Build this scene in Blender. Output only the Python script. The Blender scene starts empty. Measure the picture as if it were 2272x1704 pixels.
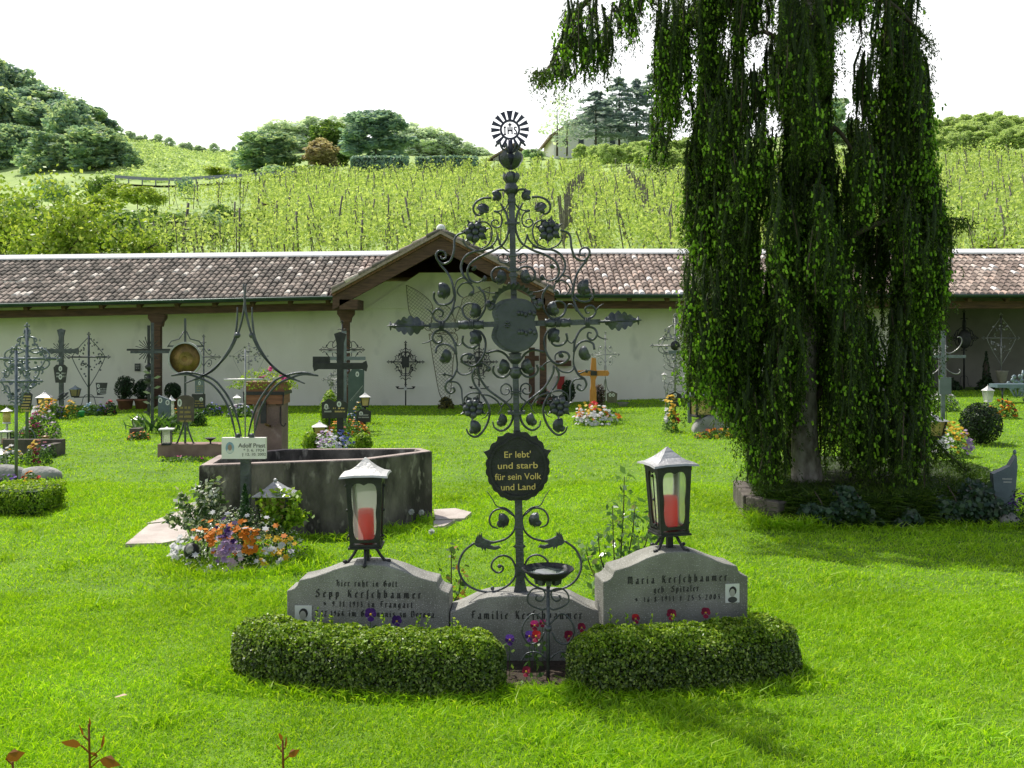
import bpy, math, random
import numpy as np
from mathutils import Vector, Matrix
rnd = random.Random(11)
NR = np.random.default_rng(11)
S = bpy.context.scene
COL = S.collection
PI = math.pi
# measured photograph geometry: focal length in photo pixels, optical axis column, horizon row, eye height
F, CX, HY, CH = 2209.0, 1136.0, 750.0, 1.6

def sstep(a, b, x):
    t = min(1, max(0, (x-a)/(b-a)))
    return t*t*(3-2*t)

def ground(x, y):
    return 0.36*sstep(-3, 11, x)*sstep(11, 22, y)

def P(px, py, Y):
    return Vector(((px-CX)*Y/F, Y, CH-(py-HY)*Y/F))

def gY(px, py):
    Y = F*CH/(py-HY)
    for _ in range(12):
        Y = F*(CH-ground((px-CX)*Y/F, Y))/(py-HY)
    return Y

def G(px, py):
    Y = gY(px, py); x = (px-CX)*Y/F
    return Vector((x, Y, ground(x, Y)))

# ------------------------------------------------------------------ mesh builder
class MB:
    def __init__(s):
        s.v = []; s.f = []; s.m = []; s.s = []
    def add(s, vs, fs, mi=0, smooth=False):
        o = len(s.v)
        s.v += [tuple(v) for v in vs]
        for f in fs:
            s.f.append(tuple(i+o for i in f)); s.m.append(mi); s.s.append(smooth)
        return s
    def box(s, c, d, mi=0, rot=None, taper=1.0):
        x, y, z = d[0]/2, d[1]/2, d[2]/2
        vs = []
        for k in (-1, 1):
            t = taper if k > 0 else 1.0
            for a, b in ((-1, -1), (1, -1), (1, 1), (-1, 1)):
                vs.append(Vector((a*x*t, b*y*t, k*z)))
        if rot is not None:
            vs = [rot @ v for v in vs]
        vs = [v+Vector(c) for v in vs]
        return s.add(vs, [(3, 2, 1, 0), (4, 5, 6, 7), (0, 1, 5, 4), (1, 2, 6, 5), (2, 3, 7, 6), (3, 0, 4, 7)], mi)
    def beam(s, a, b, w, h, mi=0, up=(0, 0, 1)):
        a = Vector(a); b = Vector(b); t = (b-a).normalized()
        sd = t.cross(Vector(up))
        if sd.length < 1e-5: sd = Vector((1, 0, 0))
        sd.normalize(); u = sd.cross(t)
        vs = []
        for p in (a, b):
            for i, j in ((-1, -1), (1, -1), (1, 1), (-1, 1)):
                vs.append(p+sd*(i*w/2)+u*(j*h/2))
        return s.add(vs, [(3, 2, 1, 0), (4, 5, 6, 7), (0, 1, 5, 4), (1, 2, 6, 5), (2, 3, 7, 6), (3, 0, 4, 7)], mi)
    def prism(s, poly, y0, y1, mi=0, off=(0, 0, 0)):
        n = len(poly); ox, oy, oz = off
        vs = [(p[0]+ox, y0+oy, p[1]+oz) for p in poly]+[(p[0]+ox, y1+oy, p[1]+oz) for p in poly]
        fs = [tuple(range(n)), tuple(range(2*n-1, n-1, -1))]
        for i in range(n):
            j = (i+1) % n
            fs.append((i, i+n, j+n, j))
        return s.add(vs, fs, mi)
    def slab(s, poly, z0, z1, mi=0):
        n = len(poly)
        vs = [(p[0], p[1], z0) for p in poly]+[(p[0], p[1], z1) for p in poly]
        fs = [tuple(range(n-1, -1, -1)), tuple(range(n, 2*n))]
        for i in range(n):
            j = (i+1) % n
            fs.append((i, j, j+n, i+n))
        return s.add(vs, fs, mi)
    def ring(s, outer, inner, y0, y1, mi=0):
        """plate with a hole; outer and inner have equal counts, in the xz plane"""
        n = len(outer); vs = []
        for pts in (outer, inner):
            for y in (y0, y1):
                vs += [(p[0], y, p[1]) for p in pts]
        fs = []
        for i in range(n):
            j = (i+1) % n
            fs += [(i, j, 2*n+j, 2*n+i), (n+j, n+i, 3*n+i, 3*n+j), (i, n+i, n+j, j), (2*n+j, 3*n+j, 3*n+i, 2*n+i)]
        return s.add(vs, fs, mi)
    def tube(s, pts, r, n=6, mi=0, flat=1.0, cap=True):
        """swept round bar; r is a number or a list; flat squashes across the plane normal (y)"""
        pts = [Vector(p) for p in pts]
        m = len(pts)
        rs = r if isinstance(r, (list, tuple)) else [r]*m
        vs = []; ref = None
        for i, p in enumerate(pts):
            t = (pts[min(i+1, m-1)]-pts[max(i-1, 0)])
            if t.length < 1e-9: t = Vector((0, 0, 1))
            t.normalize()
            if ref is None:
                ref = Vector((0, 1, 0)) if abs(t.y) < 0.9 else Vector((1, 0, 0))
            a = (ref-t*ref.dot(t))
            if a.length < 1e-6: a = Vector((1, 0, 0))-t*t.x
            a.normalize(); ref = a
            b = t.cross(a)
            for k in range(n):
                th = 2*PI*(k+.5)/n
                vs.append(p+a*(math.cos(th)*rs[i]*flat)+b*(math.sin(th)*rs[i]))
        fs = []
        for i in range(m-1):
            for k in range(n):
                q = (k+1) % n
                fs.append((i*n+k, i*n+q, (i+1)*n+q, (i+1)*n+k))
        if cap:
            fs.append(tuple(range(n-1, -1, -1))); fs.append(tuple(range((m-1)*n, m*n)))
        return s.add(vs, fs, mi, n > 4)
    def lathe(s, prof, n=16, c=(0, 0, 0), mi=0, smooth=True, rot=0):
        vs = []; c = Vector(c)
        for r, z in prof:
            for k in range(n):
                a = 2*PI*k/n+rot
                vs.append(c+Vector((r*math.cos(a), r*math.sin(a), z)))
        fs = []
        for i in range(len(prof)-1):
            for k in range(n):
                q = (k+1) % n
                fs.append((i*n+k, i*n+q, (i+1)*n+q, (i+1)*n+k))
        fs.append(tuple(range(n-1, -1, -1)))
        fs.append(tuple(range((len(prof)-1)*n, len(prof)*n)))
        return s.add(vs, fs, mi, smooth)
    def ball(s, c, r, nu=8, nv=6, mi=0, jit=0):
        if not isinstance(r, (tuple, list)): r = (r, r, r)
        c = Vector(c); vs = [c+Vector((0, 0, -r[2]))]
        for i in range(1, nv):
            ph = -PI/2+PI*i/nv
            for k in range(nu):
                th = 2*PI*k/nu; j = 1+rnd.uniform(-jit, jit)
                vs.append(c+Vector((r[0]*math.cos(ph)*math.cos(th)*j, r[1]*math.cos(ph)*math.sin(th)*j, r[2]*math.sin(ph)*j)))
        vs.append(c+Vector((0, 0, r[2])))
        fs = []
        for k in range(nu):
            fs.append((0, 1+(k+1) % nu, 1+k))
            fs.append((len(vs)-1, 1+(nv-2)*nu+k, 1+(nv-2)*nu+(k+1) % nu))
        for i in range(nv-2):
            for k in range(nu):
                q = (k+1) % nu
                fs.append((1+i*nu+k, 1+i*nu+q, 1+(i+1)*nu+q, 1+(i+1)*nu+k))
        return s.add(vs, fs, mi, True)
    def disc(s, c, rx, rz, y, n=16, mi=0):
        return s.add([(c[0]+rx*math.cos(2*PI*k/n), y, c[1]+rz*math.sin(2*PI*k/n)) for k in range(n)], [tuple(range(n))], mi)
    def build(s, name, mats, parent=None, loc=None, label=None):
        me = bpy.data.meshes.new(name)
        me.from_pydata(s.v, [], s.f)
        for m in (mats if isinstance(mats, (list, tuple)) else [mats]): me.materials.append(m)
        me.polygons.foreach_set('material_index', s.m)
        me.polygons.foreach_set('use_smooth', s.s)
        me.update()
        return link(name, me, parent, loc, label)

def link(name, me, parent=None, loc=None, label=None):
    o = bpy.data.objects.new(name, me); COL.objects.link(o)
    if parent: o.parent = parent
    if loc is not None: o.location = loc
    if label: o['label'] = label
    return o

def tag(o, label=None, cat=None, group=None, kind=None):
    if label: o['label'] = label
    if cat: o['category'] = cat
    if group: o['group'] = group
    if kind: o['kind'] = kind
    return o

def thing(name, label, cat, loc=(0, 0, 0), rz=0, group=None, ry=0):
    o = bpy.data.objects.new(name, None); COL.objects.link(o)
    o.empty_display_size = .1
    o.location = loc; o.rotation_euler = (0, ry, rz)
    return tag(o, label, cat, group)

def copy_thing(src, loc, rz=None, label=None, group=None, scale=None):
    r = src.copy(); COL.objects.link(r); r.location = loc
    if rz is not None: r.rotation_euler = (0, 0, rz)
    if scale is not None: r.scale = scale
    if label: r['label'] = label
    if group: r['group'] = group
    for ch in src.children:
        c = ch.copy(); COL.objects.link(c); c.parent = r
        for g in ch.children:
            d = g.copy(); COL.objects.link(d); d.parent = c
    return r

def cr(pts, n=6):
    """Catmull-Rom through the points"""
    p = [Vector(q) for q in pts]
    p = [p[0]*2-p[1]]+p+[p[-1]*2-p[-2]]
    out = []
    for i in range(1, len(p)-2):
        for k in range(n):
            t = k/n
            out.append(.5*((2*p[i])+(p[i+1]-p[i-1])*t+(2*p[i-1]-5*p[i]+4*p[i+1]-p[i+2])*t*t+(3*p[i]-p[i-1]-3*p[i+1]+p[i+2])*t**3))
    out.append(p[-2])
    return out

def scroll(a, b, kind='C', flip=1, k0=1.0, k1=7.0, n=34):
    """C or S scroll whose eyes sit at a and b (x,z pairs); returns 3-D points in the y=0 plane"""
    th = 0; half = []
    N = n//2
    def run(sg):
        th = 0; x = z = 0; o = [(0., 0.)]
        for i in range(N):
            s_ = (i+.5)/N
            k = flip*(k0+k1*s_**3)*(1 if kind == 'C' else sg)
            th += sg*k/N if kind == 'C' else k/N*sg*1
            dx, dz = math.cos(th), math.sin(th)
            x += sg*dx/N; z += sg*dz/N
            o.append((x, z))
        return o
    pts = run(-1)[::-1]+run(1)[1:]
    q = np.array(pts)
    e0 = q[:6].mean(0); e1 = q[-6:].mean(0)
    w = complex(*(e1-e0)); t = complex(b[0]-a[0], b[1]-a[1])/w
    out = []
    for x, z in pts:
        c = (complex(x, z)-complex(*e0))*t
        out.append(Vector((a[0]+c.real, 0, a[1]+c.imag)))
    return out

def spiral(c, r0, r1, a0, turns, n=26, y=0):
    out = []
    for i in range(n+1):
        t = i/n; r = r0+(r1-r0)*t; a = a0+2*PI*turns*t
        out.append(Vector((c[0]+r*math.cos(a), y, c[1]+r*math.sin(a))))
    return out

# ------------------------------------------------------------------ numpy meshes (leaves, grass)
def np_mesh(name, V, Q, mats, mi=None):
    me = bpy.data.meshes.new(name)
    me.vertices.add(len(V)); me.loops.add(Q.size); me.polygons.add(len(Q))
    me.vertices.foreach_set('co', np.ascontiguousarray(V, dtype=np.float32).ravel())
    me.loops.foreach_set('vertex_index', np.ascontiguousarray(Q, dtype=np.int32).ravel())
    k = Q.shape[1]
    me.polygons.foreach_set('loop_start', np.arange(0, Q.size, k, dtype=np.int32))
    me.polygons.foreach_set('loop_total', np.full(len(Q), k, dtype=np.int32))
    for m in (mats if isinstance(mats, (list, tuple)) else [mats]): me.materials.append(m)
    if mi is not None: me.polygons.foreach_set('material_index', np.asarray(mi, dtype=np.int32))
    me.update(calc_edges=True)
    return me

def nrm(a):
    return a/np.maximum(np.linalg.norm(a, axis=1, keepdims=True), 1e-9)

def quads(Pt, T, B, L, W, bend=None):
    """diamond blades: base, left, tip, right"""
    L = np.broadcast_to(np.asarray(L, float), (len(Pt),))[:, None]
    W = np.broadcast_to(np.asarray(W, float), (len(Pt),))[:, None]
    tip = Pt+T*L
    if bend is not None: tip = tip+bend
    mid = Pt+T*L*.45
    V = np.stack([Pt, mid+B*W/2, tip, mid-B*W/2], 1).reshape(-1, 3)
    Q = np.arange(len(Pt)*4).reshape(-1, 4)
    return V, Q

def rdir(n):
    return nrm(NR.normal(size=(n, 3)))

def leaves(Pt, N, size, aspect=.55, jit=.8, up=.25, droop=0.0):
    """leaf quads that look roughly outward along N"""
    n = len(Pt)
    nn = nrm(N+jit*NR.normal(size=(n, 3))+np.array([0, 0, up]))
    T = np.cross(nn, rdir(n)); T = nrm(T+np.array([0, 0, -droop]))
    B = nrm(np.cross(nn, T))
    L = size*NR.uniform(.6, 1.3, n)
    return quads(Pt-T*L[:, None]*.5, T, B, L, L*aspect*NR.uniform(.8, 1.2, n))

def lump_fn(k=5, seed=0):
    g = np.random.default_rng(seed)
    d = nrm(g.normal(size=(k*4, 3)))*g.uniform(2, 6, (k*4, 1)); ph = g.uniform(0, 6.28, k*4)
    return lambda D: np.sin(D@d.T+ph).mean(1)*1.6

def shell(n, r, inner=.7, lump=.15, seed=0, zmin=-1.0):
    D = rdir(int(n*1.0))
    D[:, 2] = np.where(D[:, 2] < zmin, -D[:, 2], D[:, 2])
    rad = inner+(1-inner)*NR.uniform(0, 1, len(D))**.5
    rad = rad*(1+lump*lump_fn(seed=seed)(D))
    return D*rad[:, None]*np.array(r), D

def join(parts):
    Vs, Qs, o = [], [], 0
    for V, Q in parts:
        Vs.append(V); Qs.append(Q+o); o += len(V)
    return np.concatenate(Vs), np.concatenate(Qs)

# ------------------------------------------------------------------ materials
def nodes(name):
    m = bpy.data.materials.new(name); m.use_nodes = True
    nt = m.node_tree; nt.nodes.clear()
    out = nt.nodes.new('ShaderNodeOutputMaterial')
    return m, nt, out

def mat(name, c1, c2=None, scale=8, rough=.6, metal=0., bump=0., bscale=60, detail=6, sharp=(.35, .65), spec=.5, c3=None, s3=60, a3=(.6, .7), stretch=None, isl=None):
    m, nt, out = nodes(name); N = nt.nodes.new; L = nt.links.new
    b = N('ShaderNodeBsdfPrincipled'); L(b.outputs[0], out.inputs[0])
    b.inputs['Roughness'].default_value = rough; b.inputs['Metallic'].default_value = metal
    b.inputs['Specular IOR Level'].default_value = spec
    tc = N('ShaderNodeTexCoord'); co = tc.outputs['Object']
    if stretch:
        mp = N('ShaderNodeMapping'); mp.inputs['Scale'].default_value = stretch
        L(co, mp.inputs[0]); co = mp.outputs[0]
    src = None
    if c2 is not None:
        n1 = N('ShaderNodeTexNoise'); n1.inputs['Scale'].default_value = scale; n1.inputs['Detail'].default_value = detail
        L(co, n1.inputs['Vector'])
        r = N('ShaderNodeValToRGB'); r.color_ramp.elements[0].position = sharp[0]; r.color_ramp.elements[1].position = sharp[1]
        r.color_ramp.elements[0].color = (*c1, 1); r.color_ramp.elements[1].color = (*c2, 1)
        L(n1.outputs['Fac'], r.inputs[0]); src = r.outputs[0]
    if isl is not None:
        g = N('ShaderNodeNewGeometry'); rr = N('ShaderNodeValToRGB'); rr.color_ramp.interpolation = 'LINEAR'
        els = rr.color_ramp.elements
        while len(els) < len(isl): els.new(.5)
        for e, (p, c) in zip(els, isl): e.position = p; e.color = (*c, 1)
        L(g.outputs['Random Per Island'], rr.inputs[0])
        if src is None: src = rr.outputs[0]
        else:
            mx = N('ShaderNodeMix'); mx.data_type = 'RGBA'; mx.blend_type = 'MULTIPLY'; mx.inputs[0].default_value = 1
            L(rr.outputs[0], mx.inputs[6]); L(src, mx.inputs[7]); src = mx.outputs[2]
    if c3 is not None:
        n3 = N('ShaderNodeTexNoise'); n3.inputs['Scale'].default_value = s3; n3.inputs['Detail'].default_value = 3
        L(co, n3.inputs['Vector'])
        r3 = N('ShaderNodeMapRange'); r3.inputs[1].default_value = a3[0]; r3.inputs[2].default_value = a3[1]
        L(n3.outputs['Fac'], r3.inputs[0])
        mx = N('ShaderNodeMix'); mx.data_type = 'RGBA'
        L(r3.outputs[0], mx.inputs[0])
        if src is not None: L(src, mx.inputs[6])
        else: mx.inputs[6].default_value = (*c1, 1)
        mx.inputs[7].default_value = (*c3, 1); src = mx.outputs[2]
    if src is not None: L(src, b.inputs['Base Color'])
    else: b.inputs['Base Color'].default_value = (*c1, 1)
    if bump:
        n2 = N('ShaderNodeTexNoise'); n2.inputs['Scale'].default_value = bscale; n2.inputs['Detail'].default_value = 5
        L(co, n2.inputs['Vector'])
        bp = N('ShaderNodeBump'); bp.inputs['Strength'].default_value = bump; bp.inputs['Distance'].default_value = .02
        L(n2.outputs['Fac'], bp.inputs['Height']); L(bp.outputs[0], b.inputs['Normal'])
    return m

def leafmat(name, stops, trans=.45, tcol=None, rough=.45, spec=.4, patch=None):
    """stops: [(pos, colour)] picked per leaf; translucent share lets back light through"""
    m, nt, out = nodes(name); N = nt.nodes.new; L = nt.links.new
    g = N('ShaderNodeNewGeometry'); r = N('ShaderNodeValToRGB')
    els = r.color_ramp.elements
    while len(els) < len(stops): els.new(.5)
    for e, (p, c) in zip(els, stops): e.position = p; e.color = (*c, 1)
    L(g.outputs['Random Per Island'], r.inputs[0])
    col = r.outputs[0]
    if patch:
        tc = N('ShaderNodeTexCoord'); n1 = N('ShaderNodeTexNoise'); n1.inputs['Scale'].default_value = patch[0]
        n1.inputs['Detail'].default_value = 4
        L(tc.outputs['Object'], n1.inputs['Vector'])
        mr = N('ShaderNodeMapRange'); mr.inputs[1].default_value = .3; mr.inputs[2].default_value = .7
        mr.inputs[3].default_value = patch[1]; mr.inputs[4].default_value = patch[2]
        L(n1.outputs['Fac'], mr.inputs[0])
        mx = N('ShaderNodeVectorMath'); mx.operation = 'SCALE'
        L(col, mx.inputs[0]); L(mr.outputs[0], mx.inputs['Scale']); col = mx.outputs[0]
    b = N('ShaderNodeBsdfPrincipled'); b.inputs['Roughness'].default_value = rough; b.inputs['Specular IOR Level'].default_value = spec
    L(col, b.inputs['Base Color'])
    t = N('ShaderNodeBsdfTranslucent')
    if tcol is None: tcol = (1.0, 1.0, .6)
    mu = N('ShaderNodeVectorMath'); mu.operation = 'MULTIPLY'; mu.inputs[1].default_value = tcol
    L(col, mu.inputs[0]); L(mu.outputs[0], t.inputs[0])
    mix = N('ShaderNodeMixShader'); mix.inputs[0].default_value = trans
    L(b.outputs[0], mix.inputs[1]); L(t.outputs[0], mix.inputs[2]); L(mix.outputs[0], out.inputs[0])
    return m

def glassmat(name, col, tr=.45, tl=.5, rough=.25):
    m, nt, out = nodes(name); N = nt.nodes.new; L = nt.links.new
    a = N('ShaderNodeBsdfTransparent'); a.inputs[0].default_value = (.95, .97, .95, 1)
    t = N('ShaderNodeBsdfTranslucent'); t.inputs[0].default_value = (*col, 1)
    d = N('ShaderNodeBsdfPrincipled'); d.inputs['Base Color'].default_value = (*col, 1); d.inputs['Roughness'].default_value = rough
    tc = N('ShaderNodeTexCoord'); n = N('ShaderNodeTexNoise'); n.inputs['Scale'].default_value = 45
    L(tc.outputs['Object'], n.inputs['Vector'])
    bp = N('ShaderNodeBump'); bp.inputs['Strength'].default_value = .5; bp.inputs['Distance'].default_value = .01
    L(n.outputs['Fac'], bp.inputs['Height']); L(bp.outputs[0], d.inputs['Normal'])
    m1 = N('ShaderNodeMixShader'); m1.inputs[0].default_value = tl
    L(d.outputs[0], m1.inputs[1]); L(t.outputs[0], m1.inputs[2])
    m2 = N('ShaderNodeMixShader'); m2.inputs[0].default_value = tr
    L(m1.outputs[0], m2.inputs[1]); L(a.outputs[0], m2.inputs[2]); L(m2.outputs[0], out.inputs[0])
    return m

IRON = mat('dark_wrought_iron', (.050, .057, .063), (.105, .115, .124), 14, .38, .45, .3, 90)
IRONB = mat('black_iron', (.016, .017, .018), (.035, .036, .038), 14, .5, .2, .2, 90)
IRONG = mat('grey_painted_iron', (.13, .155, .17), (.20, .23, .25), 12, .38, .4, .2, 90)
IRONS = mat('silvery_iron', (.20, .20, .20), (.32, .32, .31), 12, .35, .6, .2, 90)
IRONV = mat('violet_black_iron', (.035, .033, .07), (.06, .06, .10), 14, .45, .2)
BRONZE = mat('old_bronze', (.10, .06, .02), (.28, .17, .05), 9, .4, .5, .3, 40)
GRANITE = mat('speckled_granite', (.21, .205, .18), (.34, .335, .30), 5, .8, 0, .45, 150, c3=(.56, .56, .53), s3=170, a3=(.60, .66))
GRANITE2 = mat('mossy_granite', (.17, .168, .14), (.31, .305, .265), 4, .8, 0, .4, 150, c3=(.55, .55, .52), s3=170, a3=(.61, .67))
ENGRAVE = mat('engraved_dark', (.03, .03, .027), rough=.8)
TROUGH = mat('stained_porphyry', (.040, .035, .029), (.21, .185, .155), 6.5, .85, 0, .7, 50, detail=10, sharp=(.38, .70), c3=(.34, .31, .26), s3=15, a3=(.57, .72), stretch=(1, 1, .45))
PILLAR = mat('red_porphyry', (.14, .095, .078), (.25, .175, .145), 5, .8, 0, .4, 60, c3=(.32, .26, .23), s3=10, a3=(.62, .75))
PAVE = mat('pale_paving', (.42, .36, .32), (.58, .52, .47), 5, .85, 0, .4, 60)
KERB = mat('brown_kerb_stone', (.07, .058, .048), (.14, .12, .10), 6, .9, 0, .5, 60)
ROCK = mat('grey_boulder', (.20, .20, .19), (.42, .41, .38), 5, .9, 0, .7, 30)
MARBLE = mat('white_marble', (.84, .80, .74), (.92, .89, .84), 7, .5)
SLATE = mat('blue_grey_slate', (.09, .12, .14), (.14, .18, .20), 5, .55, 0, .2, 60)
PLAQUE = mat('black_plaque', (.02, .02, .022), (.035, .035, .037), 8, .35)
PLAQG = mat('grey_plaque', (.12, .15, .155), (.16, .19, .2), 8, .45)
GOLD = mat('gold_lettering', (.75, .55, .20), rough=.35, metal=.3)
GOLDD = mat('dull_gold_lettering', (.40, .29, .08), rough=.5)
WHITEL = mat('pale_lettering', (.55, .55, .52), rough=.6)
PORC = mat('porcelain', (.72, .72, .70), rough=.25)
PHOTOG = mat('portrait_grey', (.10, .10, .10), (.38, .37, .35), 60, .4)
WOOD = mat('dark_brown_timber', (.065, .034, .020), (.14, .075, .043), 4, .75, 0, .4, 40, stretch=(1, 1, 9))
WOODB = mat('brown_boards', (.14, .066, .032), (.27, .135, .07), 5, .75, 0, .3, 40, stretch=(8, 1, 1))
ORANGE = mat('orange_varnished_wood', (.50, .19, .03), (.62, .27, .06), 6, .45, 0, .1, 40, stretch=(6, 6, 1))
PLASTER = mat('white_plaster', (.78, .745, .64), (.88, .85, .75), .9, .95, 0, .35, 70, detail=10, c3=(.62, .60, .53), s3=2.3, a3=(.58, .8), stretch=(1, 1, .6))
GUTTER = mat('green_painted_gutter', (.03, .06, .05), (.05, .085, .07), 5, .3, .3)
RIDGE = mat('pale_mortar', (.76, .75, .73), (.85, .84, .82), 6, .9, 0, .4, 40)
TILE_L = mat('weathered_roof_tiles', (.62, .62, .62), (1, 1, 1), 22, .9, 0, .5, 60, isl=[(0, (.12, .105, .085)), (.38, (.22, .19, .155)), (.62, (.30, .25, .205)), (.82, (.40, .33, .27)), (.93, (.50, .42, .35)), (.965, (.80, .72, .60)), (1, (.9, .84, .75))])
TILE_R = mat('rosy_roof_tiles', (.68, .68, .68), (1, 1, 1), 22, .9, 0, .5, 60, isl=[(0, (.20, .155, .125)), (.38, (.35, .265, .22)), (.62, (.44, .34, .28)), (.80, (.52, .42, .35)), (.92, (.62, .46, .37)), (.96, (.86, .80, .74)), (1, (.92, .88, .84))])
TERRA = mat('terracotta', (.20, .085, .05), (.30, .13, .075), 8, .85, 0, .2, 50)
FROST = glassmat('frosted_glass', (.92, .95, .88), .68, .88)
AMBER = glassmat('amber_glass', (.62, .50, .22), .25, .55)
CLEARG = glassmat('lamp_glass', (.75, .75, .70), .45, .6)
CANDLE = leafmat('red_candle', [(0, (.92, .015, .015)), (1, (.92, .015, .015))], .6, (1.05, .6, .6), .4)
CANDLEW = mat('pale_candle', (.62, .55, .36), rough=.5)
LEADTOP = mat('grey_sheet_lead', (.32, .32, .32), (.48, .48, .48), 10, .42, .35, .3, 60)
LEADW = mat('pale_sheet_metal', (.55, .54, .52), (.68, .67, .64), 10, .4, .2, .2, 60)
SOIL = mat('dark_soil', (.030, .020, .013), (.07, .05, .033), 12, .95, 0, .8, 40)
WATER = mat('still_water', (.05, .07, .06), rough=.06)
BARK = mat('grey_spruce_bark', (.18, .155, .13), (.46, .42, .37), 16, .95, 0, .9, 45, stretch=(1, 1, .5))
BARKD = mat('dark_bark', (.04, .03, .022), (.085, .065, .05), 12, .95, 0, .5, 40)
STAKE = mat('weathered_stake', (.10, .09, .075), (.20, .18, .15), 9, .9)
HOUSEW = mat('house_plaster', (.84, .82, .78), (.90, .88, .85), 2, .9)
HOUSER = mat('house_roof', (.20, .14, .11), (.30, .22, .18), 3, .9)
GLASSD = mat('dark_window_glass', (.06, .07, .09), rough=.1)
GREENP = mat('green_plastic', (.02, .28, .07), rough=.4)
REDP = mat('red_plastic', (.35, .02, .02), rough=.4)
VERDI = mat('verdigris_metal', (.16, .22, .25), (.26, .32, .34), 8, .5, .3)

GRASSM = leafmat('grass_blades', [(0, (.21, .42, .010)), (.5, (.36, .635, .020)), (.88, (.47, .72, .036)), (1, (.60, .74, .18))], .5, (1.15, 1.1, .3), .5, .35, patch=(.8, .74, 1.14))
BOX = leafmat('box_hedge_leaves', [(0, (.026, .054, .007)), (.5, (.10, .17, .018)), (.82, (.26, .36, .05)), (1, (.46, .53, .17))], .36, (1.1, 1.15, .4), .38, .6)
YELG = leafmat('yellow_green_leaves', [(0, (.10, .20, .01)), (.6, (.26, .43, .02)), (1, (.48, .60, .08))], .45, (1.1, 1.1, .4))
MIDG = leafmat('mid_green_leaves', [(0, (.03, .085, .012)), (.6, (.075, .17, .025)), (1, (.20, .32, .07))], .42)
ROSEL = leafmat('glossy_rose_leaves', [(0, (.08, .17, .05)), (.6, (.17, .32, .09)), (.9, (.3, .46, .12)), (1, (.4, .28, .10))], .4, rough=.22, spec=.9)
DARKG = leafmat('dark_green_leaves', [(0, (.010, .030, .010)), (.6, (.022, .055, .015)), (1, (.05, .10, .03))], .3)
NEEDLE = leafmat('spruce_needles', [(0, (.026, .050, .007)), (.6, (.062, .115, .013)), (.9, (.12, .20, .022)), (1, (.11, .09, .05))], .4, (1.1, 1.2, .5), .6, .3)
SHOOT = leafmat('new_spruce_shoots', [(0, (.14, .32, .014)), (.6, (.27, .50, .028)), (1, (.42, .66, .06))], .5, (1.1, 1.15, .4), .5)
IVY = leafmat('ivy_leaves', [(0, (.012, .035, .012)), (.7, (.03, .075, .022)), (1, (.07, .13, .05))], .25, rough=.35, spec=.6)
VINE = leafmat('vine_leaves', [(0, (.24, .35, .10)), (.5, (.41, .53, .17)), (1, (.62, .70, .34))], .5, (1.1, 1.1, .5), spec=.05, patch=(.12, .85, 1.1))
FRUIT = leafmat('fruit_tree_leaves', [(0, (.15, .25, .035)), (.6, (.34, .48, .07)), (1, (.55, .62, .18))], .45, (1.1, 1.1, .45))
WOODN = leafmat('wood_leaves', [(0, (.22, .37, .32)), (.55, (.42, .60, .40)), (1, (.70, .82, .44))], .5, spec=.1, patch=(.4, .6, 1.3))  # air haze and lit and shaded patches put into the leaf colour
WOODF = leafmat('far_wood_leaves', [(0, (.66, .78, .72)), (.6, (.72, .84, .72)), (1, (.80, .90, .72))], .45, patch=(.25, .9, 1.1))  # thicker air haze put into the colour, very pale
WOODD = leafmat('dark_far_leaves', [(0, (.20, .34, .34)), (.6, (.32, .48, .42)), (1, (.50, .66, .46))], .5, spec=.1, patch=(.4, .7, 1.25))  # bluish air haze mixed into the darker leaf colour
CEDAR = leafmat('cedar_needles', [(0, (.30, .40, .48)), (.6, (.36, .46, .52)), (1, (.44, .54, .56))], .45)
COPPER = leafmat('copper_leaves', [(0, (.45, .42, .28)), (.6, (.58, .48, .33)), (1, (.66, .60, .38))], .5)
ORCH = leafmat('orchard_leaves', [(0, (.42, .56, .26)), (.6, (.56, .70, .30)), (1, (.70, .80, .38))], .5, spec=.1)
SHRUB = leafmat('shrub_leaves', [(0, (.09, .18, .05)), (.6, (.18, .31, .07)), (1, (.33, .46, .11))], .45)
def petal(name, a, b, t=.4): return leafmat(name, [(0, a), (1, b)], t, (1, 1, 1), .6, .3)
PET = dict(orange=petal('orange_petals', (.70, .20, .01), (.85, .34, .02)), yellow=petal('yellow_petals', (.75, .48, .02), (.85, .62, .06)),
           white=petal('white_petals', (.72, .70, .72), (.85, .85, .82)), lilac=petal('lilac_petals', (.42, .26, .50), (.62, .45, .66)),
           blue=petal('blue_petals', (.14, .16, .50), (.30, .34, .66)), purple=petal('purple_petals', (.035, .010, .10), (.10, .03, .22)),
           violet=petal('violet_petals', (.16, .06, .48), (.28, .12, .60)),
           red=petal('red_petals', (.50, .01, .02), (.68, .04, .03)), wine=petal('wine_petals', (.16, .005, .03), (.34, .02, .06)),
           pink=petal('pink_petals', (.62, .03, .22), (.78, .10, .35)), pale=petal('pale_pink_petals', (.62, .42, .50), (.80, .65, .70)),
           lightblue=petal('light_blue_petals', (.35, .55, .68), (.50, .68, .76)), brown=petal('brown_petals', (.20, .03, .01), (.42, .12, .02)))
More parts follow.
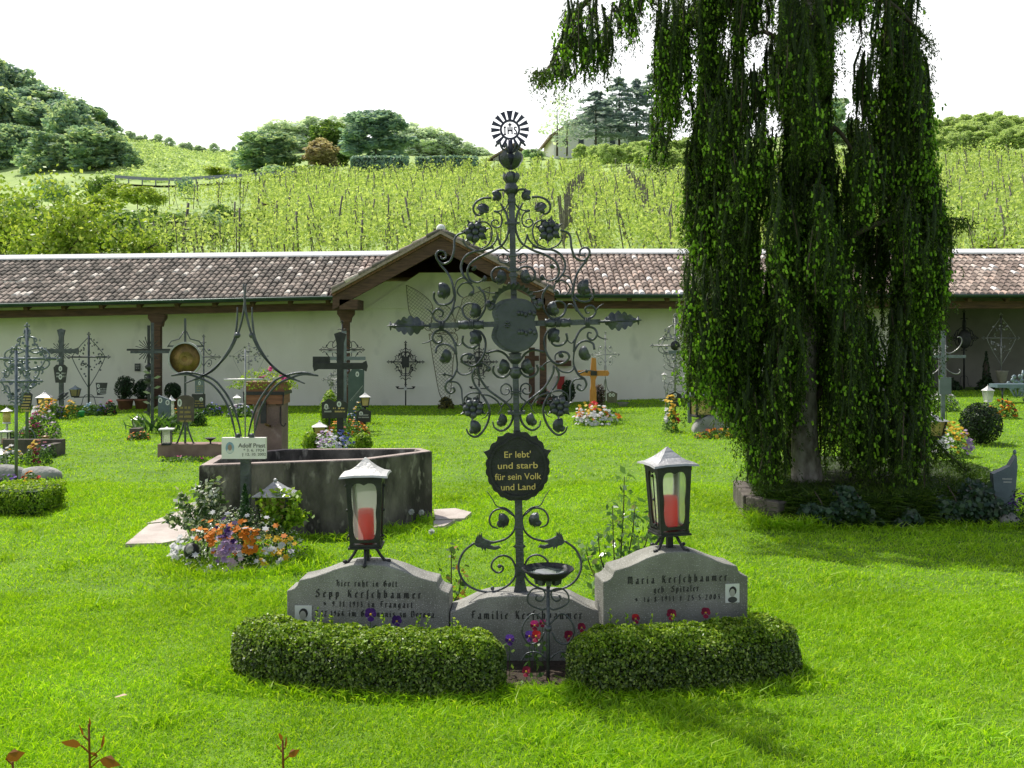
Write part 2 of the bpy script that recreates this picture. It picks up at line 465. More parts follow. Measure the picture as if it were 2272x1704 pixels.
# ------------------------------------------------------------------ ground, hillside
def grid_sheet(name, xs, ys, zf, m, kind='structure'):
    V = [(x, y, zf(x, y)) for y in ys for x in xs]
    n = len(xs)
    Q = [(j*n+i, j*n+i+1, (j+1)*n+i+1, (j+1)*n+i) for j in range(len(ys)-1) for i in range(n-1)]
    me = np_mesh(name, np.array(V), np.array(Q), m)
    me.polygons.foreach_set('use_smooth', [True]*len(Q))
    o = link(name, me); o['kind'] = kind
    return o
LAWNM = mat('lawn_soil_green', (.08, .17, .004), (.14, .27, .008), 3, .95, 0, .6, 60, c3=(.20, .27, .04), s3=14, a3=(.62, .8))
grid_sheet('lawn', np.linspace(-46, 46, 93), np.linspace(-14, 26.6, 82), ground, LAWNM)

TC = [-900, -300, 0, 250, 520, 750, 1000, 1250, 1480, 1750, 2050, 2272, 3200]
TY = [26.2, 28.4, 35, 60, 90, 120, 170, 260, 420, 900]
TP = np.array([
    [890, 640, 590, 520, 470, 430, 330, 200, 300, 500],
    [890, 640, 590, 520, 470, 430, 330, 200, 300, 500],
    [890, 640, 592, 530, 480, 440, 330, 225, 300, 500],
    [890, 640, 592, 530, 462, 408, 345, 303, 350, 540],
    [890, 640, 588, 520, 455, 402, 365, 338, 370, 560],
    [890, 640, 582, 500, 434, 390, 350, 320, 370, 560],
    [890, 640, 580, 490, 422, 378, 355, 345, 400, 580],
    [890, 640, 580, 485, 415, 372, 342, 335, 400, 580],
    [890, 640, 580, 480, 410, 360, 318, 330, 400, 580],
    [890, 640, 580, 475, 405, 348, 305, 310, 400, 580],
    [890, 640, 580, 470, 398, 342, 298, 300, 390, 570],
    [890, 640, 580, 465, 392, 338, 292, 295, 390, 570],
    [890, 640, 580, 465, 392, 338, 292, 295, 390, 570]], float)
def pyprof(px, Y):
    i = int(np.clip(np.searchsorted(TC, px)-1, 0, len(TC)-2)); t = min(1, max(0, (px-TC[i])/(TC[i+1]-TC[i])))
    t = t*t*(3-2*t)
    la = np.interp(math.log(Y), np.log(TY), TP[i]); lb = np.interp(math.log(Y), np.log(TY), TP[i+1])
    return la+(lb-la)*t
def terr(x, Y):
    """height of the hillside at world x, Y"""
    px = x/Y*F+CX
    return CH-(pyprof(px, Y)-HY)*Y/F+.25*math.sin(x*.31+Y*.2)*min(1, Y/120)
def T(px, Y):
    x = (px-CX)*Y/F
    return Vector((x, Y, terr(x, Y)))

HILLM = mat('hill_grass', (.24, .36, .09), (.40, .52, .16), .16, .95, 0, 0, 60, detail=8, sharp=(.3, .7), c3=(.40, .47, .20), s3=.9, a3=(.56, .72))
pxs = np.linspace(-900, 3200, 165); ys = np.concatenate([np.linspace(26.2, 34, 8), np.geomspace(35, 900, 90)])
Vt = []; n = len(pxs)
for Y in ys:
    for a in pxs:
        x = (a-CX)*Y/F; Vt.append((x, Y, terr(x, Y) if Y > 26.3 else .15))
Qt = [(j*n+i, j*n+i+1, (j+1)*n+i+1, (j+1)*n+i) for j in range(len(ys)-1) for i in range(n-1)]
hm = np_mesh('hillside', np.array(Vt), np.array(Qt), HILLM); hm.polygons.foreach_set('use_smooth', [True]*len(Qt))
tag(link('hillside', hm), kind='structure')

# ------------------------------------------------------------------ grass blades
def blades(n, y0, y1, hlen, wid, xpad=.5):
    Y = (NR.uniform(y0**2, y1**2, n))**.5
    half = CX/F*Y+xpad
    X = NR.uniform(-1, 1, n)*half
    Z = np.array([ground(x, y) for x, y in zip(X, Y)])
    Pt = np.stack([X, Y, Z], 1)
    clump = .75+.5*np.sin(X*9+np.sin(Y*7)*2)*np.sin(Y*8+X*3)*.5+.22*np.sin(X*2.1+Y*1.7)
    T_ = nrm(np.stack([NR.normal(0, .38, n)+.08, NR.normal(0, .38, n)-.10, np.ones(n)], 1))
    B = nrm(np.cross(T_, rdir(n)))
    L = hlen*NR.uniform(.5, 1.35, n)*clump
    bend = np.stack([NR.normal(0, .33, n)*L, NR.normal(0, .33, n)*L, -.2*L], 1)
    return Pt, T_, B, L, wid*NR.uniform(.7, 1.3, n), bend
def clear_of(Pt, tests):
    k = np.ones(len(Pt), bool)
    for f in tests: k &= ~f(Pt[:, 0], Pt[:, 1])
    return k
no_grass = []          # filled by paving, trough and stones: functions of x, y arrays
def grow_grass():
    out = []
    for n, a, b, h, w, pad in ((190000, 3.3, 6.2, .052, .0050, .3), (170000, 6.2, 11, .050, .0075, .4), (130000, 11, 23.5, .046, .015, .6)):
        d = blades(n, a, b, h, w, pad)
        k = clear_of(d[0], no_grass)
        out.append(quads(*[q[k] if hasattr(q, '__len__') else q for q in d]))
    # longer tufts around stones and hedges
    tuft = []
    spots = [(r_, y_) for r_, y_ in zip(NR.uniform(-1, 1, 80), NR.uniform(3.7**.5, 12**.5, 80)**2)]
    for u_, y_ in spots: TUFTS.append((u_*.52*y_, y_, .05+.012*y_, .04+.01*y_, int(50+7*y_), .070))
    for (x, y, rx, ry, n, h) in TUFTS:
        a = NR.uniform(0, 2*PI, n); r = NR.uniform(.75 if n > 260 else 0, 1.15, n)
        X = x+rx*r*np.cos(a); Y = y+ry*r*np.sin(a)
        Z = np.array([ground(p, q) for p, q in zip(X, Y)])
        T_ = nrm(np.stack([NR.normal(0, .35, n), NR.normal(-.1, .35, n), np.ones(n)], 1)); B = nrm(np.cross(T_, rdir(n)))
        L = h*NR.uniform(.5, 1.3, n)
        bend = np.stack([NR.normal(0, .4, n)*L, NR.normal(0, .4, n)*L, -.2*L], 1)
        pt = np.stack([X, Y, Z], 1); k = clear_of(pt, no_grass)
        out.append(quads(pt[k], T_[k], B[k], L[k], (.0055+y*.0004)*np.ones(n)[k], bend[k]))
    V, Q = join(out)
    o = link('grass', np_mesh('grass', V, Q, GRASSM)); tag(o, 'short bright green lawn grass between the graves', 'grass', kind='stuff')
TUFTS = []

# ------------------------------------------------------------------ arcade along the back of the churchyard
ar = thing('arcade', 'long open arcade with tiled roof, timber gable and white back wall', 'arcade', (0, 23, 0))
AO = Vector((0, 23, 0))
def loc(v): return Vector(v)-AO
EY, RY = 22.3, 25.2
def ez(x): return 2.529+(x+4.05)*.0232 if x < -4.05 else 2.529+min(.04, (x+4.05)*.0083)
def rz_(x): return 3.676+(x+3.83)*.0112 if x < -3.83 else min(3.733, 3.676+(x+3.83)*.012)
XL, XR = -15.5, 17.0
w = MB()
w.box(((XL+9.2)/2, 23.6-23+.1, 1.42), (9.2-XL, .2, 3.05))
w.build('back_wall', PLASTER, ar)
DIM = mat('shade_toned_plaster', (.14, .135, .11), (.20, .19, .16), 1.5, .95)  # shade of the deep recess is put into this darker plaster colour
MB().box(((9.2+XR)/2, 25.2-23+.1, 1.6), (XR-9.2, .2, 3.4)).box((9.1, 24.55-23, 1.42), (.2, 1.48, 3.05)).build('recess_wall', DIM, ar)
# roof deck and boards
def roof_wing(x0, x1, name, m, skip=None):
    xs = [x0]+[x for x in np.arange(x0+1, x1-.4, 1.0) if not -.6 < x < 1.2]+[x1]
    if x0 < .6 < x1: xs = sorted(xs+[.65])
    nx = len(xs)
    b = MB()
    for i in range(nx-1):
        xa, xb = xs[i], xs[i+1]
        ye = 23.62 if (-3.72 <= xa and xb <= .66) else EY
        fe = (ye-EY)/(RY-EY); z0a, z0b = ez(xa)+(rz_(xa)-ez(xa))*fe-.03, ez(xb)+(rz_(xb)-ez(xb))*fe-.03
        q = [loc((xa, ye, z0a)), loc((xb, ye, z0b)), loc((xb, RY, rz_(xb)-.03)), loc((xa, RY, rz_(xa)-.03))]
        lo = [v-Vector((0, 0, .05)) for v in q]
        b.add(q+lo, [(0, 1, 2, 3), (7, 6, 5, 4), (0, 4, 5, 1), (2, 6, 7, 3)])
        q2 = [loc((xa, RY, rz_(xa)-.03)), loc((xb, RY, rz_(xb)-.03)), loc((xb, 27.4, rz_(xb)-.9)), loc((xa, 27.4, rz_(xa)-.9))]
        b.add(q2, [(0, 1, 2, 3)])
    deck = b.build('roof_deck', WOOD, ar)
    t = MB(); step = .146; rows = 13
    x = x0+.05
    while x < x1:
        for r in range(rows):
            t0 = r/rows; t1 = (r+1.25)/rows
            xx = x+rnd.uniform(-.008, .008); hz = rnd.uniform(-.006, .010)
            def pt(u, w_): return EY-.06+(RY-EY+.06)*u, ez(xx)+(rz_(xx)-ez(xx))*u+w_+hz
            vs = []
            for u, rad, lift in ((t0, .070, .022), (t1, .056, .0)):
                y, z = pt(min(u, 1.02), lift)
                for k in range(6):
                    a = PI*k/5
                    vs.append(loc((xx+rad*math.cos(a), y+.02*math.sin(a), z-.02+rad*.85*math.sin(a))))
            if skip and skip(xx, vs[2][1]+23): continue
            t.add(vs, [(k, k+1, k+7, k+6) for k in range(5)]+[(0, 1, 2, 3, 4, 5)], 0, False)
        x += step
    t.build('roof_tiles', m, ar)
def under_gable(x, y):
    # the gable roof rises out of the wing roof: leave the tiles beneath it out
    return abs(x+1.57) < 2.50-(y-EY)*.72
roof_wing(XL, -3.7, 'left', TILE_L, under_gable)
roof_wing(-3.7, XR, 'right', TILE_R, under_gable)
rc = MB()
for i in range(60):
    xa = XL+(XR-XL)*i/60; xb = XL+(XR-XL)*(i+1)/60
    za, zb2 = rz_(xa), rz_(xb); pr_ = [(-.17, -.015), (-.16, .02), (.02, .13), (.2, .02), (.2, -.02)]
    vs = [loc((xa, RY+y, za+z)) for y, z in pr_]+[loc((xb, RY+y, zb2+z)) for y, z in pr_]
    rc.add(vs, [(j, j+1, j+6, j+5) for j in range(4)])
rc.build('ridge_cap', RIDGE, ar)
gt = MB()
for xa, xb in ((XL, -3.86), (.84, XR)):
    n_ = 8
    prof = [(EY-.02-.075+.075*math.cos(PI+PI*k/6)-.0, -.075*math.sin(PI*k/6)) for k in range(7)]
    xs = np.linspace(xa, xb, n_)
    vs = []
    for x in xs:
        for y, z in prof: vs.append(loc((x, y-.03, ez(x)-.0+z)))
        for y, z in prof[::-1]: vs.append(loc((x, y-.03+(.006 if y < EY-.1 else -.006), ez(x)+z+.008)))
    m_ = 14
    gt.add(vs, [(i*m_+k, i*m_+(k+1) % m_, (i+1)*m_+(k+1) % m_, (i+1)*m_+k) for i in range(n_-1) for k in range(m_)], 0, True)
gt.build('gutter', GUTTER, ar)
for xa, xb in ((XL, -3.55), (.65, XR)):
    bm_ = MB(); xs = np.linspace(xa, xb, 7)
    for i in range(6):
        bm_.beam(loc((xs[i], 22.75, ez(xs[i])-.21)), loc((xs[i+1], 22.75, ez(xs[i+1])-.21)), .20, .17)
    bm_.build('eaves_beam', WOOD, ar)
rf = MB()
x = XL+.3
while x < XR:
    if not (-3.85 < x < .75):
        rf.beam(loc((x, EY+.10, ez(x)-.115)), loc((x, 23.58, ez(x)-.115+(rz_(x)-ez(x))*.42)), .09, .10)
    x += .85
rf.build('rafters', WOOD, ar)
# posts with carved corbels
PX = [P(350, 900, 22.75).x, P(768, 900, 22.75).x, P(1205, 900, 22.75).x, P(1570, 900, 22.75).x, P(2020, 900, 22.75).x]
for i, x in enumerate(PX):
    g = ground(x, 22.75); top = ez(x)-.296
    po = MB().box((x, 22.75-23, (g+top-.28)/2), (.155, .155, top-.28-g)).build('post', WOOD, ar)
    c = [(-.19, 0), (.19, 0), (.19, -.09), (.16, -.13), (.13, -.17), (.105, -.28), (-.105, -.28), (-.13, -.17), (-.16, -.13), (-.19, -.09)]
    MB().prism(c, -.10, .10, 0, (x, 22.75-23, top)).build('corbel', WOOD, po)
# gable
gx = (978-CX)*21.9/F; gz = 1.6+(750-517)*21.9/F
gl = (737-CX)*21.9/F; gr = (1230-CX)*21.9/F; gez = 1.6+(750-649)*21.9/F
def gable_plane(d, th0, th1, y0, y1, m, name, mi=0):
    b = MB()
    for sx in (gl, gr):
        nrmv = Vector((-(gz-gez), 0, (sx-gx))).normalized()
        if nrmv.z < 0: nrmv = -nrmv
        a = Vector((sx, 0, gez)); c = Vector((gx, 0, gz))
        a2 = a+(a-c).normalized()*.0
        vs = []
        for y in (y0, y1):
            for p_, th in ((a2, th0), (c, th0), (c, th1), (a2, th1)):
                q = p_+Vector((0, 0, th/abs(nrmv.z)))
                vs.append(loc((q.x, y, q.z)))
        b.add(vs, [(0, 1, 2, 3), (7, 6, 5, 4), (0, 4, 5, 1), (1, 5, 6, 2), (2, 6, 7, 3), (3, 7, 4, 0)])
    return b.build(name, m, ar)
gable_plane(0, -.02, .05, 21.82, 25.6, TILE_R, 'gable_tiles')
gable_plane(0, -.07, -.024, 21.9, 25.6, WOODB, 'gable_boards')
gable_plane(0, -.33, -.074, 21.95, 22.06, WOOD, 'bargeboard')
gable_plane(0, -.24, -.074, 22.5, 22.64, WOOD, 'gable_rafter')
# edge tiles of the gable seen from the side
ge = MB()
for sx in (gl, gr):
    for k in range(8):
        t0 = k/8; 
        a = Vector((sx+(gx-sx)*t0, 21.88, gez+(gz-gez)*t0+.065)); b2 = Vector((sx+(gx-sx)*(t0+.135), 21.88, gez+(gz-gez)*(t0+.135)+.05))
        ge.tube([loc(a), loc(b2)], [.075, .06], 7)
ge.build('verge_tiles', TILE_L, ar)
MB().ball(loc((gx, 21.92, gz+.10)), .10, 8, 6).build('ridge_end', RIDGE, ar)
cz = 1.6+(750-607)*23.6/F
# flat board ceiling strip behind the gable and its two purlin ends
for sx in (gl+.35, gr-.35):
    MB().box((sx, 22.4-23, ez(sx)-.19), (.40 if sx < 0 else .3, .9, .22)).build('purlin_end', WOOD, ar)
MB().prism([(gl+.5, 2.3), (gr-.5, 2.3), (gx+.62, cz+.02), (gx-.62, cz+.02)], 23.55-23, 23.595-23).build('gable_wall', PLASTER, ar)

# ------------------------------------------------------------------ vineyard
def vine_ok(px, Y):
    if px < 330: return False
    if px < 560: return Y > 84 or Y < 44
    if px < 700: return True
    return True
Vp = []; posts = []
X = -34.0
while X < 62:
    Y = 29.5
    while Y < 112:
        x = X+(Y-33)*(.06-.16*sstep(-6, 30, X))
        px = x/Y*F+CX
        if -50+340 < px < 2500 and vine_ok(px, Y) and not (1330 < px < 1520 and Y > 92):
            z = terr(x, Y)
            n_ = (70 if Y < 48 else 36 if Y < 75 else 18) if rnd.random() > .05 else 6
            c = NR.normal(size=(n_, 3))*np.array([.24, .30, .42])+np.array([x, Y, z+1.15])
            Vp.append(c)
            if int(Y/5.6) != int((Y-.55-.0018*Y)/5.6): posts.append((x+rnd.uniform(-.1, .1), Y, z, px))
        Y += .52+.0018*Y
    X += 2.05
n_ = 60000; Yw = NR.uniform(29**2, 112**2, n_)**.5; pw = NR.uniform(560, 2500, n_); k_ = ~((pw > 1330) & (pw < 1520) & (Yw > 92)); Yw, pw = Yw[k_], pw[k_]
xw = (pw-CX)*Yw/F; zw = np.array([terr(a, b) for a, b in zip(xw, Yw)])+NR.uniform(.1, .8, len(Yw))
Vp.append(np.stack([xw, Yw, zw], 1))     # weeds and low shoots between the rows
Vp = np.concatenate(Vp)
V, Q = quads(*[a for a in (lambda n: (Vp, rdir(n), rdir(n), .075*NR.uniform(.6, 1.3, n)*(1+Vp[:, 1]/40), .06*NR.uniform(.6, 1.3, n)*(1+Vp[:, 1]/40)))(len(Vp))])
tag(link('vine_canopy', np_mesh('vine_canopy', V, Q, VINE)), 'light yellow-green vine leaves covering the slope behind the arcade', 'vines', kind='stuff')
posts = [p for p in posts if -30 < p[3] < 2310]
posts.sort(key=lambda p: p[1])
stake = MB().tube([(0, 0, -.2), (.06, 0, 1.9)], .036, 5); stake0 = None
rest = MB()
for i, (x, Y, z, px) in enumerate(posts):
    lean = rnd.choice([0, .12, -.2, -.3, .22, -.08]) if px > 500 else rnd.uniform(-.1, .1)
    if i < 290:
        if stake0 is None:
            stake0 = stake.build('vineyard_stake', STAKE); o = stake0
        else:
            o = stake0.copy(); COL.objects.link(o)
        o.location = (x, Y, z); o.rotation_euler = (rnd.uniform(-.1, .1), lean, rnd.uniform(0, .4)); k = rnd.uniform(.9, 1.25); o.scale = (1, 1, k)
        tag(o, 'weathered wooden stake among the vine leaves on the slope', 'stake', 'stakes in the vineyard')
    else:
        rest.tube([(x, Y, z), (x+lean, Y, z+1.9)], .06, 4)
for pa, pb in (((1250, 42), (1300, 86)), ((1442, 44), (1394, 86))):     # two close-set lines of stakes where rows end
    for i in range(52):
        u = i/51; Y = pa[1]+(pb[1]-pa[1])*u; b = T(pa[0]+(pb[0]-pa[0])*u+rnd.uniform(-3, 3), Y)
        rest.tube([b, b+Vector((rnd.uniform(-.25, .1), 0, rnd.uniform(1.5, 2.2)))], .05, 4)
for i in range(0, len(Vp), 23):                                          # slim vine stocks
    x, Y, z = Vp[i]
    if rnd.random() < (.20 if Y < 70 else .12) and 30 < Y:
        z0 = terr(x, Y); rest.tube([(x, Y, z0), (x-rnd.uniform(-.1, .5), Y, z0+rnd.uniform(1.0, 1.9))], rnd.uniform(.018, .034), 3)
if rest.v: tag(rest.build('vineyard_stakes', STAKE), 'dark vine stocks and thin stakes between the leaves of the vineyard slope', 'stakes', kind='stuff')

# ------------------------------------------------------------------ hill furniture
def frame_gate(px, Y, wpx, hpx, label):
    b = T(px, Y); t = thing('timber_frame', label, 'timber frame', b)
    w_, h_ = wpx*Y/F, hpx*Y/F
    for sx in (-1, 1): MB().box((sx*w_/2, 0, h_/2-.1), (.22, .22, h_+.2)).build('upright', WOOD, t)
    for z in (h_-.12, h_*.12): MB().box((0, .0, z), (w_-.22, .16, .18)).build('crossbeam', WOOD, t)
frame_gate(596, 70, 22, 36, 'tall dark timber frame standing at the edge of the vineyard')
frame_gate(541, 74, 22, 15, 'low dark timber frame left of the tall one by the vineyard')
# guard rail along the hill road
gpts = [T(a, 118-(a-250)*.012) for a in range(255, 721, 15)]
rail = thing('guard_rail', 'grey guard rail along the road that crosses the hill', 'guard rail', gpts[0])
rb = MB()
for a, b in zip(gpts[:-1], gpts[1:]):
    rb.beam(a-gpts[0]+Vector((0, 0, .95)), b-gpts[0]+Vector((0, 0, .95)), .06, .35)
rb.build('rail', IRONG, rail)
for p in gpts[::2]:
    MB().box(p-gpts[0]+Vector((0, .1, .4)), (.12, .12, 1.2)).build('rail_post', IRONG, rail)
rd = MB()
for a, b in zip(gpts[:-1], gpts[1:]):
    vs = [a+Vector((0, -.6, .12)), b+Vector((0, -.6, .12)), b+Vector((0, 5, .5)), a+Vector((0, 5, .5))]
    rd.add(vs, [(0, 1, 2, 3)])
tag(rd.build('road', mat('pale_asphalt', (.12, .12, .12), (.18, .18, .18), 2, .9)), kind='structure')
# low wooden fence at the upper right end of the vineyard
fp = [T(a, 96) for a in range(1440, 1560, 14)]
fe = thing('paddock_fence', 'low grey wooden rail fence below the orchard, left of the spruce', 'fence', fp[0])
for z in (.5, 1.0):
    q = MB()
    for a, b in zip(fp[:-1], fp[1:]): q.beam(a-fp[0]+Vector((0, 0, z)), b-fp[0]+Vector((0, 0, z)), .08, .2)
    q.build('fence_rail', STAKE, fe)
for p in fp[::2]: MB().box(p-fp[0]+Vector((0, .12, .6)), (.14, .14, 1.5)).build('fence_post', STAKE, fe)
# houses
def far_house(px0, px1, Y, py_eave, py_base, py_ridge, label, depth=9, win=0, skew=0):
    b = P((px0+px1)/2, py_base, Y); k = Y/F
    t = thing('hill_house', label, 'house', b, skew)
    w_ = (px1-px0)*k; he = (py_base-py_eave)*k; hr = (py_base-py_ridge)*k
    wl = MB(); wl.prism([(-w_/2, -3), (w_/2, -3), (w_/2, he), (0, hr-.3), (-w_/2, he)], 0, depth); wa = wl.build('wall', HOUSEW, t)
    r = MB()
    for s_ in (-1, 1):
        a = Vector((s_*(w_/2+.9), 0, he-.55)); c = Vector((0, 0, hr))
        vs = []
        for y in (-1.2, depth+1):
            for p_, dz in ((a, 0), (c, 0), (c, .28), (a, .28)): vs.append((p_.x, y, p_.z+dz))
        r.add(vs, [(0, 1, 2, 3), (7, 6, 5, 4), (0, 4, 5, 1), (1, 5, 6, 2), (2, 6, 7, 3), (3, 7, 4, 0)])
    r.build('roof', HOUSER, t)
    for i in range(win):
        x = -w_/2+w_*(i+.7)/(win+.4)
        MB().box((x, -.05, he*.62), (w_*.06, .12, he*.35)).build('window', GLASSD, t)
    return t
far_house(1228, 1420, 150, 302, 342, 236, 'white house with wide brown roof on the hilltop beside dark cedars', 10, 5, .12)
hh = far_house(1094, 1186, 160, 352, 372, 324, 'low pale house whose gable shows behind the tall iron cross', 8, 0)
# clipped hedges on the hill
def leafy_box(name, label, cat, base, sx, sy, sz, m, n, size, rz=0, core=None):
    t = thing(name, label, cat, base, rz)
    D = rdir(n); A = np.abs(D).max(1, keepdims=True); Pt = D/A*np.array([sx/2, sy/2, sz/2])*NR.uniform(.9, 1.04, (n, 1))
    Pt[:, 2] += sz/2
    V, Q = leaves(Pt, D, size)
    link('foliage', np_mesh('foliage', V, Q, m), t)
    MB().box((0, 0, sz*.45), (sx*.86, sy*.86, sz*.82)).build('leafy_box_core', core or DARKG, t)  # dark core added so no light passes between the leaves
    return t
YH = 112
for (a, b, lab) in ((782, 904, 'clipped dark hedge along the top of the vineyard, nearer the round trees'), (926, 1058, 'clipped dark hedge at the vineyard top, left of the tall cross')):
    q = T((a+b)/2, YH); z = CH-(376-HY)*YH/F
    leafy_box('clipped_hedge', lab, 'hedge', (q.x, YH, z-.2), (b-a)*YH/F, 1.4, 1.6, WOODD, 2200, .4, -.05)
# ------------------------------------------------------------------ broad-nib lettering
GL = {
 'i': (.46, [[(.10,.88),(.2,1),(.2,.12),(.34,0)], [(.16,1.36),(.24,1.28)]]),
 'n': (.78, [[(.10,.88),(.2,1),(.2,.02)], [(.2,.82),(.42,1),(.55,.88),(.55,.12),(.68,0)]]),
 'm': (1.12, [[(.10,.88),(.2,1),(.2,.02)], [(.2,.82),(.4,1),(.53,.88),(.53,.02)], [(.53,.82),(.73,1),(.87,.88),(.87,.12),(1.0,0)]]),
 'u': (.78, [[(.10,.88),(.2,1),(.2,.12),(.32,0),(.55,.16)], [(.45,.9),(.55,1),(.55,.12),(.68,0)]]),
 'r': (.56, [[(.10,.88),(.2,1),(.2,.05),(.3,0)], [(.2,.82),(.38,1),(.5,.88)]]),
 'e': (.6, [[(.54,.16),(.36,0),(.18,.14),(.18,.84),(.36,1),(.52,.80),(.2,.48)]]),
 'a': (.74, [[(.16,.88),(.36,1),(.52,.88),(.52,.12),(.66,0)], [(.52,.16),(.34,0),(.18,.15),(.2,.48),(.5,.62)]]),
 'o': (.72, [[(.36,0),(.18,.15),(.18,.85),(.36,1),(.55,.85),(.55,.15),(.36,0)]]),
 'h': (.76, [[(.12,1.42),(.2,1.52),(.2,.05),(.3,0)], [(.2,.82),(.42,1),(.56,.85),(.56,.1),(.40,-.3)]]),
 't': (.5, [[(.2,1.28),(.2,.12),(.32,0),(.44,.08)], [(.05,.95),(.40,.95)]]),
 'p': (.76, [[(.10,.88),(.2,1),(.2,-.45)], [(.2,.82),(.42,1),(.56,.85),(.56,.15),(.4,0),(.2,.12)]]),
 'k': (.72, [[(.12,1.42),(.2,1.52),(.2,.0)], [(.2,.55),(.45,1),(.55,.9)], [(.3,.62),(.5,.1),(.64,0)]]),
 's': (.58, [[(.5,.92),(.32,1),(.18,.8),(.48,.4),(.42,.05),(.15,.04)]]),
 'S': (.92, [[(.76,1.36),(.5,1.52),(.25,1.32),(.3,1.0),(.66,.74),(.76,.4),(.55,.04),(.2,.06),(.1,.32)]]),
 'K': (.88, [[(.22,1.5),(.22,.1),(.06,0)], [(.22,.8),(.5,1.0),(.68,1.45)], [(.32,.85),(.55,.6),(.6,.15),(.78,0)]]),
 'f': (.5, [[(.52,1.42),(.36,1.52),(.24,1.35),(.24,-.3)], [(.06,.95),(.42,.95)]]),
 'L': (.46, [[(.5,1.42),(.36,1.52),(.24,1.35),(.24,-.3)]]),  # long s
 'c': (.56, [[(.52,.12),(.36,0),(.18,.15),(.18,.85),(.36,1),(.5,.9)]]),
 'b': (.74, [[(.12,1.42),(.2,1.52),(.2,.12),(.38,0),(.56,.15),(.56,.85),(.4,1),(.2,.84)]]),
 'g': (.72, [[(.52,.16),(.34,0),(.18,.15),(.18,.85),(.36,1),(.52,.88),(.52,-.2),(.34,-.45),(.14,-.34)]]),
 'z': (.6, [[(.12,.95),(.48,1),(.22,.52),(.48,.42),(.46,.0),(.25,-.3),(.10,-.2)]]),
 'l': (.42, [[(.12,1.42),(.2,1.52),(.2,.12),(.34,0)]]),
 'd': (.74, [[(.12,1.5),(.5,1.0),(.55,.15),(.36,0),(.18,.15),(.18,.85),(.36,1)]]),
 'V': (.95, [[(.08,1.36),(.24,1.5),(.24,.2),(.46,0),(.8,.25),(.8,1.2),(.56,1.5),(.44,1.3)]]),
 'H': (.95, [[(.15,1.35),(.3,1.5),(.3,.12),(.12,0)], [(.3,.92),(.6,1.1),(.74,.9),(.74,.1),(.55,-.25)], [(.04,1.5),(.55,1.5)]]),
 'G': (.95, [[(.76,1.32),(.5,1.5),(.2,1.2),(.15,.4),(.4,.02),(.75,.2),(.78,.8),(.5,.85)], [(.45,1.36),(.45,.3)]]),
 'F': (.86, [[(.1,1.32),(.35,1.5),(.8,1.40)], [(.35,1.45),(.32,.2),(.1,0)], [(.1,.8),(.62,.86)]]),
 'M': (1.22, [[(.1,1.3),(.25,1.5),(.25,.1),(.1,0)], [(.25,1.35),(.48,1.5),(.6,1.3),(.6,.1)], [(.6,1.35),(.85,1.5),(.97,1.3),(.97,.12),(1.1,0)]]),
 '1': (.5, [[(.12,1.05),(.3,1.3),(.3,0)]]), '2': (.66, [[(.14,1.05),(.34,1.3),(.52,1.05),(.14,0),(.56,.04)]]),
 '3': (.66, [[(.14,1.22),(.5,1.25),(.28,.75),(.5,.5),(.42,.05),(.12,.05)]]), '4': (.7, [[(.44,1.3),(.12,.4),(.62,.4)], [(.46,.8),(.46,0)]]),
 '5': (.64, [[(.52,1.3),(.2,1.28),(.2,.76),(.5,.62),(.46,.1),(.14,.02)]]), '6': (.66, [[(.5,1.28),(.2,.75),(.18,.2),(.36,0),(.54,.25),(.42,.62),(.2,.52)]]),
 '7': (.6, [[(.12,1.28),(.52,1.28),(.26,0)]]), '8': (.66, [[(.34,.68),(.16,1.0),(.34,1.3),(.52,1.0),(.16,.3),(.34,0),(.54,.3),(.34,.68)]]),
 '9': (.66, [[(.5,.85),(.3,.68),(.16,1.0),(.34,1.3),(.52,1.1),(.46,.4),(.2,0)]]), '0': (.7, [[(.36,0),(.16,.3),(.16,1.0),(.36,1.3),(.56,1.0),(.56,.3),(.36,0)]]),
 '*': (.8, [[(.36,1.15),(.36,.35)], [(.06,.95),(.66,.55)], [(.06,.55),(.66,.95)]]), '+': (.7, [[(.34,1.25),(.34,.0)], [(.08,.85),(.6,.85)]]),
 '.': (.34, [[(.12,.06),(.18,0)]]), '-': (.34, [[(.12,.62),(.20,.54)]]), ' ': (.55, [])}
GL['A'] = (.74, GL['a'][1]+[[(.22,1.34),(.28,1.26)], [(.44,1.34),(.5,1.26)]])   # a with two dots

def nib_text(mb, text, cx, z, width, y, nib=.13, ang=38, xh=None, mi=0):
    adv = sum(GL[c][0] for c in text); k = xh or width/adv; kz = k
    gap = (width/k-adv)/max(1, len(text)-1)
    nx, nz = nib*k*math.cos(math.radians(ang)), nib*k*math.sin(math.radians(ang))
    x = cx-width/2; d = 0
    for c in text:
        w_, st = GL[c]
        for s_ in st:
            pts = [(x+p[0]*k, z+p[1]*kz) for p in s_]
            for a, b in zip(pts[:-1], pts[1:]):
                d += 1; yy = y-.00012*(d % 5)
                vs = [(a[0]-nx, yy, a[1]-nz), (b[0]-nx, yy, b[1]-nz), (b[0]+nx, yy, b[1]+nz), (a[0]+nx, yy, a[1]+nz)]
                if (vs[1][0]-vs[0][0])*(vs[2][2]-vs[0][2])-(vs[1][2]-vs[0][2])*(vs[2][0]-vs[0][0]) < 0: vs = vs[::-1]
                if abs((b[0]-a[0])*nz-(b[1]-a[1])*nx) < 1e-7: continue
                mb.add(vs, [(0, 1, 2, 3)], mi)
        x += (w_+gap)*k

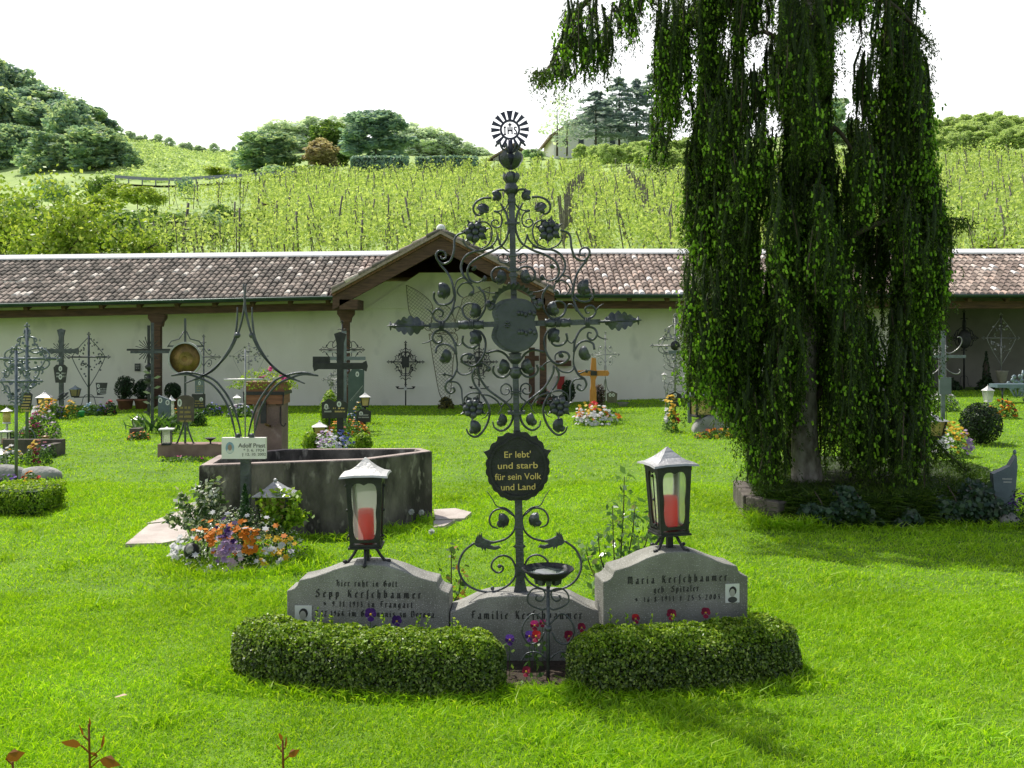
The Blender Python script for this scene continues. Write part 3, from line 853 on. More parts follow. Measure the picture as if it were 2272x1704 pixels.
def plain_text(name, text, size, loc_, m, parent, align='CENTER', bold=0.0, sx=1.0):
    cu = bpy.data.curves.new(name, 'FONT'); cu.body = text; cu.size = size; cu.align_x = align
    cu.extrude = .0006; cu.offset = bold; cu.space_line = 1.0
    ob = bpy.data.objects.new(name, cu); COL.objects.link(ob)
    dg = bpy.context.evaluated_depsgraph_get()
    me = bpy.data.meshes.new_from_object(ob.evaluated_get(dg))
    bpy.data.objects.remove(ob); bpy.data.curves.remove(cu)
    me.transform(Matrix.Rotation(PI/2, 4, 'X') @ Matrix.Diagonal((sx, 1, 1, 1)))
    me.materials.clear(); me.materials.append(m)
    return link(name, me, parent, loc_)

# ------------------------------------------------------------------ three headstones
def stone_outline(hw, hs, hc, prof):
    right = [(hw*u, hs+(hc-hs)*h) for u, h in prof]
    left = [(-x, z) for x, z in right[::-1]]
    return [(-hw*.995, -.15)]+left+right[1:] + [(hw*.995, -.15)]
PROF = [(0, 1.0), (.10, .995), (.2, .97), (.30, .90), (.42, .80), (.54, .66), (.66, .54), (.78, .46), (.845, .43), (.855, .36), (.87, .24), (.90, .15), (.95, .08), (1.0, .05), (1.0, 0)]
def headstone(name, label, pxl, pxr, Yf, py_top, py_sh, rz, m, depth=.17):
    k = Yf/F; hw = (pxr-pxl)/2*k/math.cos(rz)
    base = Vector((((pxl+pxr)/2-CX)*k, Yf, 0))
    t = thing(name, label, 'headstone', base, rz)
    o = stone_outline(hw, CH-(py_sh-HY)*k, CH-(py_top-HY)*k, PROF)
    mb = MB().prism(o, 0, depth)
    ob = mb.build('stone', m, t)
    bv = ob.modifiers.new('soft_edges', 'BEVEL'); bv.width = .006; bv.segments = 2; bv.limit_method = 'ANGLE'; bv.angle_limit = math.radians(38)
    return t, k, base
Y1 = 4.93
st1, k1, b1 = headstone('headstone', 'grey granite headstone with curved top left of the iron cross, violet pansies before it', 634, 997, Y1, 1252, 1316, math.radians(-3), GRANITE)
tx = MB()
def zz(py, Y): return CH-(py-HY)*Y/F
nib_text(tx, 'Hier ruht in Gott', (813-815)*k1, zz(1301, Y1), 137*k1, -.0015, .155, xh=8.8*k1)
nib_text(tx, 'Sepp KerLchbaumer', (816-815)*k1, zz(1326, Y1), 236*k1, -.0015, .165, xh=11.4*k1)
nib_text(tx, '* 9.11.1913 in Frangart', (816-815)*k1, zz(1347, Y1), 200*k1, -.0015, .155, xh=9.2*k1)
nib_text(tx, '+ 7.12.1964 im GefAngnis zu Verona', (822-815)*k1, zz(1368, Y1), 284*k1, -.0015, .155, xh=9.2*k1)
tx.build('inscription', ENGRAVE, st1)
def portrait(parent, x, z, w_, h_, y=-.004, oval=False, hair=True, n=18):
    """ceramic portrait: a pale card and a soft grey head and shoulders, kept generic"""
    p = MB()
    if oval: p.add([(x+w_/2*math.cos(2*PI*i/n), y, z+h_/2*math.sin(2*PI*i/n)) for i in range(n)], [tuple(range(n))])
    else: p.box((x, y+.003, z), (w_, .006, h_))
    o = p.build('portrait_card', PORC, parent)
    yy = y-.0012
    q = MB(); q.disc((x, z-h_*.34), w_*.33, h_*.16, yy, 14, 0)
    q.build('shoulders', mat('portrait_coat', (.06, .06, .065), rough=.4) if 'portrait_coat' not in bpy.data.materials else bpy.data.materials['portrait_coat'], o)
    q = MB(); q.disc((x+w_*.02, z+h_*.13), w_*.26, h_*.24, yy-.0006, 14, 0)
    q.build('hair', ENGRAVE, o)
    q = MB(); q.disc((x-w_*.02, z+h_*.03), w_*.19, h_*.22, yy-.0012, 14, 0)
    q.build('face', bpy.data.materials.get('portrait_face') or mat('portrait_face', (.42, .40, .37), rough=.35), o)
    return o
portrait(st1, (671-815)*k1, zz(1368, Y1), 38*k1, 46*k1)

Y2 = 4.86
st2, k2, b2 = headstone('headstone', 'weathered granite headstone with curved top right of the iron cross, portrait on its face', 1336, 1666, Y2, 1224, 1288, math.radians(9), GRANITE2, .18)
tx = MB()
nib_text(tx, 'Maria KerLchbaumer', (1503-1501)*k2, zz(1292, Y2), 230*k2, -.0015, .155, xh=11*k2)
nib_text(tx, 'geb. Spitaler', (1500-1501)*k2, zz(1313, Y2), 104*k2, -.0015, .155, xh=9*k2)
nib_text(tx, '* 16-8-1911 + 25-5-2003', (1504-1501)*k2, zz(1333, Y2), 196*k2, -.0015, .155, xh=8.6*k2)
tx.build('inscription', ENGRAVE, st2)
portrait(st2, (1629-1501)*k2/math.cos(.157), zz(1321, Y2), 33*k2, 42*k2)

Y3 = 4.90
k3 = Y3/F
st3 = thing('headstone', 'low granite headstone below the iron cross, between the two taller stones', 'headstone', ((1166-CX)*k3, Y3, 0))
hw = 167*k3
P3 = [(0, 1), (.3, .99), (.5, .93), (.62, .80), (.72, .58), (.82, .38), (.92, .22), (1, .12), (1, 0)]
ob = MB().prism(stone_outline(hw, zz(1362, Y3), zz(1322, Y3), P3), 0, .19).build('stone', GRANITE, st3)
bv = ob.modifiers.new('soft_edges', 'BEVEL'); bv.width = .006; bv.segments = 2; bv.limit_method = 'ANGLE'; bv.angle_limit = math.radians(38)
tx = MB(); nib_text(tx, 'Familie KerLchbaumer', (1168-1166)*k3, zz(1373, Y3), 246*k3, -.0015, .155, xh=11.8*k3)
tx.build('inscription', ENGRAVE, st3)

# ------------------------------------------------------------------ the tall wrought-iron cross
YC = 4.99; KC = YC/F
TILT = math.radians(1.3)
cross = thing('wrought_iron_cross', 'tall dark wrought-iron cross full of scrolls and grapes, sun emblem on top', 'grave cross', P(1155, 1318, YC), 0, None, -TILT)
def uv(sx, sy):
    dx, dy = sx-1155, 1318-sy
    return ((dx*math.cos(TILT)+dy*math.sin(TILT))*KC, (-dx*math.sin(TILT)+dy*math.cos(TILT))*KC)
ZA = lambda x, y: uv(850+x*.27125, 220+y*.27125)
ZB = lambda x, y: uv(850+x*.27125, 550+y*.27125)
ZC = lambda x, y: uv(900+x*.27125, 930+y*.27125)
def v3(p, y=0.): return Vector((p[0], y, p[1]))
def bar(zf, pts, r=.0059, taper=None, mirror=True, y=0, name='scroll', n=6):
    q = cr([v3(zf(*p)) for p in pts], 6)
    m = len(q)
    for s_ in ((1, -1) if mirror else (1,)):
        yy = [y+.006*math.sin(i*.25+len(pts)) for i in range(m)]
        pp = [Vector((s_*p.x, yy[i], p.z)) for i, p in enumerate(q)]
        rr = [r*(1-.45*max(0, (i/m-.75)/.25)) if taper is None else r*(taper[0]+(taper[1]-taper[0])*i/m) for i in range(m)]
        MB().tube(pp, rr, n).build(name, IRON, cross)
def curl_leaf(zf, x, y, r, ang=0, mirror=True, open_=2.45, name='curled_leaf'):
    """a cupped, jagged-edged acanthus leaf rolled over the end of a scroll"""
    c = v3(zf(x, y)); R_ = r*1.13*.27125*KC
    for s_ in ((1, -1) if mirror else (1,)):
        vs = []; fs = []; nu, nv = 16, 5
        for j in range(nv+1):
            ph = open_*j/nv
            for i in range(nu+1):
                th = -1.9+3.8*i/nu
                jag = 1+(.22 if i % 2 else -.06)*(j/nv)**2
                rad = R_*(.92+.10*math.sin(i*1.6)*(j/nv))
                a = th
                d = Vector((math.sin(ph*jag)*math.cos(a), math.sin(ph*jag)*math.sin(a), math.cos(ph*jag)))
                # roll axis points up and to the viewer
                q = Vector((d.x, -d.y*.75-.25*d.z, d.z))
                q = Matrix.Rotation(ang, 3, 'Y') @ q
                vs.append(Vector((s_*(c.x+q.x*rad), q.y*rad, c.z+q.z*rad)))
        for j in range(nv):
            for i in range(nu): fs.append((j*(nu+1)+i, j*(nu+1)+i+1, (j+1)*(nu+1)+i+1, (j+1)*(nu+1)+i))
        mb = MB().add(vs, fs, 0, True)
        mb.ball((s_*(c.x-R_*.15), -R_*.2, c.z-R_*.35), R_*.42, 7, 5, 0, .15)
        mb.build(name, IRON, cross)
def grapes(zf, x, y, r, mirror=True):
    c = v3(zf(x, y)); R_ = r*1.18*.27125*KC
    for s_ in ((1, -1) if mirror else (1,)):
        cx_ = s_*c.x
        t = MB()
        q = [(0, .0, .30)]+[(math.cos(2*PI*i/7+.3)*.55, math.sin(2*PI*i/7+.3)*.50, .30) for i in range(7)]
        for gx_, gz_, gr_ in q: t.ball((cx_+gx_*R_, -R_*(.30-.15*abs(gx_)), c.z+gz_*R_-.06*R_), R_*gr_, 9, 7)
        cl = t.build('grape_cluster', IRON, cross)
        lf = MB()
        for a in (20, 75, 125, 170, 215, 270, 325):
            a = math.radians(a+rnd.uniform(-10, 10))
            u = Vector((math.cos(a), 0, math.sin(a))); w_ = Vector((-u.z, 0, u.x)); o_ = Vector((cx_, .012, c.z))
            lf.add([o_+u*R_*.35, o_+u*R_*.75+w_*R_*.30+Vector((0, -.006, 0)), o_+u*R_*.9+w_*R_*.12, o_+u*R_*1.18+Vector((0, -.012, 0)), o_+u*R_*.9-w_*R_*.12, o_+u*R_*.75-w_*R_*.30+Vector((0, -.006, 0))], [(0, 1, 2, 3), (0, 3, 4, 5)])
        lf.build('vine_leaf', IRON, cl)
# stem in lengths, narrowing upward
sa, sb = ZC(938, 1400)[1], ZA(1050, 600)[1]
st = MB()
w0 = .056
zb = ZC(938, 1060)[1]; zs = ZC(935, 660)[1]; zt2 = ZC(920, 90)[1]; zsh = ZB(1085, 850)[1]
st.add([(s_*w_, y, z) for z, w_ in ((0.0, .038), (.03, .030), (.075, .0215), (zs, .019)) for s_, y in ((-1, -.016), (1, -.016), (1, .016), (-1, .016))],
       [(i*4+a, i*4+(a+1) % 4, i*4+4+(a+1) % 4, i*4+4+a) for i in range(3) for a in range(4)])
st.box((0, .012, (zs+zt2)/2), (.036, .02, zt2-zs)); 
st.box((0, 0, (zt2+zsh)/2), (.030, .028, zsh-zt2)); st.box((0, .018, (zsh+ZB(1075, 380)[1])/2), (.030, .028, ZB(1075, 380)[1]-zsh))
st.box((0, 0, (ZB(1075, 380)[1]+sb)/2), (.030, .028, sb-ZB(1075, 380)[1]))
st.build('stem', IRON, cross)
for py_, zf in ((1355, ZB), (1340, ZB), (1190, ZB), (1172, ZB)):
    z = zf(1095, py_)[1]; MB().box((0, 0, z), (.086 if py_ > 1300 and py_ < 1350 or py_ == 1355 else .055, .05, .008)).build('collar', IRON, cross)
for x_, y_, zf in ((1060, 1015, ZA), (1065, 830, ZA), (1065, 1280, ZA), (1078, 1440, ZA), (1080, 1395, ZA)):
    z = zf(x_, y_)[1]; MB().box((0, 0, z), (.076 if y_ == 1015 else .042, .044, .009 if y_ in (1015, 1280) else .016)).build('collar', IRON, cross)
for z_ in (1010, 1060, 1140, 1240, 1325): MB().ball((0, -.018, ZC(938, z_)[1]), (.006, .005, .006), 6, 4).build('rivet', IRON, cross)
for y_ in (900, 1020):   # leaf wraps below the shield
    z = ZB(1085, y_)[1]; MB().lathe([(.018, -.03), (.030, -.012), (.034, .0), (.027, .012), (.034, .022), (.020, .028)], 8, (0, 0, z)).build('leaf_sheath', IRON, cross)
# crossbar and end leaves
zx = (ZB(655, 632)[1]+ZB(1500, 610)[1])/2
xl = abs(ZB(375, 640)[0])
for s_ in (-1, 1):
    MB().box((s_*(xl+.055)/2+0, 0, zx), (xl-.055, .026, .027)).build('crossbar', IRON, cross)
    for px_ in (478, 720):
        x_ = s_*abs(ZB(px_, 640)[0])
        for d in (-.008, 0, .008): MB().tube([(x_+d, -.02, zx-.022), (x_+d, -.02, zx+.022)], .0042, 5).build('binding', IRON, cross)
    x_ = s_*abs(ZB(720, 640)[0])
    for d in (-1, 1): MB().lathe([(.012, -.035), (.021, -.015), (.023, .0), (.019, .02), (.024, .03)], 8, (0, 0, 0)).build('leaf_sheath', IRON, cross, (x_+d*.033, 0, zx)).rotation_euler = (0, d*PI/2, 0)
    # oak-like leaf
    L_ = .192; lob = [(u, .050*math.sin(PI*min(1, (u/.86)**.8))**.7*(.66+.34*abs(math.cos(PI*(u*6.2-.35*math.sin(u*3))))) if u < .84 else (.022 if .875 < u < .915 else .006*(1-u)*10)) for u in [i/44 for i in range(45)]]
    top = [(u*L_, v_) for u, v_ in lob]; bot = [(u*L_, -v_*1.05) for u, v_ in lob[::-1]]
    poly = top+bot[1:-1]
    n_ = len(poly)
    vs = [Vector((s_*(xl+.02+p[0]), -.002-abs(p[1])*.30+.010*math.sin(p[0]*40), p[1]+.004)) for p in poly]
    mid = [Vector((s_*(xl+.02+u*L_), -.016, .004)) for u, _ in lob]
    mb = MB(); m_ = len(lob)
    tp = vs[:m_]; bt = [vs[0]]+[vs[n_-1-i] for i in range(0, m_-2)]+[vs[m_-1]]
    mb.add(mid+tp, [(i, i+1, m_+i+1, m_+i) for i in range(m_-1)], 0, True)
    mb.add(mid+bt, [(i, m_+i, m_+i+1, i+1) for i in range(m_-1)], 0, True)
    mb.tube([(s_*(xl-.01), -.012, 0), (s_*(xl+.02+L_*.97), -.018, .004)], [.007, .003], 5)
    mb.build('end_leaf', IRON, cross, (0, 0, zx))
# scrolls, traced for one side and mirrored
bar(ZA, [(1030,905),(1036,830),(1020,775),(985,745),(935,748),(900,770)])
curl_leaf(ZA, 922, 795, 46, -.6)
bar(ZA, [(905,918),(955,916),(1000,890),(1028,845)], .0038)
bar(ZA, [(1032,1050),(1015,960),(990,900),(958,850)])
bar(ZA, [(885,808),(820,810),(765,840),(738,888),(748,930),(780,950),(805,940)])
curl_leaf(ZA, 815, 905, 50, -1.2)
bar(ZA, [(905,920),(950,935),(974,980),(962,1035),(918,1052),(886,1024),(900,992),(932,990),(944,1016),(925,1028)], .004)
bar(ZA, [(1032,1030),(1022,1100),(985,1180),(900,1240),(790,1290),(712,1350),(690,1420),(715,1478),(775,1500),(820,1475)])
curl_leaf(ZA, 822, 1468, 26, .4); curl_leaf(ZA, 740, 1378, 24, .9)
bar(ZA, [(935,1110),(962,1190),(1005,1232),(1034,1250)], .0042)
bar(ZA, [(935,1112),(922,1160),(870,1212),(780,1240),(700,1215),(655,1165),(660,1120)], .0042)
bar(ZA, [(775,1002),(845,1008),(886,1055),(888,1130),(855,1195),(790,1228)], .0044)
grapes(ZA, 755, 1082, 88)
bar(ZA, [(665,1090),(612,1108),(585,1150),(580,1240),(550,1320),(492,1346),(448,1318),(434,1272),(460,1242),(503,1252),(512,1295),(482,1308),(470,1285)])
bar(ZA, [(434,1290),(470,1355),(528,1425),(566,1505),(582,1600),(588,1640)])
bar(ZA, [(900,1205),(810,1238),(735,1250),(670,1290),(638,1360),(650,1430),(695,1488),(730,1508)])
bar(ZA, [(1036,1328),(1000,1342),(955,1330),(944,1292),(975,1266),(1010,1276),(1016,1305),(992,1316)], .0036)
bar(ZA, [(1036,1405),(990,1376),(925,1380),(888,1425),(900,1482),(930,1500)]); curl_leaf(ZA, 950, 1455, 58, .2)
bar(ZA, [(1036,1500),(990,1560),(905,1586),(825,1570),(762,1530)], .0044, (1, .4))
bar(ZB, [(780,320),(828,385),(838,470),(812,540),(770,588),(712,590),(662,552),(650,492),(690,456),(750,458)])
curl_leaf(ZB, 742, 512, 60, .1)
bar(ZB, [(588,420),(560,520),(500,602),(432,592),(405,545),(440,502),(488,520),(480,560),(452,556)])
bar(ZB, [(582,330),(592,380),(588,430)], .0048)
bar(ZB, [(418,362),(416,412),(450,460),(510,466),(558,442),(580,392)]); curl_leaf(ZB, 482, 352, 66, -.2)
bar(ZB, [(725,290),(662,246),(606,268),(584,330)], .0042)
bar(ZB, [(738,382),(735,322),(690,286),(640,300),(606,350),(625,388),(655,405)], .0042); curl_leaf(ZB, 715, 372, 24, .8)
bar(ZB, [(560,545),(588,492),(620,482),(642,505)], .0036)
bar(ZB, [(405,545),(375,510),(338,490)], .0042, (1, .3))
bar(ZB, [(600,872),(586,782),(540,702),(482,673),(424,690),(404,738),(438,780),(478,762),(475,722),(446,726)])
bar(ZB, [(404,745),(370,770),(318,782)], .0046, (1, .3)); 
bar(ZB, [(655,718),(650,770),(690,810),(742,816),(782,792)]); curl_leaf(ZB, 745, 738, 60, -.5)
bar(ZB, [(738,672),(800,692),(836,760),(830,850),(790,930),(740,966),(682,956),(642,918),(652,882),(702,866),(748,888),(756,930)])
curl_leaf(ZB, 700, 890, 26, .5)
bar(ZB, [(590,770),(612,800),(642,780),(652,745)], .0036)
bar(ZB, [(430,862),(442,810),(500,786),(560,810),(596,872)]); curl_leaf(ZB, 500, 885, 60, .3)
bar(ZB, [(598,872),(606,950),(604,1002),(642,1036),(702,1030),(748,992)], .0044)
bar(ZB, [(606,985),(570,1060),(522,1100),(510,1150),(545,1190),(583,1172),(575,1142),(552,1152)])
bar(ZB, [(522,1095),(600,1100),(638,1150),(646,1220),(652,1280)], .0044)
bar(ZB, [(570,1052),(500,1032),(440,1036)], .0044, (1, .3)); curl_leaf(ZB, 500, 1034, 15, .3)
bar(ZB, [(840,862),(930,842),(1000,872),(1052,942)]); bar(ZB, [(905,962),(900,1012),(940,1056),(1000,1056),(1048,1012)]); curl_leaf(ZB, 970, 972, 64, .2)
bar(ZB, [(752,985),(730,1050),(750,1120),(800,1190),(858,1280),(872,1352),(850,1442),(800,1520),(750,1546),(700,1520),(680,1480)]); curl_leaf(ZB, 738, 1468, 60, -.2)
bar(ZB, [(770,975),(780,1042),(850,1150),(940,1220),(1012,1272),(1050,1332),(1060,1392),(1030,1460),(970,1496),(912,1470),(896,1420)]); curl_leaf(ZB, 960, 1408, 54, .2)
bar(ZB, [(770,950),(800,940),(840,960),(870,990)], .004); curl_leaf(ZB, 858, 988, 24, .8)
bar(ZB, [(800,1190),(722,1186),(670,1222),(660,1272)], .0044); grapes(ZB, 735, 1308, 84)
bar(ZB, [(860,1345),(840,1380),(805,1400)], .0036, (1, .4))
bar(ZB, [(1056,1192),(1042,1232),(982,1282),(966,1312)], .004); bar(ZB, [(966,1312),(962,1330),(935,1360)], .0032, (1, .4))
bar(ZB, [(800,1196),(870,1210),(930,1250),(965,1300)], .0044)
bar(ZB, [(1052,1180),(1040,1130),(1000,1112),(966,1140),(968,1188),(1005,1200),(1032,1178),(1020,1152),(1000,1160)], .004)
bar(ZC, [(665,590),(708,650),(748,712),(820,730),(880,782),(900,842),(880,920),(820,980),(725,1010)], .0056, (.35, 1.1))
bar(ZC, [(885,790),(800,736),(722,752),(686,812),(702,872),(755,896)], .005); curl_leaf(ZC, 782, 830, 62, -.1)
bar(ZC, [(560,1012),(480,1080),(436,1172),(442,1262),(500,1350),(602,1404),(712,1414),(820,1370),(888,1300),(900,1222),(862,1142),(790,1116),(722,1150),(702,1212),(748,1258),(790,1242),(796,1206),(768,1192)], .0062, (1, .8))
for px_ in (766, 600): pass
MB().ball(v3(ZC(768, 1203)), .011, 8, 6).build('scroll_eye', IRON, cross); MB().ball(Vector((-ZC(768, 1203)[0], 0, ZC(768, 1203)[1])), .011, 8, 6).build('scroll_eye', IRON, cross)
for s_ in (-1, 1):   # open-jawed leaf where the lower scrolls meet
    o_ = v3(ZC(560, 1012)); e_ = v3(ZC(725, 1010)); d = e_-o_
    pl = [(0, -.06), (.10, .25), (.18, .42), (.20, .30), (.26, .55), (.30, .36), (.38, .52), (.42, .26), (.6, .16), (.8, .08), (1, .05), (1, -.05), (.85, -.06), (.8, -.14), (1.0, -.22), (1.2, -.18), (1.32, -.28), (1.05, -.38), (.8, -.34), (.6, -.28), (.55, -.44), (.46, -.28), (.42, -.42), (.34, -.24), (.15, -.2)]
    poly = [(s_*(o_.x+d.x*a), o_.z+d.x*b*.95) for a, b in pl]
    MB().prism(poly if s_ > 0 else poly[::-1], -.010, .010).build('jaw_leaf', IRON, cross)
    MB().ball((s_*abs(ZC(710, 1385)[0]), 0, ZC(710, 1385)[1]), (.010, .010, .012), 8, 6).build('scroll_knob', IRON, cross)
    tt = MB(); tt.add([(s_*.019, 0, ZC(0, 1062)[1]-.012), (s_*.034, 0, ZC(0, 1062)[1]), (s_*.019, 0, ZC(0, 1062)[1]+.012)], [(0, 1, 2)]); tt.build('spur', IRON, cross)
# shield-shaped box with its door
def half(pts, zf, cx_): return [(abs(zf(x, y)[0]-zf(cx_, y)[0]), zf(x, y)[1]) for x, y in pts]
SH = half([(1088,418),(1010,432),(960,470),(940,520),(942,560),(953,600),(950,640),(938,680),(932,730),(955,780),(1000,825),(1050,846),(1088,850)], ZB, 1088)
SH = [(0, SH[0][1])]+[(x*1.14, z) for x, z in SH[1:-1]]+[(0, SH[-1][1])]
pr = cr([(x, 0, z) for x, z in SH], 3)
po = [(-p.x, p.z) for p in pr]+[(p.x, p.z) for p in pr[::-1]][1:-1]
sbx = MB().prism([(p[0]*1.06, p[1]+(p[1]-zx)*.02) for p in po], -.055, .045).build('shield_box', IRON, cross)
dr = MB().prism([(p[0]*.93+.012, (p[1]-zx)*.97+zx) for p in po], -.068, -.058)
do = dr.build('shield_door', mat('door_iron', (.05, .06, .066), (.09, .10, .108), 7, .4, .3, .15, 50), sbx)
for y_ in (540, 690):
    h_ = MB(); z = ZB(1180, y_)[1]
    for x_ in (1125, 1150, 1180, 1215, 1250): h_.ball((ZB(x_, y_)[0]-ZB(1088, y_)[0], -.072, z+.006*math.sin(x_)), (.010, .006, .013), 7, 5)
    h_.build('hinge', IRON, sbx)
lk = MB(); z = ZB(1030, 630)[1]
for a in range(6): lk.ball((-.036+.010*math.cos(a*PI/3), -.071, z+.012*math.sin(a*PI/3)), .006, 6, 4)
lk.build('lock_rosette', IRON, sbx)
# crest above the shield
cro = MB(); zc_ = ZB(1090, 470)[1]; ro, ri = .114, .080
n_ = 26; out_ = []; inn = []
for i in range(n_+1):
    a = math.radians(8+164*i/n_); rr = ro*(1.0+(.07 if i % 2 else -.03))
    out_.append((rr*math.cos(a), zc_-.01+rr*.98*math.sin(a))); inn.append((ri*1.18*math.cos(a), zc_-.01+ri*1.12*math.sin(a)))
for i in range(n_):
    q = [out_[i], out_[i+1], inn[i+1], inn[i]]
    cro.add([(q[0][0], -.075, q[0][1]), (q[1][0], -.075, q[1][1]), (q[2][0], -.055, q[2][1]), (q[3][0], -.055, q[3][1]), (q[0][0], -.045, q[0][1]), (q[1][0], -.045, q[1][1]), (q[2][0], -.045, q[2][1]), (q[3][0], -.045, q[3][1])],
            [(0, 3, 2, 1), (4, 5, 6, 7), (0, 1, 5, 4), (2, 3, 7, 6)])
cro.build('crest', IRON, sbx)
for s_ in (-1, 1):
    x_ = s_*.126; z = ZB(880, 480)[1]-.004
    MB().tube(cr([(s_*.10, -.06, z+.012), (s_*.112, -.06, z-.008), (s_*.124, -.06, z-.008), (x_, -.06, z+.012)], 4), [.008]*13, 7).ball((x_, -.06, z+.016), (.016, .016, .02), 9, 6).build('crest_curl', IRON, sbx)
# verse plaque
zc = ZC(935, 390)[1]; a_, b_ = 275*.27125*KC, 288*.27125*KC
n_ = 90; out_ = []
for i in range(n_):
    a = 2*PI*i/n_
    rr = 1+.045*abs(math.sin(a*11))-.03
    up_ = math.sin(a)
    if up_ > .35: rr += .05*abs(math.sin(a*5.5+.4))
    for t0, g_ in ((math.radians(24), .13), (math.radians(156), .13), (math.radians(56), .07), (math.radians(124), .07)):
        rr += g_*math.exp(-((a-t0)/.06)**2)
    out_.append((a_*.95*rr*math.cos(a), zc+b_*.97*rr*math.sin(a)))
vp = MB().prism(out_, -.014, -.002).build('verse_plaque', IRONB, cross)
inn = []
for i in range(n_):
    a = 2*PI*i/n_; up_ = math.sin(a)
    rr = .80-(.09*math.exp(-((a-PI/2)/.55)**2) if False else 0)+.05*math.exp(-((a-PI/2)/.16)**2)-.05*math.exp(-((abs(a-PI/2)-.55)/.16)**2)
    inn.append((a_*rr*math.cos(a), zc+b_*rr*math.sin(a)))
MB().ring([(p[0]*1.08, (p[1]-zc)*1.08+zc) for p in inn], inn, -.024, -.0145).build('plaque_rim', IRONB, vp)
vt = MB().build('verse_lettering', GOLD, vp) if False else None
for i, (s_, y_, w_) in enumerate((("Er lebt'", 310, .132), ('und starb', 400, .200), ('für sein Volk', 490, .232), ('und Land', 575, .172))):
    o = plain_text('verse_line', s_, .0430, (0, -.0165, ZC(935, y_)[1]), GOLD, vp, bold=.0003)
    w_now = max(v.co.x for v in o.data.vertices)-min(v.co.x for v in o.data.vertices)
    o.data.transform(Matrix.Diagonal((w_/w_now, 1, 1.05, 1)))
# buds below the sun
def bud(zc0, r_ball, r_cup, h_, name, n_=6):
    b = MB().ball((0, 0, zc0), r_ball, 12, 8)
    o = b.build(name, IRON, cross)
    for k in range(n_):
        a = 2*PI*k/n_+.35; u = Vector((math.cos(a), math.sin(a), 0)); wv = Vector((-u.y, u.x, 0))
        prof = [(.15, -1.0, .10), (.62, -.72, .34), (.95, -.15, .42), (1.0, .35, .30), (.92, .62, .10), (1.05, .72, .02)]
        vs = []
        for rr, zz_, ww in prof:
            for s_ in (-1, 0, 1): vs.append(u*(rr-.05*abs(s_))*r_cup+wv*s_*ww*r_cup+Vector((0, 0, zc0+zz_*h_)))
        MB().add(vs, [(i*3+j, i*3+j+1, i*3+j+4, i*3+j+3) for i in range(5) for j in range(2)], 0, True).build('bud_leaf', IRON, o)
z1 = ZA(1050, 490)[1]; z2 = ZA(1055, 640)[1]
bud(z1, .030, .062, .055, 'flower_bud', 5); bud(z2, .032, .043, .038, 'flower_bud', 6)
MB().lathe([(.030, -.03), (.034, 0), (.018, .03), (.014, .06)], 10, (0, 0, z2-.05)).build('bud_stalk', IRON, cross)
zs_ = ZA(1038, 250)[1]
MB().lathe([(.014, 0), (.012, .04), (.010, (zs_-.05)-(z1+.03))], 8, (0, 0, z1+.03)).build('sun_stalk', IRONV, cross)
for s_, d in ((-1, .05), (1, .05), (-1, .02), (1, .025)):
    MB().tube(cr([(0, 0, z1+.03), (s_*d*.8, -.01, z1+.05), (s_*d*1.1, -.01, z1+.07+d*.3), (s_*d*1.5, -.01, z1+.062)], 4), [.006]*13, 5).build('tendril', IRON, cross)
# sun with monogram
kA = .27125*KC
sun = MB(); n_ = 40
sun.ring([(84*kA*math.cos(2*PI*i/n_), zs_+84*kA*math.sin(2*PI*i/n_)) for i in range(n_)], [(66*kA*math.cos(2*PI*i/n_), zs_+66*kA*math.sin(2*PI*i/n_)) for i in range(n_)], -.004, .004)
so = sun.build('sun_ring', IRONV, cross)
for i in range(16):
    a = 2*PI*i/16+PI/2
    if i == 8: continue
    big = 1.45 if i == 0 else 1
    u = (math.cos(a), math.sin(a)); w_ = (-u[1], u[0])
    poly = [(u[0]*r_*kA+w_[0]*h_*kA*big, zs_+u[1]*r_*kA+w_[1]*h_*kA*big) for r_, h_ in ((85, -8), (150, -17), (156, -20), (154, 0), (156, 20), (150, 17), (85, 8))]
    MB().prism(poly, -.0035, .0035).build('sun_ray', IRONV, so)
mo = MB()
def stroke(pts, w_=5.5):
    for a, b in zip(pts[:-1], pts[1:]): mo.beam((a[0]*kA, 0, zs_+a[1]*kA), (b[0]*kA, 0, zs_+b[1]*kA), .007, w_*kA, 0, (0, 1, 0))
stroke([(-42, -38), (-42, 22)]); stroke([(-52, 22), (-32, 22)]); stroke([(-52, -38), (-32, -38)])
stroke([(-16, -38), (-16, 22)]); stroke([(16, -38), (16, 22)]); stroke([(-16, -8), (16, -8)])
stroke([(54, 14), (46, 22), (36, 18), (34, 6), (52, -14), (52, -30), (42, -38), (32, -30)]); stroke([(0, -8), (0, 58)]); stroke([(-15, 40), (15, 40)])
mo.build('monogram', IRONV, so)
# candle-dish bowl on its own scrolled stand in front of the stones
YB = 4.62; kb = YB/F
bl = thing('holy_water_bowl', 'black iron holy water bowl on a scrolled stand before the low middle stone', 'bowl stand', ((1216-CX)*kb, YB, 0))
zb_ = zz(1262, YB); R_ = 57*kb
bo = MB().lathe([(.012, -.062), (.04, -.056), (.085, -.034), (R_*.97, -.006), (R_+.003, .0), (R_, .004), (R_*.93, -.004), (.08, -.030), (.01, -.05)], 28, (0, 0, zb_)).build('bowl', IRONB, bl)
MB().lathe([(R_*.92, -.0115), (R_*.5, -.010)], 24, (0, 0, zb_)).build('water', WATER, bo)
MB().tube([(0, 0, -.1), (0, 0, zb_-.05)], .009, 7).build('stand_stem', IRON, bl)
lb = MB()
for k in range(5):
    a = PI+.2+k*.7; lb.box((.05*math.cos(a), .05*math.sin(a), zb_-.05), (.022, .022, .034), rot=Matrix.Rotation(a, 3, 'Z'), taper=1.5)
lb.build('bowl_leaf', IRON, bl)
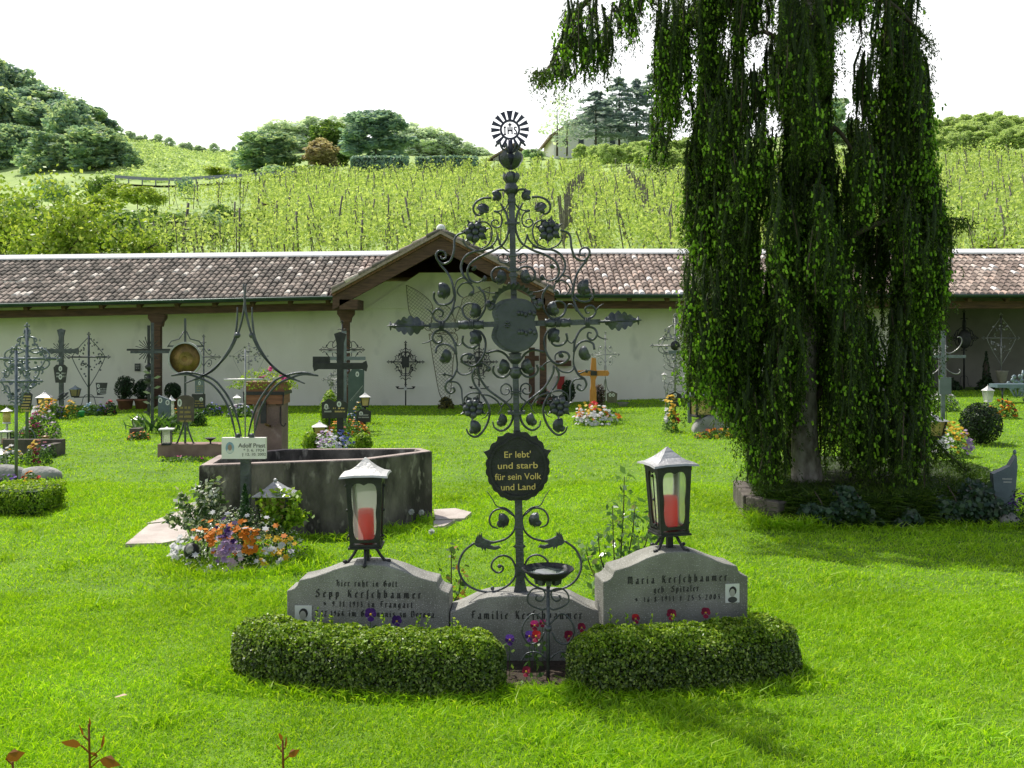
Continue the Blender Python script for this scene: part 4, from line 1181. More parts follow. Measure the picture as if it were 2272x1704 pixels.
def zbp(x, y): return ((1150+x*.3165-1217)*kb, zz(1150+y*.3165, YB))
for s_ in (-1, 1):
    for pts in ([(222,600),(175,640),(80,600),(70,540),(110,495),(175,500),(190,540),(160,580),(125,565),(135,540)],
                [(215,760),(120,670),(50,720),(30,800),(80,880),(150,860),(185,800)],
                [(215,1000),(140,940),(60,950),(20,1010)]):
        q = cr([Vector((s_*zbp(*p)[0], 0, zbp(*p)[1])) for p in pts], 5); MB().tube(q, .0042, 5).build('stand_scroll', IRON, bl)
MB().lathe([(.016, -.012), (.018, 0), (.016, .012)], 8, (0, 0, zbp(0, 770)[1])).build('stand_collar', IRON, bl)

# ------------------------------------------------------------------ the two lanterns with red candles
def candle_lantern(px, Y, py_base, label, rz, tiltx, roofm, hk=1.0):
    k = Y/F; b = P(px, py_base, Y)
    t = thing('grave_lantern', label, 'lantern', b, rz, None, tiltx)
    zz2 = lambda p: (1250-p)*k*hk
    wt, wb = 39*k, 32*k
    z0, z1_ = zz2(1205), zz2(1056)
    # frame: four tapered posts, top and bottom bars
    fr = MB()
    for sx in (-1, 1):
        for sy in (-1, 1):
            fr.beam((sx*(wb-.006), sy*(wb-.006), z0), (sx*(wt-.006), sy*(wt-.006), z1_), .014, .014, 0, (0, 1, 0))
    fr.box((0, 0, z1_-.008), (2*wt+.004, 2*wt+.004, .022)); fr.box((0, 0, z0-.002), (2*wb+.008, 2*wb+.008, .012)); fr.box((0, 0, z0-.013), (2*wb+.022, 2*wb+.022, .009))
    fr.build('frame', IRONB, t)
    # front, back and side panels with a waisted opening, and the frosted panes behind
    def panel(face):
        n_ = 48; out_, inn = [], []
        zc_ = (z0+z1_)/2; hh_ = (z1_-z0)/2-.012
        for i in range(n_):
            a = 2*PI*i/n_
            cx_, sn = math.cos(a), math.sin(a); m_ = max(abs(cx_), abs(sn))
            ox, oz = cx_/m_, sn/m_
            w_at = lambda q: wb+(wt-wb)*(q+1)/2-.012
            out_.append((ox*w_at(oz), zc_+oz*hh_))
            e = 6; rr = (abs(cx_)**e+abs(sn)**e)**(-1/e)
            ix, iz = cx_*rr, sn*rr
            iz = max(-1, min(1, iz))
            wi = (26.5*k)*(1+.08*iz-.07*math.exp(-((iz+.05)/.22)**2)) if face % 2 == 0 else (21*k)*(1+.1*iz)
            dip = .010*math.exp(-(ix/.18)**2) if iz > .9 else 0
            inn.append((ix*wi, zc_+.0+iz*(hh_*.90)-dip))
        R = Matrix.Rotation(face*PI/2, 4, 'Z')
        sl = (wt-wb)/(z1_-z0)
        def put(mb):
            nv = []
            for x, y, z in mb.v:
                yy = y-(wb+(z-z0)*sl)+.004
                nv.append(tuple(R @ Vector((x, yy, z))))
            mb.v = nv; return mb
        pn = put(MB().ring(out_, inn, -.004, .004)).build('panel', IRONB, t)
        put(MB().add([(p[0]*1.05, .0065, (p[1]-zc_)*1.03+zc_) for p in inn], [tuple(range(n_))])).build('pane', FROST, pn)
    for f_ in range(4): panel(f_)
    # red candle in a pale cup
    MB().lathe([(.038, 0), (.040, .004), (.039, .160), (.034, .165), (.0, .164)], 18, (0, -.012, z0+.008)).build('candle', CANDLE, t)
    # swept pyramid roof
    rf_ = MB(); prof = [(52*k, 0), (50*k, .010), (38*k, .018), (24*k, .034), (12*k, .060), (4*k, .080), (1.5*k, .086)]
    vs = []
    for r_, z in prof:
        for i in range(16):
            a = 2*PI*i/16+PI/4; m_ = max(abs(math.cos(a)), abs(math.sin(a)))
            q = r_/m_; droop = (.006 if z < .02 and i % 4 == 0 else 0)
            vs.append((q*math.cos(a)*(1.02 if i % 4 == 0 else 1), q*math.sin(a)*(1.02 if i % 4 == 0 else 1), z1_+.006+z*hk*1.0-droop))
    fs = [(i*16+j, i*16+(j+1) % 16, (i+1)*16+(j+1) % 16, (i+1)*16+j) for i in range(6) for j in range(16)]
    fs += [tuple(range(15, -1, -1)), tuple(range(96, 112))]
    rf_.add(vs, fs); rf_.build('roof', roofm, t)
    # side hinges and curls
    for sx in (-1, 1):
        q = [Vector((sx*(wb+.006+(wt-wb)*u), -wb*.4, z0+(z1_-z0)*u)) for u in (.12, .3, .5, .7, .86)]
        h_ = MB().tube(q, .0035, 5)
        for p in (q[0], q[2], q[4]): h_.ball(p+Vector((sx*.004, 0, 0)), .008, 7, 5)
        h_.tube(spiral((sx*(wb+.012), z0+.03), .014, .004, 0, 1.2*sx, 16, -wb*.4), .0028, 5)
        h_.build('hinge_bar', IRONB, t)
    zl = z0-.018
    MB().box((0, 0, zl/2), (.028, .028, zl)).box((0, 0, .007), (.045, .045, .014)).build('neck', IRONB, t)
    for a in range(4):
        u = Vector((math.cos(a*PI/2+ (0 if hk >= 1 else .5)), math.sin(a*PI/2+(0 if hk >= 1 else .5)), 0))
        q = cr([u*.01+Vector((0, 0, zl-.004)), u*.045+Vector((0, 0, zl-.010)), u*.07+Vector((0, 0, zl*.45)), u*.095+Vector((0, 0, .008)), u*.112+Vector((0, 0, .006))], 4)
        MB().tube(q, .0075, 6).ball(u*.110+Vector((0, 0, .010)), (.013, .013, .009), 7, 5).build('leg', IRONB, t)
    return t
candle_lantern(814, 5.02, 1249, 'iron lantern with bright pagoda roof and red candle on top of the left headstone', math.radians(2), math.radians(-.8), LEADW)
candle_lantern(1486, 4.97, 1219, 'iron lantern with grey pagoda roof and red candle on top of the right headstone', math.radians(14), math.radians(-1.5), LEADTOP, .97)

# ------------------------------------------------------------------ curved box hedges
def arc_hedge(label, pts, half_w, h_, n, seed):
    """hedge following a centre line of (x, y) points"""
    cl = cr([(x, y, 0) for x, y in pts], 8); base = cl[len(cl)//2].copy()
    t = thing('box_hedge', label, 'hedge', (base.x, base.y, 0))
    m_ = len(cl); i = NR.uniform(0, m_-1.001, n); i0 = i.astype(int); fr = (i-i0)[:, None]
    C = np.array([tuple(p-base) for p in cl]); c = C[i0]*(1-fr)+C[i0+1]*fr
    tg = nrm(C[np.minimum(i0+1, m_-1)]-C[np.maximum(i0-1, 0)]); sd = np.stack([-tg[:, 1], tg[:, 0], 0*tg[:, 0]], 1)
    a = NR.uniform(-.25, PI+.25, n)
    e = 3.4; rr = (np.abs(np.cos(a))**e+np.abs(np.sin(a))**e)**(-1/e)
    lf = lump_fn(5, seed); ca_ = c+np.stack([0*a, 0*a, a*.35], 1); lum = 1+.09*lf(ca_*7)+.06*lf(ca_*23)
    end = np.minimum(i, m_-1-i)/m_; endk = np.clip(end/.12, .0, 1)**.45
    depth = 1-.30*NR.uniform(0, 1, n)**2.0
    u = np.cos(a)*rr*half_w*lum*endk*depth; v = np.maximum(.004, np.sin(a)*rr*h_*lum*(.55+.45*endk)*depth)
    Pt = c+sd*u[:, None]; Pt[:, 2] = v
    N = sd*np.cos(a)[:, None]; N[:, 2] = np.sin(a)
    V, Q = leaves(Pt, N, .0165, .60, .9, .35)
    topl = (Pt[:, 2] > h_*(.62+.25*NR.uniform(size=n))) & (NR.uniform(size=n) < .82) | (NR.uniform(size=n) < .03); qi = np.repeat(topl, 4).reshape(-1, 4)[:, 0]  # sunlit hedge top put into colour: yellow-green leaves mostly high up
    link('foliage', np_mesh('foliage', V, Q[~qi], BOX), t); link('lit_top_leaves', np_mesh('lit_top_leaves', V, Q[qi], YELG), t)
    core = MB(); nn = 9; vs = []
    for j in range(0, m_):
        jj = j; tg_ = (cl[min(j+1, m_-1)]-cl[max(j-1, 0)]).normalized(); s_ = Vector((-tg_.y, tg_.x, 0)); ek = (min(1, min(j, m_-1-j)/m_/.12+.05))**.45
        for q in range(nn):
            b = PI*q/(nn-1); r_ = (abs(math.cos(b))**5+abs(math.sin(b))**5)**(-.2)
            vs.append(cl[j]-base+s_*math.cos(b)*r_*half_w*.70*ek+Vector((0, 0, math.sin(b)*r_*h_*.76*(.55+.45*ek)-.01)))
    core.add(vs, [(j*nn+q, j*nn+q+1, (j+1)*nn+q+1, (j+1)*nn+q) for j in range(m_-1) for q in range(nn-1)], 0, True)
    core.build('hedge_core', bpy.data.materials.get('dark_inside') or mat('dark_inside', (.012, .016, .007), (.025, .03, .012), 30, .9), t)  # solid dark core added inside the leaves to block light
    # fresh sprigs that stand above the clipped top
    sp = []
    stem = MB()
    for _ in range(13):
        j = rnd.randrange(4, m_-4); p = np.array(tuple(cl[j]-base)); hh_ = rnd.uniform(.03, .10)
        q0 = p+np.array([rnd.uniform(-.6, .6)*half_w, rnd.uniform(-.6, .6)*half_w, h_*.95]); k_ = 13
        f_ = np.linspace(.1, 1, k_)[:, None]; Pt = q0+np.array([rnd.uniform(-.02, .02), 0, hh_])*f_
        T_ = nrm(rdir(k_)+np.array([0, 0, .7])); B = nrm(np.cross(T_, rdir(k_)))
        sp.append(quads(Pt, T_, B, .017, .011)); stem.tube([tuple(q0-np.array([0, 0, .05])), tuple(Pt[-1])], .0012, 4)
    V, Q = join(sp); link('fresh_sprigs', np_mesh('fresh_sprigs', V, Q, YELG), t)
    stem.build('sprig_stems', MIDG, t)
    return t
def hp(px, py): 
    Y = F*CH/(py-HY); return ((px-CX)*Y/F, Y)
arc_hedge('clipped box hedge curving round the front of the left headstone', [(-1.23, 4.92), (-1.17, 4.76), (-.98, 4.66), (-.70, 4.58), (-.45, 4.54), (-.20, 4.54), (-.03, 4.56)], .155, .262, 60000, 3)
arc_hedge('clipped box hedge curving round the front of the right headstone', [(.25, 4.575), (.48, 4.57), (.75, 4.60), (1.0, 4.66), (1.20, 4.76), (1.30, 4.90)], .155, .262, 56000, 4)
no_grass.append(lambda x, y: (np.abs(x-.02) < 1.2) & (y > 4.55) & (y < 5.1) & (y > 4.5+.16*(x**2)))
TUFTS += [(0.0, 4.66, 1.36, .30, 7000, .065), (.12, 4.55, .25, .14, 1500, .085)]
so_ = MB(); so_.slab([(-1.15, 4.85), (-.9, 4.65), (-.4, 4.52), (.5, 4.54), (1.0, 4.66), (1.25, 4.85), (1.2, 5.1), (-1.1, 5.1)], -.05, .012)
tag(so_.build('grave_soil', SOIL), kind='structure')

# ------------------------------------------------------------------ pansies and roses of the front grave
def pansy_mesh(m1, m2):
    mb = MB()
    R = Matrix.Rotation(math.radians(62), 3, 'X')
    for i, (a, r_, mi) in enumerate(((60, 1.0, 0), (120, 1.0, 0), (0, .85, 1), (180, .85, 1), (270, 1.05, 1))):
        a = math.radians(a); u = Vector((math.cos(a), math.sin(a), 0)); w_ = Vector((-u.y, u.x, 0)); z = -.0025*(i % 3)
        pts = [u*.15+w_*.0, u*.55+w_*.52, u*.95+w_*.45, u*1.12+w_*.0, u*.95-w_*.45, u*.55-w_*.52]
        mb.add([R @ (p*.024*r_+Vector((0, 0, -z+.004*(p.length > .9)))) for p in pts], [(0, 1, 2, 3), (0, 3, 4, 5)], mi)
    mb.ball(R @ Vector((0, 0, .006)), .0045, 6, 4, 2)
    return mb
PANS = {}
def pansy(px, py, Y, kind, label, group=None, s_=1.0, rz=0):
    b = P(px, py, Y)
    cols = dict(purple=(PET['purple'], PET['purple']), wine=(PET['wine'], PET['wine']), red=(PET['red'], PET['wine']), violet=(PET['violet'], PET['purple']), pink=(PET['pink'], PET['wine']))[kind]
    t = thing('pansy', label, 'pansy', (b.x, Y, .012), rz, group)
    if kind not in PANS: PANS[kind] = pansy_mesh(*cols).build('bloom', [cols[0], cols[1], PET['yellow']], t, (0, 0, b.z-.012))
    else: o = PANS[kind].copy(); COL.objects.link(o); o.parent = t; o.location = (0, 0, b.z-.012); PANS[kind] = o
    o = PANS[kind]; o.scale = (s_, s_, s_)
    lf = MB().tube([(0, .01, 0), (0, .004, b.z-.02)], .002, 4)
    lf.build('stalk', MIDG, t)
    n_ = 10; q = NR.uniform(-1, 1, (n_, 3))*np.array([.035, .03, .0])+np.array([0, .02, 0]); q[:, 2] = NR.uniform(.1, .8, n_)*b.z
    V, Q = leaves(q, rdir(n_), .035, .5); link('leaves', np_mesh('leaves', V, Q, MIDG), t)
    return t
for i, a in enumerate([
    (822, 1364, 4.78, 'purple', 'nearly black violet pansy rising above the left hedge, larger and higher of the pair', 1.25),
    (880, 1379, 4.77, 'purple', 'nearly black violet pansy above the left hedge, lower and right of its twin', 1.1),
    (1410, 1373, 4.76, 'red', 'crimson pansy above the right hedge, leftmost of three above it', .9),
    (1490, 1364, 4.77, 'wine', 'wine red pansy in the middle of the three above the right hedge', 1.05),
    (1566, 1360, 4.78, 'wine', 'dark wine pansy under the portrait on the right headstone', 1.0),
    (1131, 1420, 4.66, 'violet', 'bright violet pansy at the right end of the left hedge', 1.0),
    (1175, 1412, 4.70, 'violet', 'violet pansy left of the bowl stand, below the pink one', 1.0),
    (1186, 1388, 4.74, 'pink', 'pink pansy left of the bowl stand, topmost there', .95),
    (1204, 1383, 4.78, 'pink', 'small pink pansy touching the stem of the bowl stand', .75),
    (1190, 1412, 4.62, 'red', 'crimson pansy just left of the bowl stem, low in the gap', 1.05),
    (1262, 1412, 4.70, 'wine', 'wine pansy right of the bowl stand in the gap between hedges', 1.05),
    (1290, 1393, 4.76, 'wine', 'dark wine pansy by the left end of the right hedge', .9),
    (1168, 1490, 4.52, 'wine', 'faded pink pansy low at the foot of the bowl stand', .9)]):
    px, py, Y, k_, lab, s_ = a
    pansy(px, py, Y, k_, lab, None, s_, rnd.uniform(-.4, .4))

def rose_bush(name, label, base, stems, leafm, n_leaf, leaf=.045, cat='rose bush', bloom=None, seed=1, lean=.25):
    t = thing(name, label, cat, base)
    pts = []
    for (dx, dy, h_) in stems:
        q = cr([(dx*.2, dy*.2, -.15), (dx*.5, dy*.5, h_*.45), (dx*.9, dy*.9, h_*.8), (dx, dy, h_)], 5)
        MB().tube(q, [.005-.003*i/len(q) for i in range(len(q))], 5).build('cane', MIDG if h_ < .4 else BARKD, t)
        for p in q[4:]:
            for _ in range(n_leaf): pts.append((p.x+rnd.gauss(0, .03), p.y+rnd.gauss(0, .03), p.z+rnd.gauss(0, .02)))
    Pt = np.array(pts)
    V, Q = leaves(Pt, rdir(len(Pt)), leaf, .6, .5, .8)
    link('leaves', np_mesh('leaves', V, Q, leafm), t)
    return t
rose_bush('rose_bush', 'young rose with upright thin canes and glossy leaves behind the right headstone', (.56, 5.32, 0), [(-.10, 0, .56), (-.02, .02, .70), (.04, .0, .86), (.10, .03, .72), (.18, .0, .66), (-.16, .04, .48), (-.06, .0, .36), (.24, 0, .58), (.02, -.03, .42), (.12, .03, .5)], ROSEL, 5, .045)
rose_bush('rose_bush', 'small rose shoot with reddish tips between the left and low middle stones', (-.32, 5.25, 0), [(.0, 0, .50), (.05, 0, .36), (-.05, .02, .30), (.02, -.05, .24)], leafmat('reddish_rose_leaves', [(0, (.06, .13, .03)), (.6, (.12, .2, .05)), (1, (.5, .2, .06))], .4, rough=.25), 3, .040)
# ------------------------------------------------------------------ small grave furniture
def dashes(parent, x0, z0, w_, rows, rh, y, m, name='lettering', gaps=.25):
    """unreadable fine lettering: rows of tiny strokes, as in the photograph"""
    mb = MB()
    for r in range(rows):
        x = x0-w_/2*rnd.uniform(.7, 1); z = z0-r*rh
        while x < x0+w_/2*.9:
            if rnd.random() > gaps*.6:
                mb.add([(x, y, z), (x+rh*.16, y, z), (x+rh*.18, y, z+rh*rnd.uniform(.4, .6)), (x+rh*.02, y, z+rh*.45)], [(0, 1, 2, 3)])
            x += rh*.27
    return mb.build(name, m, parent)

def plaque(parent, x, z, w_, h_, shape='rect', m=PLAQUE, text=GOLDD, rows=3, ovals=1, y=-.03, rel=None):
    pts = {'rect': [(-.5, -.5), (.5, -.5), (.5, .5), (-.5, .5)], 'house': [(-.44, -.5), (.44, -.5), (.5, .28), (0, .5), (-.5, .28)],
           'taper': [(-.36, -.5), (.36, -.5), (.5, .34), (.3, .5), (-.3, .5), (-.5, .34)], 'arch': [(-.5, -.5), (.5, -.5)]+[(.5*math.cos(a), .32+.18*math.sin(a)) for a in np.linspace(0, PI, 9)],
           'flag': [(-.38, -.5), (.36, -.4), (.5, .5), (-.5, .5)]}[shape]
    o = MB().prism([(x+p[0]*w_, z+p[1]*h_) for p in pts], y-.012, y).build('plaque', m, parent)
    yy = y-.0135
    if rows: dashes(o, x+(w_*.1 if ovals and shape == 'flag' else 0), z-(h_*.02 if ovals else -h_*.2), w_*.75, rows, h_*.17, yy, text)
    for i in range(ovals):
        ox, oz = rel[i] if rel else (x, z+h_*.24)
        c = MB().disc((ox, oz), w_*.13, h_*.15, yy, 14).build('portrait_oval', PORC, o)
        q = MB().disc((ox, oz-.0), w_*.065, h_*.085, yy-.002, 10).build('portrait_face', PHOTOG, c)
    return o

def trefoil(mb, p, d, s_):
    """small finial at p pointing along d"""
    p = Vector(p); d = Vector(d).normalized(); w_ = Vector((-d.z, 0, d.x))
    mb.ball(p+d*s_*1.5, (s_*.55, s_*.4, s_*.55), 6, 4)
    for k in (-1, 1): mb.ball(p+d*s_*.7+w_*k*s_*.8, (s_*.45, s_*.35, s_*.45), 6, 4)
    mb.tube([p-d*s_*.3, p+d*s_*2.3], [s_*.35, s_*.1], 5)

def grave_cross(label, px, pyb, pyt, pya, hw, style, m=IRON, Y=None, name='grave_cross', thick=1.0, cat='grave cross', zbase=None, seed=0, medal=0, rz=0.0):
    if Y is None: Y = gY(px, pyb)
    k = Y/F; b = P(px, pyb, Y)
    t = thing(name, label, cat, b, rz)
    H_, A_, W_ = (pyb-pyt)*k, (pyb-pya)*k, hw*k
    lo = max(.1, min(.45, b.z-ground(b.x, Y)+.06))
    r_ = random.Random(seed)
    q = .014*thick
    if style in ('bars', 'flared', 'rays'):
        bw = .030*thick
        if style == 'bars' or style == 'rays' and thick < 1:
            MB().box((0, 0, (H_-lo)/2), (bw*2, bw*1.5, H_+lo)).build('stem', m, t)
            MB().box((0, -.006, A_), (2*W_, bw*1.3, bw*1.7)).build('crossbar', m, t)
        else:
            mb = MB(); mb.prism([(-bw, -lo), (bw, -lo), (bw, A_), (bw*1.1, H_*.9), (bw*1.9, H_-.03), (0, H_), (-bw*1.9, H_-.03), (-bw*1.1, H_*.9), (-bw, A_)], -.02, .02).build('stem', m, t)
            for s_ in (-1, 1):
                p = [(s_*bw, A_-bw), (s_*W_*.8, A_-bw*1.0), (s_*(W_-.02), A_-bw*1.7), (s_*W_, A_), (s_*(W_-.02), A_+bw*1.7), (s_*W_*.8, A_+bw*1.0), (s_*bw, A_+bw)]
                MB().prism(p if s_ > 0 else p[::-1], -.018, .018).build('crossbar', m, t)
        if style == 'rays':
            ry = MB()
            for a in range(24):
                if a % 6 == 0: continue
                an = a*PI/12; ln = (.62 if a % 2 else .48)*W_
                ry.tube([(math.cos(an)*.05, -.01, A_+math.sin(an)*.05), (math.cos(an)*ln, -.01, A_+math.sin(an)*ln)], [.007, .010], 4)
            ry.build('rays', m, t)
        return t, k
    MB().tube([(0, 0, -lo), (0, 0, H_)], q, 7).build('stem', m, t)
    MB().tube([(-W_, 0, A_), (W_, 0, A_)], q*.85, 7).build('crossbar', m, t)
    for p, d in (((0, 0, H_), (0, 0, 1)), ((-W_, 0, A_), (-1, 0, 0)), ((W_, 0, A_), (1, 0, 0))):
        f_ = MB(); trefoil(f_, p, d, .028*thick**.5); f_.build('finial', m, t)
    U = H_-A_; D_ = min(A_*.72, W_*1.45)
    sc = .0075*thick
    def scr(a, b, kind='C', flip=1, k1=8., mir=True):
        for s_ in ((1, -1) if mir else (1,)):
            pts = [Vector((s_*p.x, 0, p.z+A_)) for p in scroll(a, b, kind, flip, .8, k1)]
            MB().tube(pts, sc, 5).build('scroll', m, t)
    def leaf_bits(n_, rx, rz2, size):
        mb = MB()
        for _ in range(n_):
            a = r_.uniform(0, 2*PI); u = r_.uniform(.35, 1)
            c = Vector((math.cos(a)*rx*u, r_.uniform(-.03, .01), A_+math.sin(a)*rz2*u)); d = r_.uniform(0, 6.28)
            v = Vector((math.cos(d), r_.uniform(-.5, .5), math.sin(d)))*size; w_ = Vector((-math.sin(d), .3, math.cos(d)))*size*.4
            mb.add([c, c+v*.5+w_, c+v, c+v*.5-w_], [(0, 1, 2, 3)])
        mb.build('iron_leaves', m, t)
    if style == 'scroll':
        scr((.04, U*.75), (W_*.75, .06), 'C', 1); scr((.05, U*.38), (W_*.42, .05), 'C', -1)
        scr((.04, -D_*.70), (W_*.75, -.06), 'C', -1); scr((.05, -D_*.35), (W_*.42, -.05), 'C', 1)
        scr((W_*.5, U*.30), (W_*.95, .05), 'S', 1); scr((W_*.5, -U*.30), (W_*.95, -.05), 'S', -1)
    elif style == 'diamond':
        n_ = 3
        for i in range(n_):
            f0, f1 = (i+.12)/n_, (i+.88)/n_
            for sg, V_ in ((1, U*.95), (-1, D_)):
                scr((W_*.9*f0, sg*V_*(1-f0)), (W_*.9*f1, sg*V_*(1-f1)), 'C', sg)
                if i < n_-1: scr((W_*.55*f0+.02, sg*V_*.6*(1-f0)), (W_*.55*f1+.03, sg*V_*.6*(1-f1)), 'C', -sg, 9)
        scr((.03, U*.5), (W_*.5, .05), 'S', 1); scr((.03, -D_*.5), (W_*.5, -.05), 'S', -1)
        leaf_bits(16, W_*.8, U*.8, .06)
    elif style == 'filigree':
        for i in range(4):
            f = (i+.5)/4
            for sg, V_ in ((1, U), (-1, D_)):
                wv = W_*.85*(1-f)
                scr((.02, sg*V_*f), (wv, sg*V_*(f-.05)), 'C', sg if i % 2 else -sg, 9)
                scr((wv*.5, sg*V_*(f+.06)), (wv*1.05, sg*V_*max(.02, f-.16)), 'S', sg, 9)
        leaf_bits(26, W_*.75, U*.8, .055)
    elif style == 'vine':
        for s_ in (-1, 1):
            for sg, V_ in ((1, U*.92), (-1, D_*1.15)):
                p = cr([(0, -.01, A_+sg*V_), (s_*W_*.35, -.01, A_+sg*V_*.66), (s_*W_*.72, -.01, A_+sg*V_*.25), (s_*W_*.9, -.01, A_)], 5)
                MB().tube(p, sc*.8, 5).build('tendril', m, t)
        leaf_bits(34, W_*.8, U*.9, .055)
        bb = MB()
        for _ in range(22):
            a = r_.uniform(0, 2*PI); bb.ball((math.cos(a)*W_*.7*r_.uniform(.5, 1), -.03, A_+math.sin(a)*U*.7*r_.uniform(.5, 1)), .017, 6, 4)
        bb.build('iron_buds', m, t)
    elif style == 'fourscroll':
        for sg in (1, -1):
            V_ = U*.7 if sg > 0 else U*.85
            scr((.025, sg*V_), (W_*.75, sg*.04), 'C', sg, 5); scr((.09, sg*V_*.55), (W_*.45, sg*.07), 'C', -sg, 10)
        bb = MB()
        for sx in (-1, 1):
            for sz in (-1, 1): bb.ball((sx*W_*.38, -.015, A_+sz*U*.34), .022, 7, 5)
        bb.build('iron_buds', m, t)
    if medal:
        MB().lathe([(medal, -.012), (medal, .012)], 18).build('medallion', IRONB, t, (0, -.02, A_)).rotation_euler = (PI/2, 0, 0)
    return t, k

def foot_scrolls(t, m, w_, z0, z1):
    for s_ in (-1, 1):
        pts = [Vector((s_*p.x, 0, p.z)) for p in scroll((.03, z1), (w_, z0+.04), 'S', 1, .8, 8)]
        MB().tube(pts, .008, 5).build('foot_scroll', m, t)

def small_lantern(label, px, pyb, pyt, wpx, style='pyramid', glass=AMBER, body=IRONB, roof=LEADTOP, Y=None, candle=None, name='grave_lantern', rz=.2, pole=True):
    if Y is None: Y = gY(px, pyb)
    k = Y/F; b = P(px, pyb, Y); H_ = (pyb-pyt)*k; W_ = wpx*k/2
    t = thing(name, label, 'lantern', b, rz)
    zt = H_*.66; wt = W_*.80; wb = W_*.58; z0 = H_*.10
    if style == 'cyl': zt = H_*.74; wb = wt = W_*.62
    if style == 'flat': zt = H_*.82; wb = wt = W_*.62
    rf_ = MB()
    n_ = 4 if style != 'cyl' else 14
    if style == 'flat': rf_.lathe([(W_*1.4, zt), (W_*1.4, zt+H_*.06), (W_*.35, zt+H_*.10), (.01, H_*.98)], 4, rot=PI/4, smooth=False)
    else:
        s2 = 1.41 if n_ == 4 else 1
        rf_.lathe([(W_*s2, zt), (W_*s2, zt+H_*.02), (W_*.5*s2, zt+(H_-zt)*.42), (W_*.12*s2, zt+(H_-zt)*.82), (W_*.08*s2, H_*.93)], n_, rot=PI/4, smooth=False)
        rf_.ball((0, 0, H_*.97), W_*.12, 6, 4)
    rf_.build('roof', roof, t)
    fr = MB()
    if n_ == 4:
        for sx in (-1, 1):
            for sy in (-1, 1): fr.beam((sx*wb, sy*wb, z0), (sx*wt, sy*wt, zt), W_*.14, W_*.14, 0, (0, 1, 0))
    fr.lathe([(wb*1.5 if n_ == 4 else wb*1.1, 0), (wb*1.5 if n_ == 4 else wb*1.1, z0*.5), (wb*1.35 if n_ == 4 else wb, z0)], n_, rot=PI/4, smooth=False)
    fr.build('frame', body, t)
    d = b.z-ground(b.x, Y)
    if pole and d > .05: MB().tube([(0, 0, -d-.05), (0, 0, .01)], .018, 7).build('pole', body, t)
    s2 = 1.36 if n_ == 4 else .98
    g = MB(); g.lathe([(wb*s2, z0), (wt*s2, zt-.002)], n_, rot=PI/4, smooth=n_ > 4); g.build('glass', glass, t)
    if candle: MB().lathe([(wb*.55, z0+.004), (wb*.55, z0+(zt-z0)*.5), (.004, z0+(zt-z0)*.52)], 10).build('candle', candle, t)
    return t

def blossoms(Pt, N, size):
    n_ = len(Pt); nn = nrm(N*.6+np.array([0, -.35, .75])+.35*NR.normal(size=(n_, 3)))
    out = []
    T_ = nrm(np.cross(nn, rdir(n_))); B = np.cross(nn, T_)
    s_ = size*NR.uniform(.75, 1.2, n_)
    for j, a in enumerate((0, PI/3, 2*PI/3)):
        t_ = T_*math.cos(a)+B*math.sin(a); b_ = -T_*math.sin(a)+B*math.cos(a)
        out.append(quads(Pt-t_*s_[:, None]*.5+nn*(.0006*j), t_, b_, s_, s_*.62))
    return out

def flower_bed(label, px, pyb, wpx, hpx, cols, Y=None, depth=None, leafm=MIDG, nb=60, bsize=.05, name='flower_bed', nl=None, cat='flowers', group=None, layout=None):
    """low mound of leaves with blossoms; cols [(colour, share)] or layout [(colour, u, v, spread, count)]"""
    if Y is None: Y = gY(px, pyb)
    k = Y/F; b = P(px, pyb, Y); W_, H_ = wpx*k/2, hpx*k
    d = b.z-ground(b.x, Y)
    if .01 < d < .45: b.z -= d; H_ += d
    D_ = depth or min(W_*.7, .35)
    t = thing(name, label, cat, b, 0, group)
    seed = int(px*7+pyb) % 999
    n_ = nl or int(900*max(.4, W_/.4))
    ls = min(.05, max(.022, .0026*Y)); 
    Pt, N = shell(n_, (W_, D_, H_*.92), .55, .22, seed, -.05); Pt[:, 2] = np.abs(Pt[:, 2])
    V, Q = leaves(Pt, N, ls, .55, .8, .2); link('foliage', np_mesh('foliage', V, Q, leafm), t)
    if layout is None:
        tot = sum(c[1] for c in cols); layout = []
        for c, s_ in cols: layout.append((c, None, None, None, max(3, int(nb*s_/tot))))
    for (c, u, v, sp, cnt) in layout:
        if u is None:
            Pb, Nb = shell(cnt, (W_*.98, D_, H_*1.02), .92, .2, seed, .15)
            Pb[:, 1] = -np.abs(Pb[:, 1])*.9+.1*D_
        else:
            g = NR.normal(size=(cnt, 2))*sp
            x = (u+g[:, 0])*W_; zf = np.clip(v+g[:, 1], .08, 1.05)
            e = np.clip(1-(x/W_)**2, .06, 1)**.5
            Pb = np.stack([x, -D_*np.sqrt(np.clip(1-zf**2, .02, 1))*e, H_*zf*np.sqrt(e)+.01], 1); Nb = nrm(np.stack([x/W_, -np.ones(cnt)*.6, zf], 1))
        V, Q = join(blossoms(Pb, Nb, bsize)); link('blossoms', np_mesh('blossoms', V, Q, PET[c]), t)
    return t

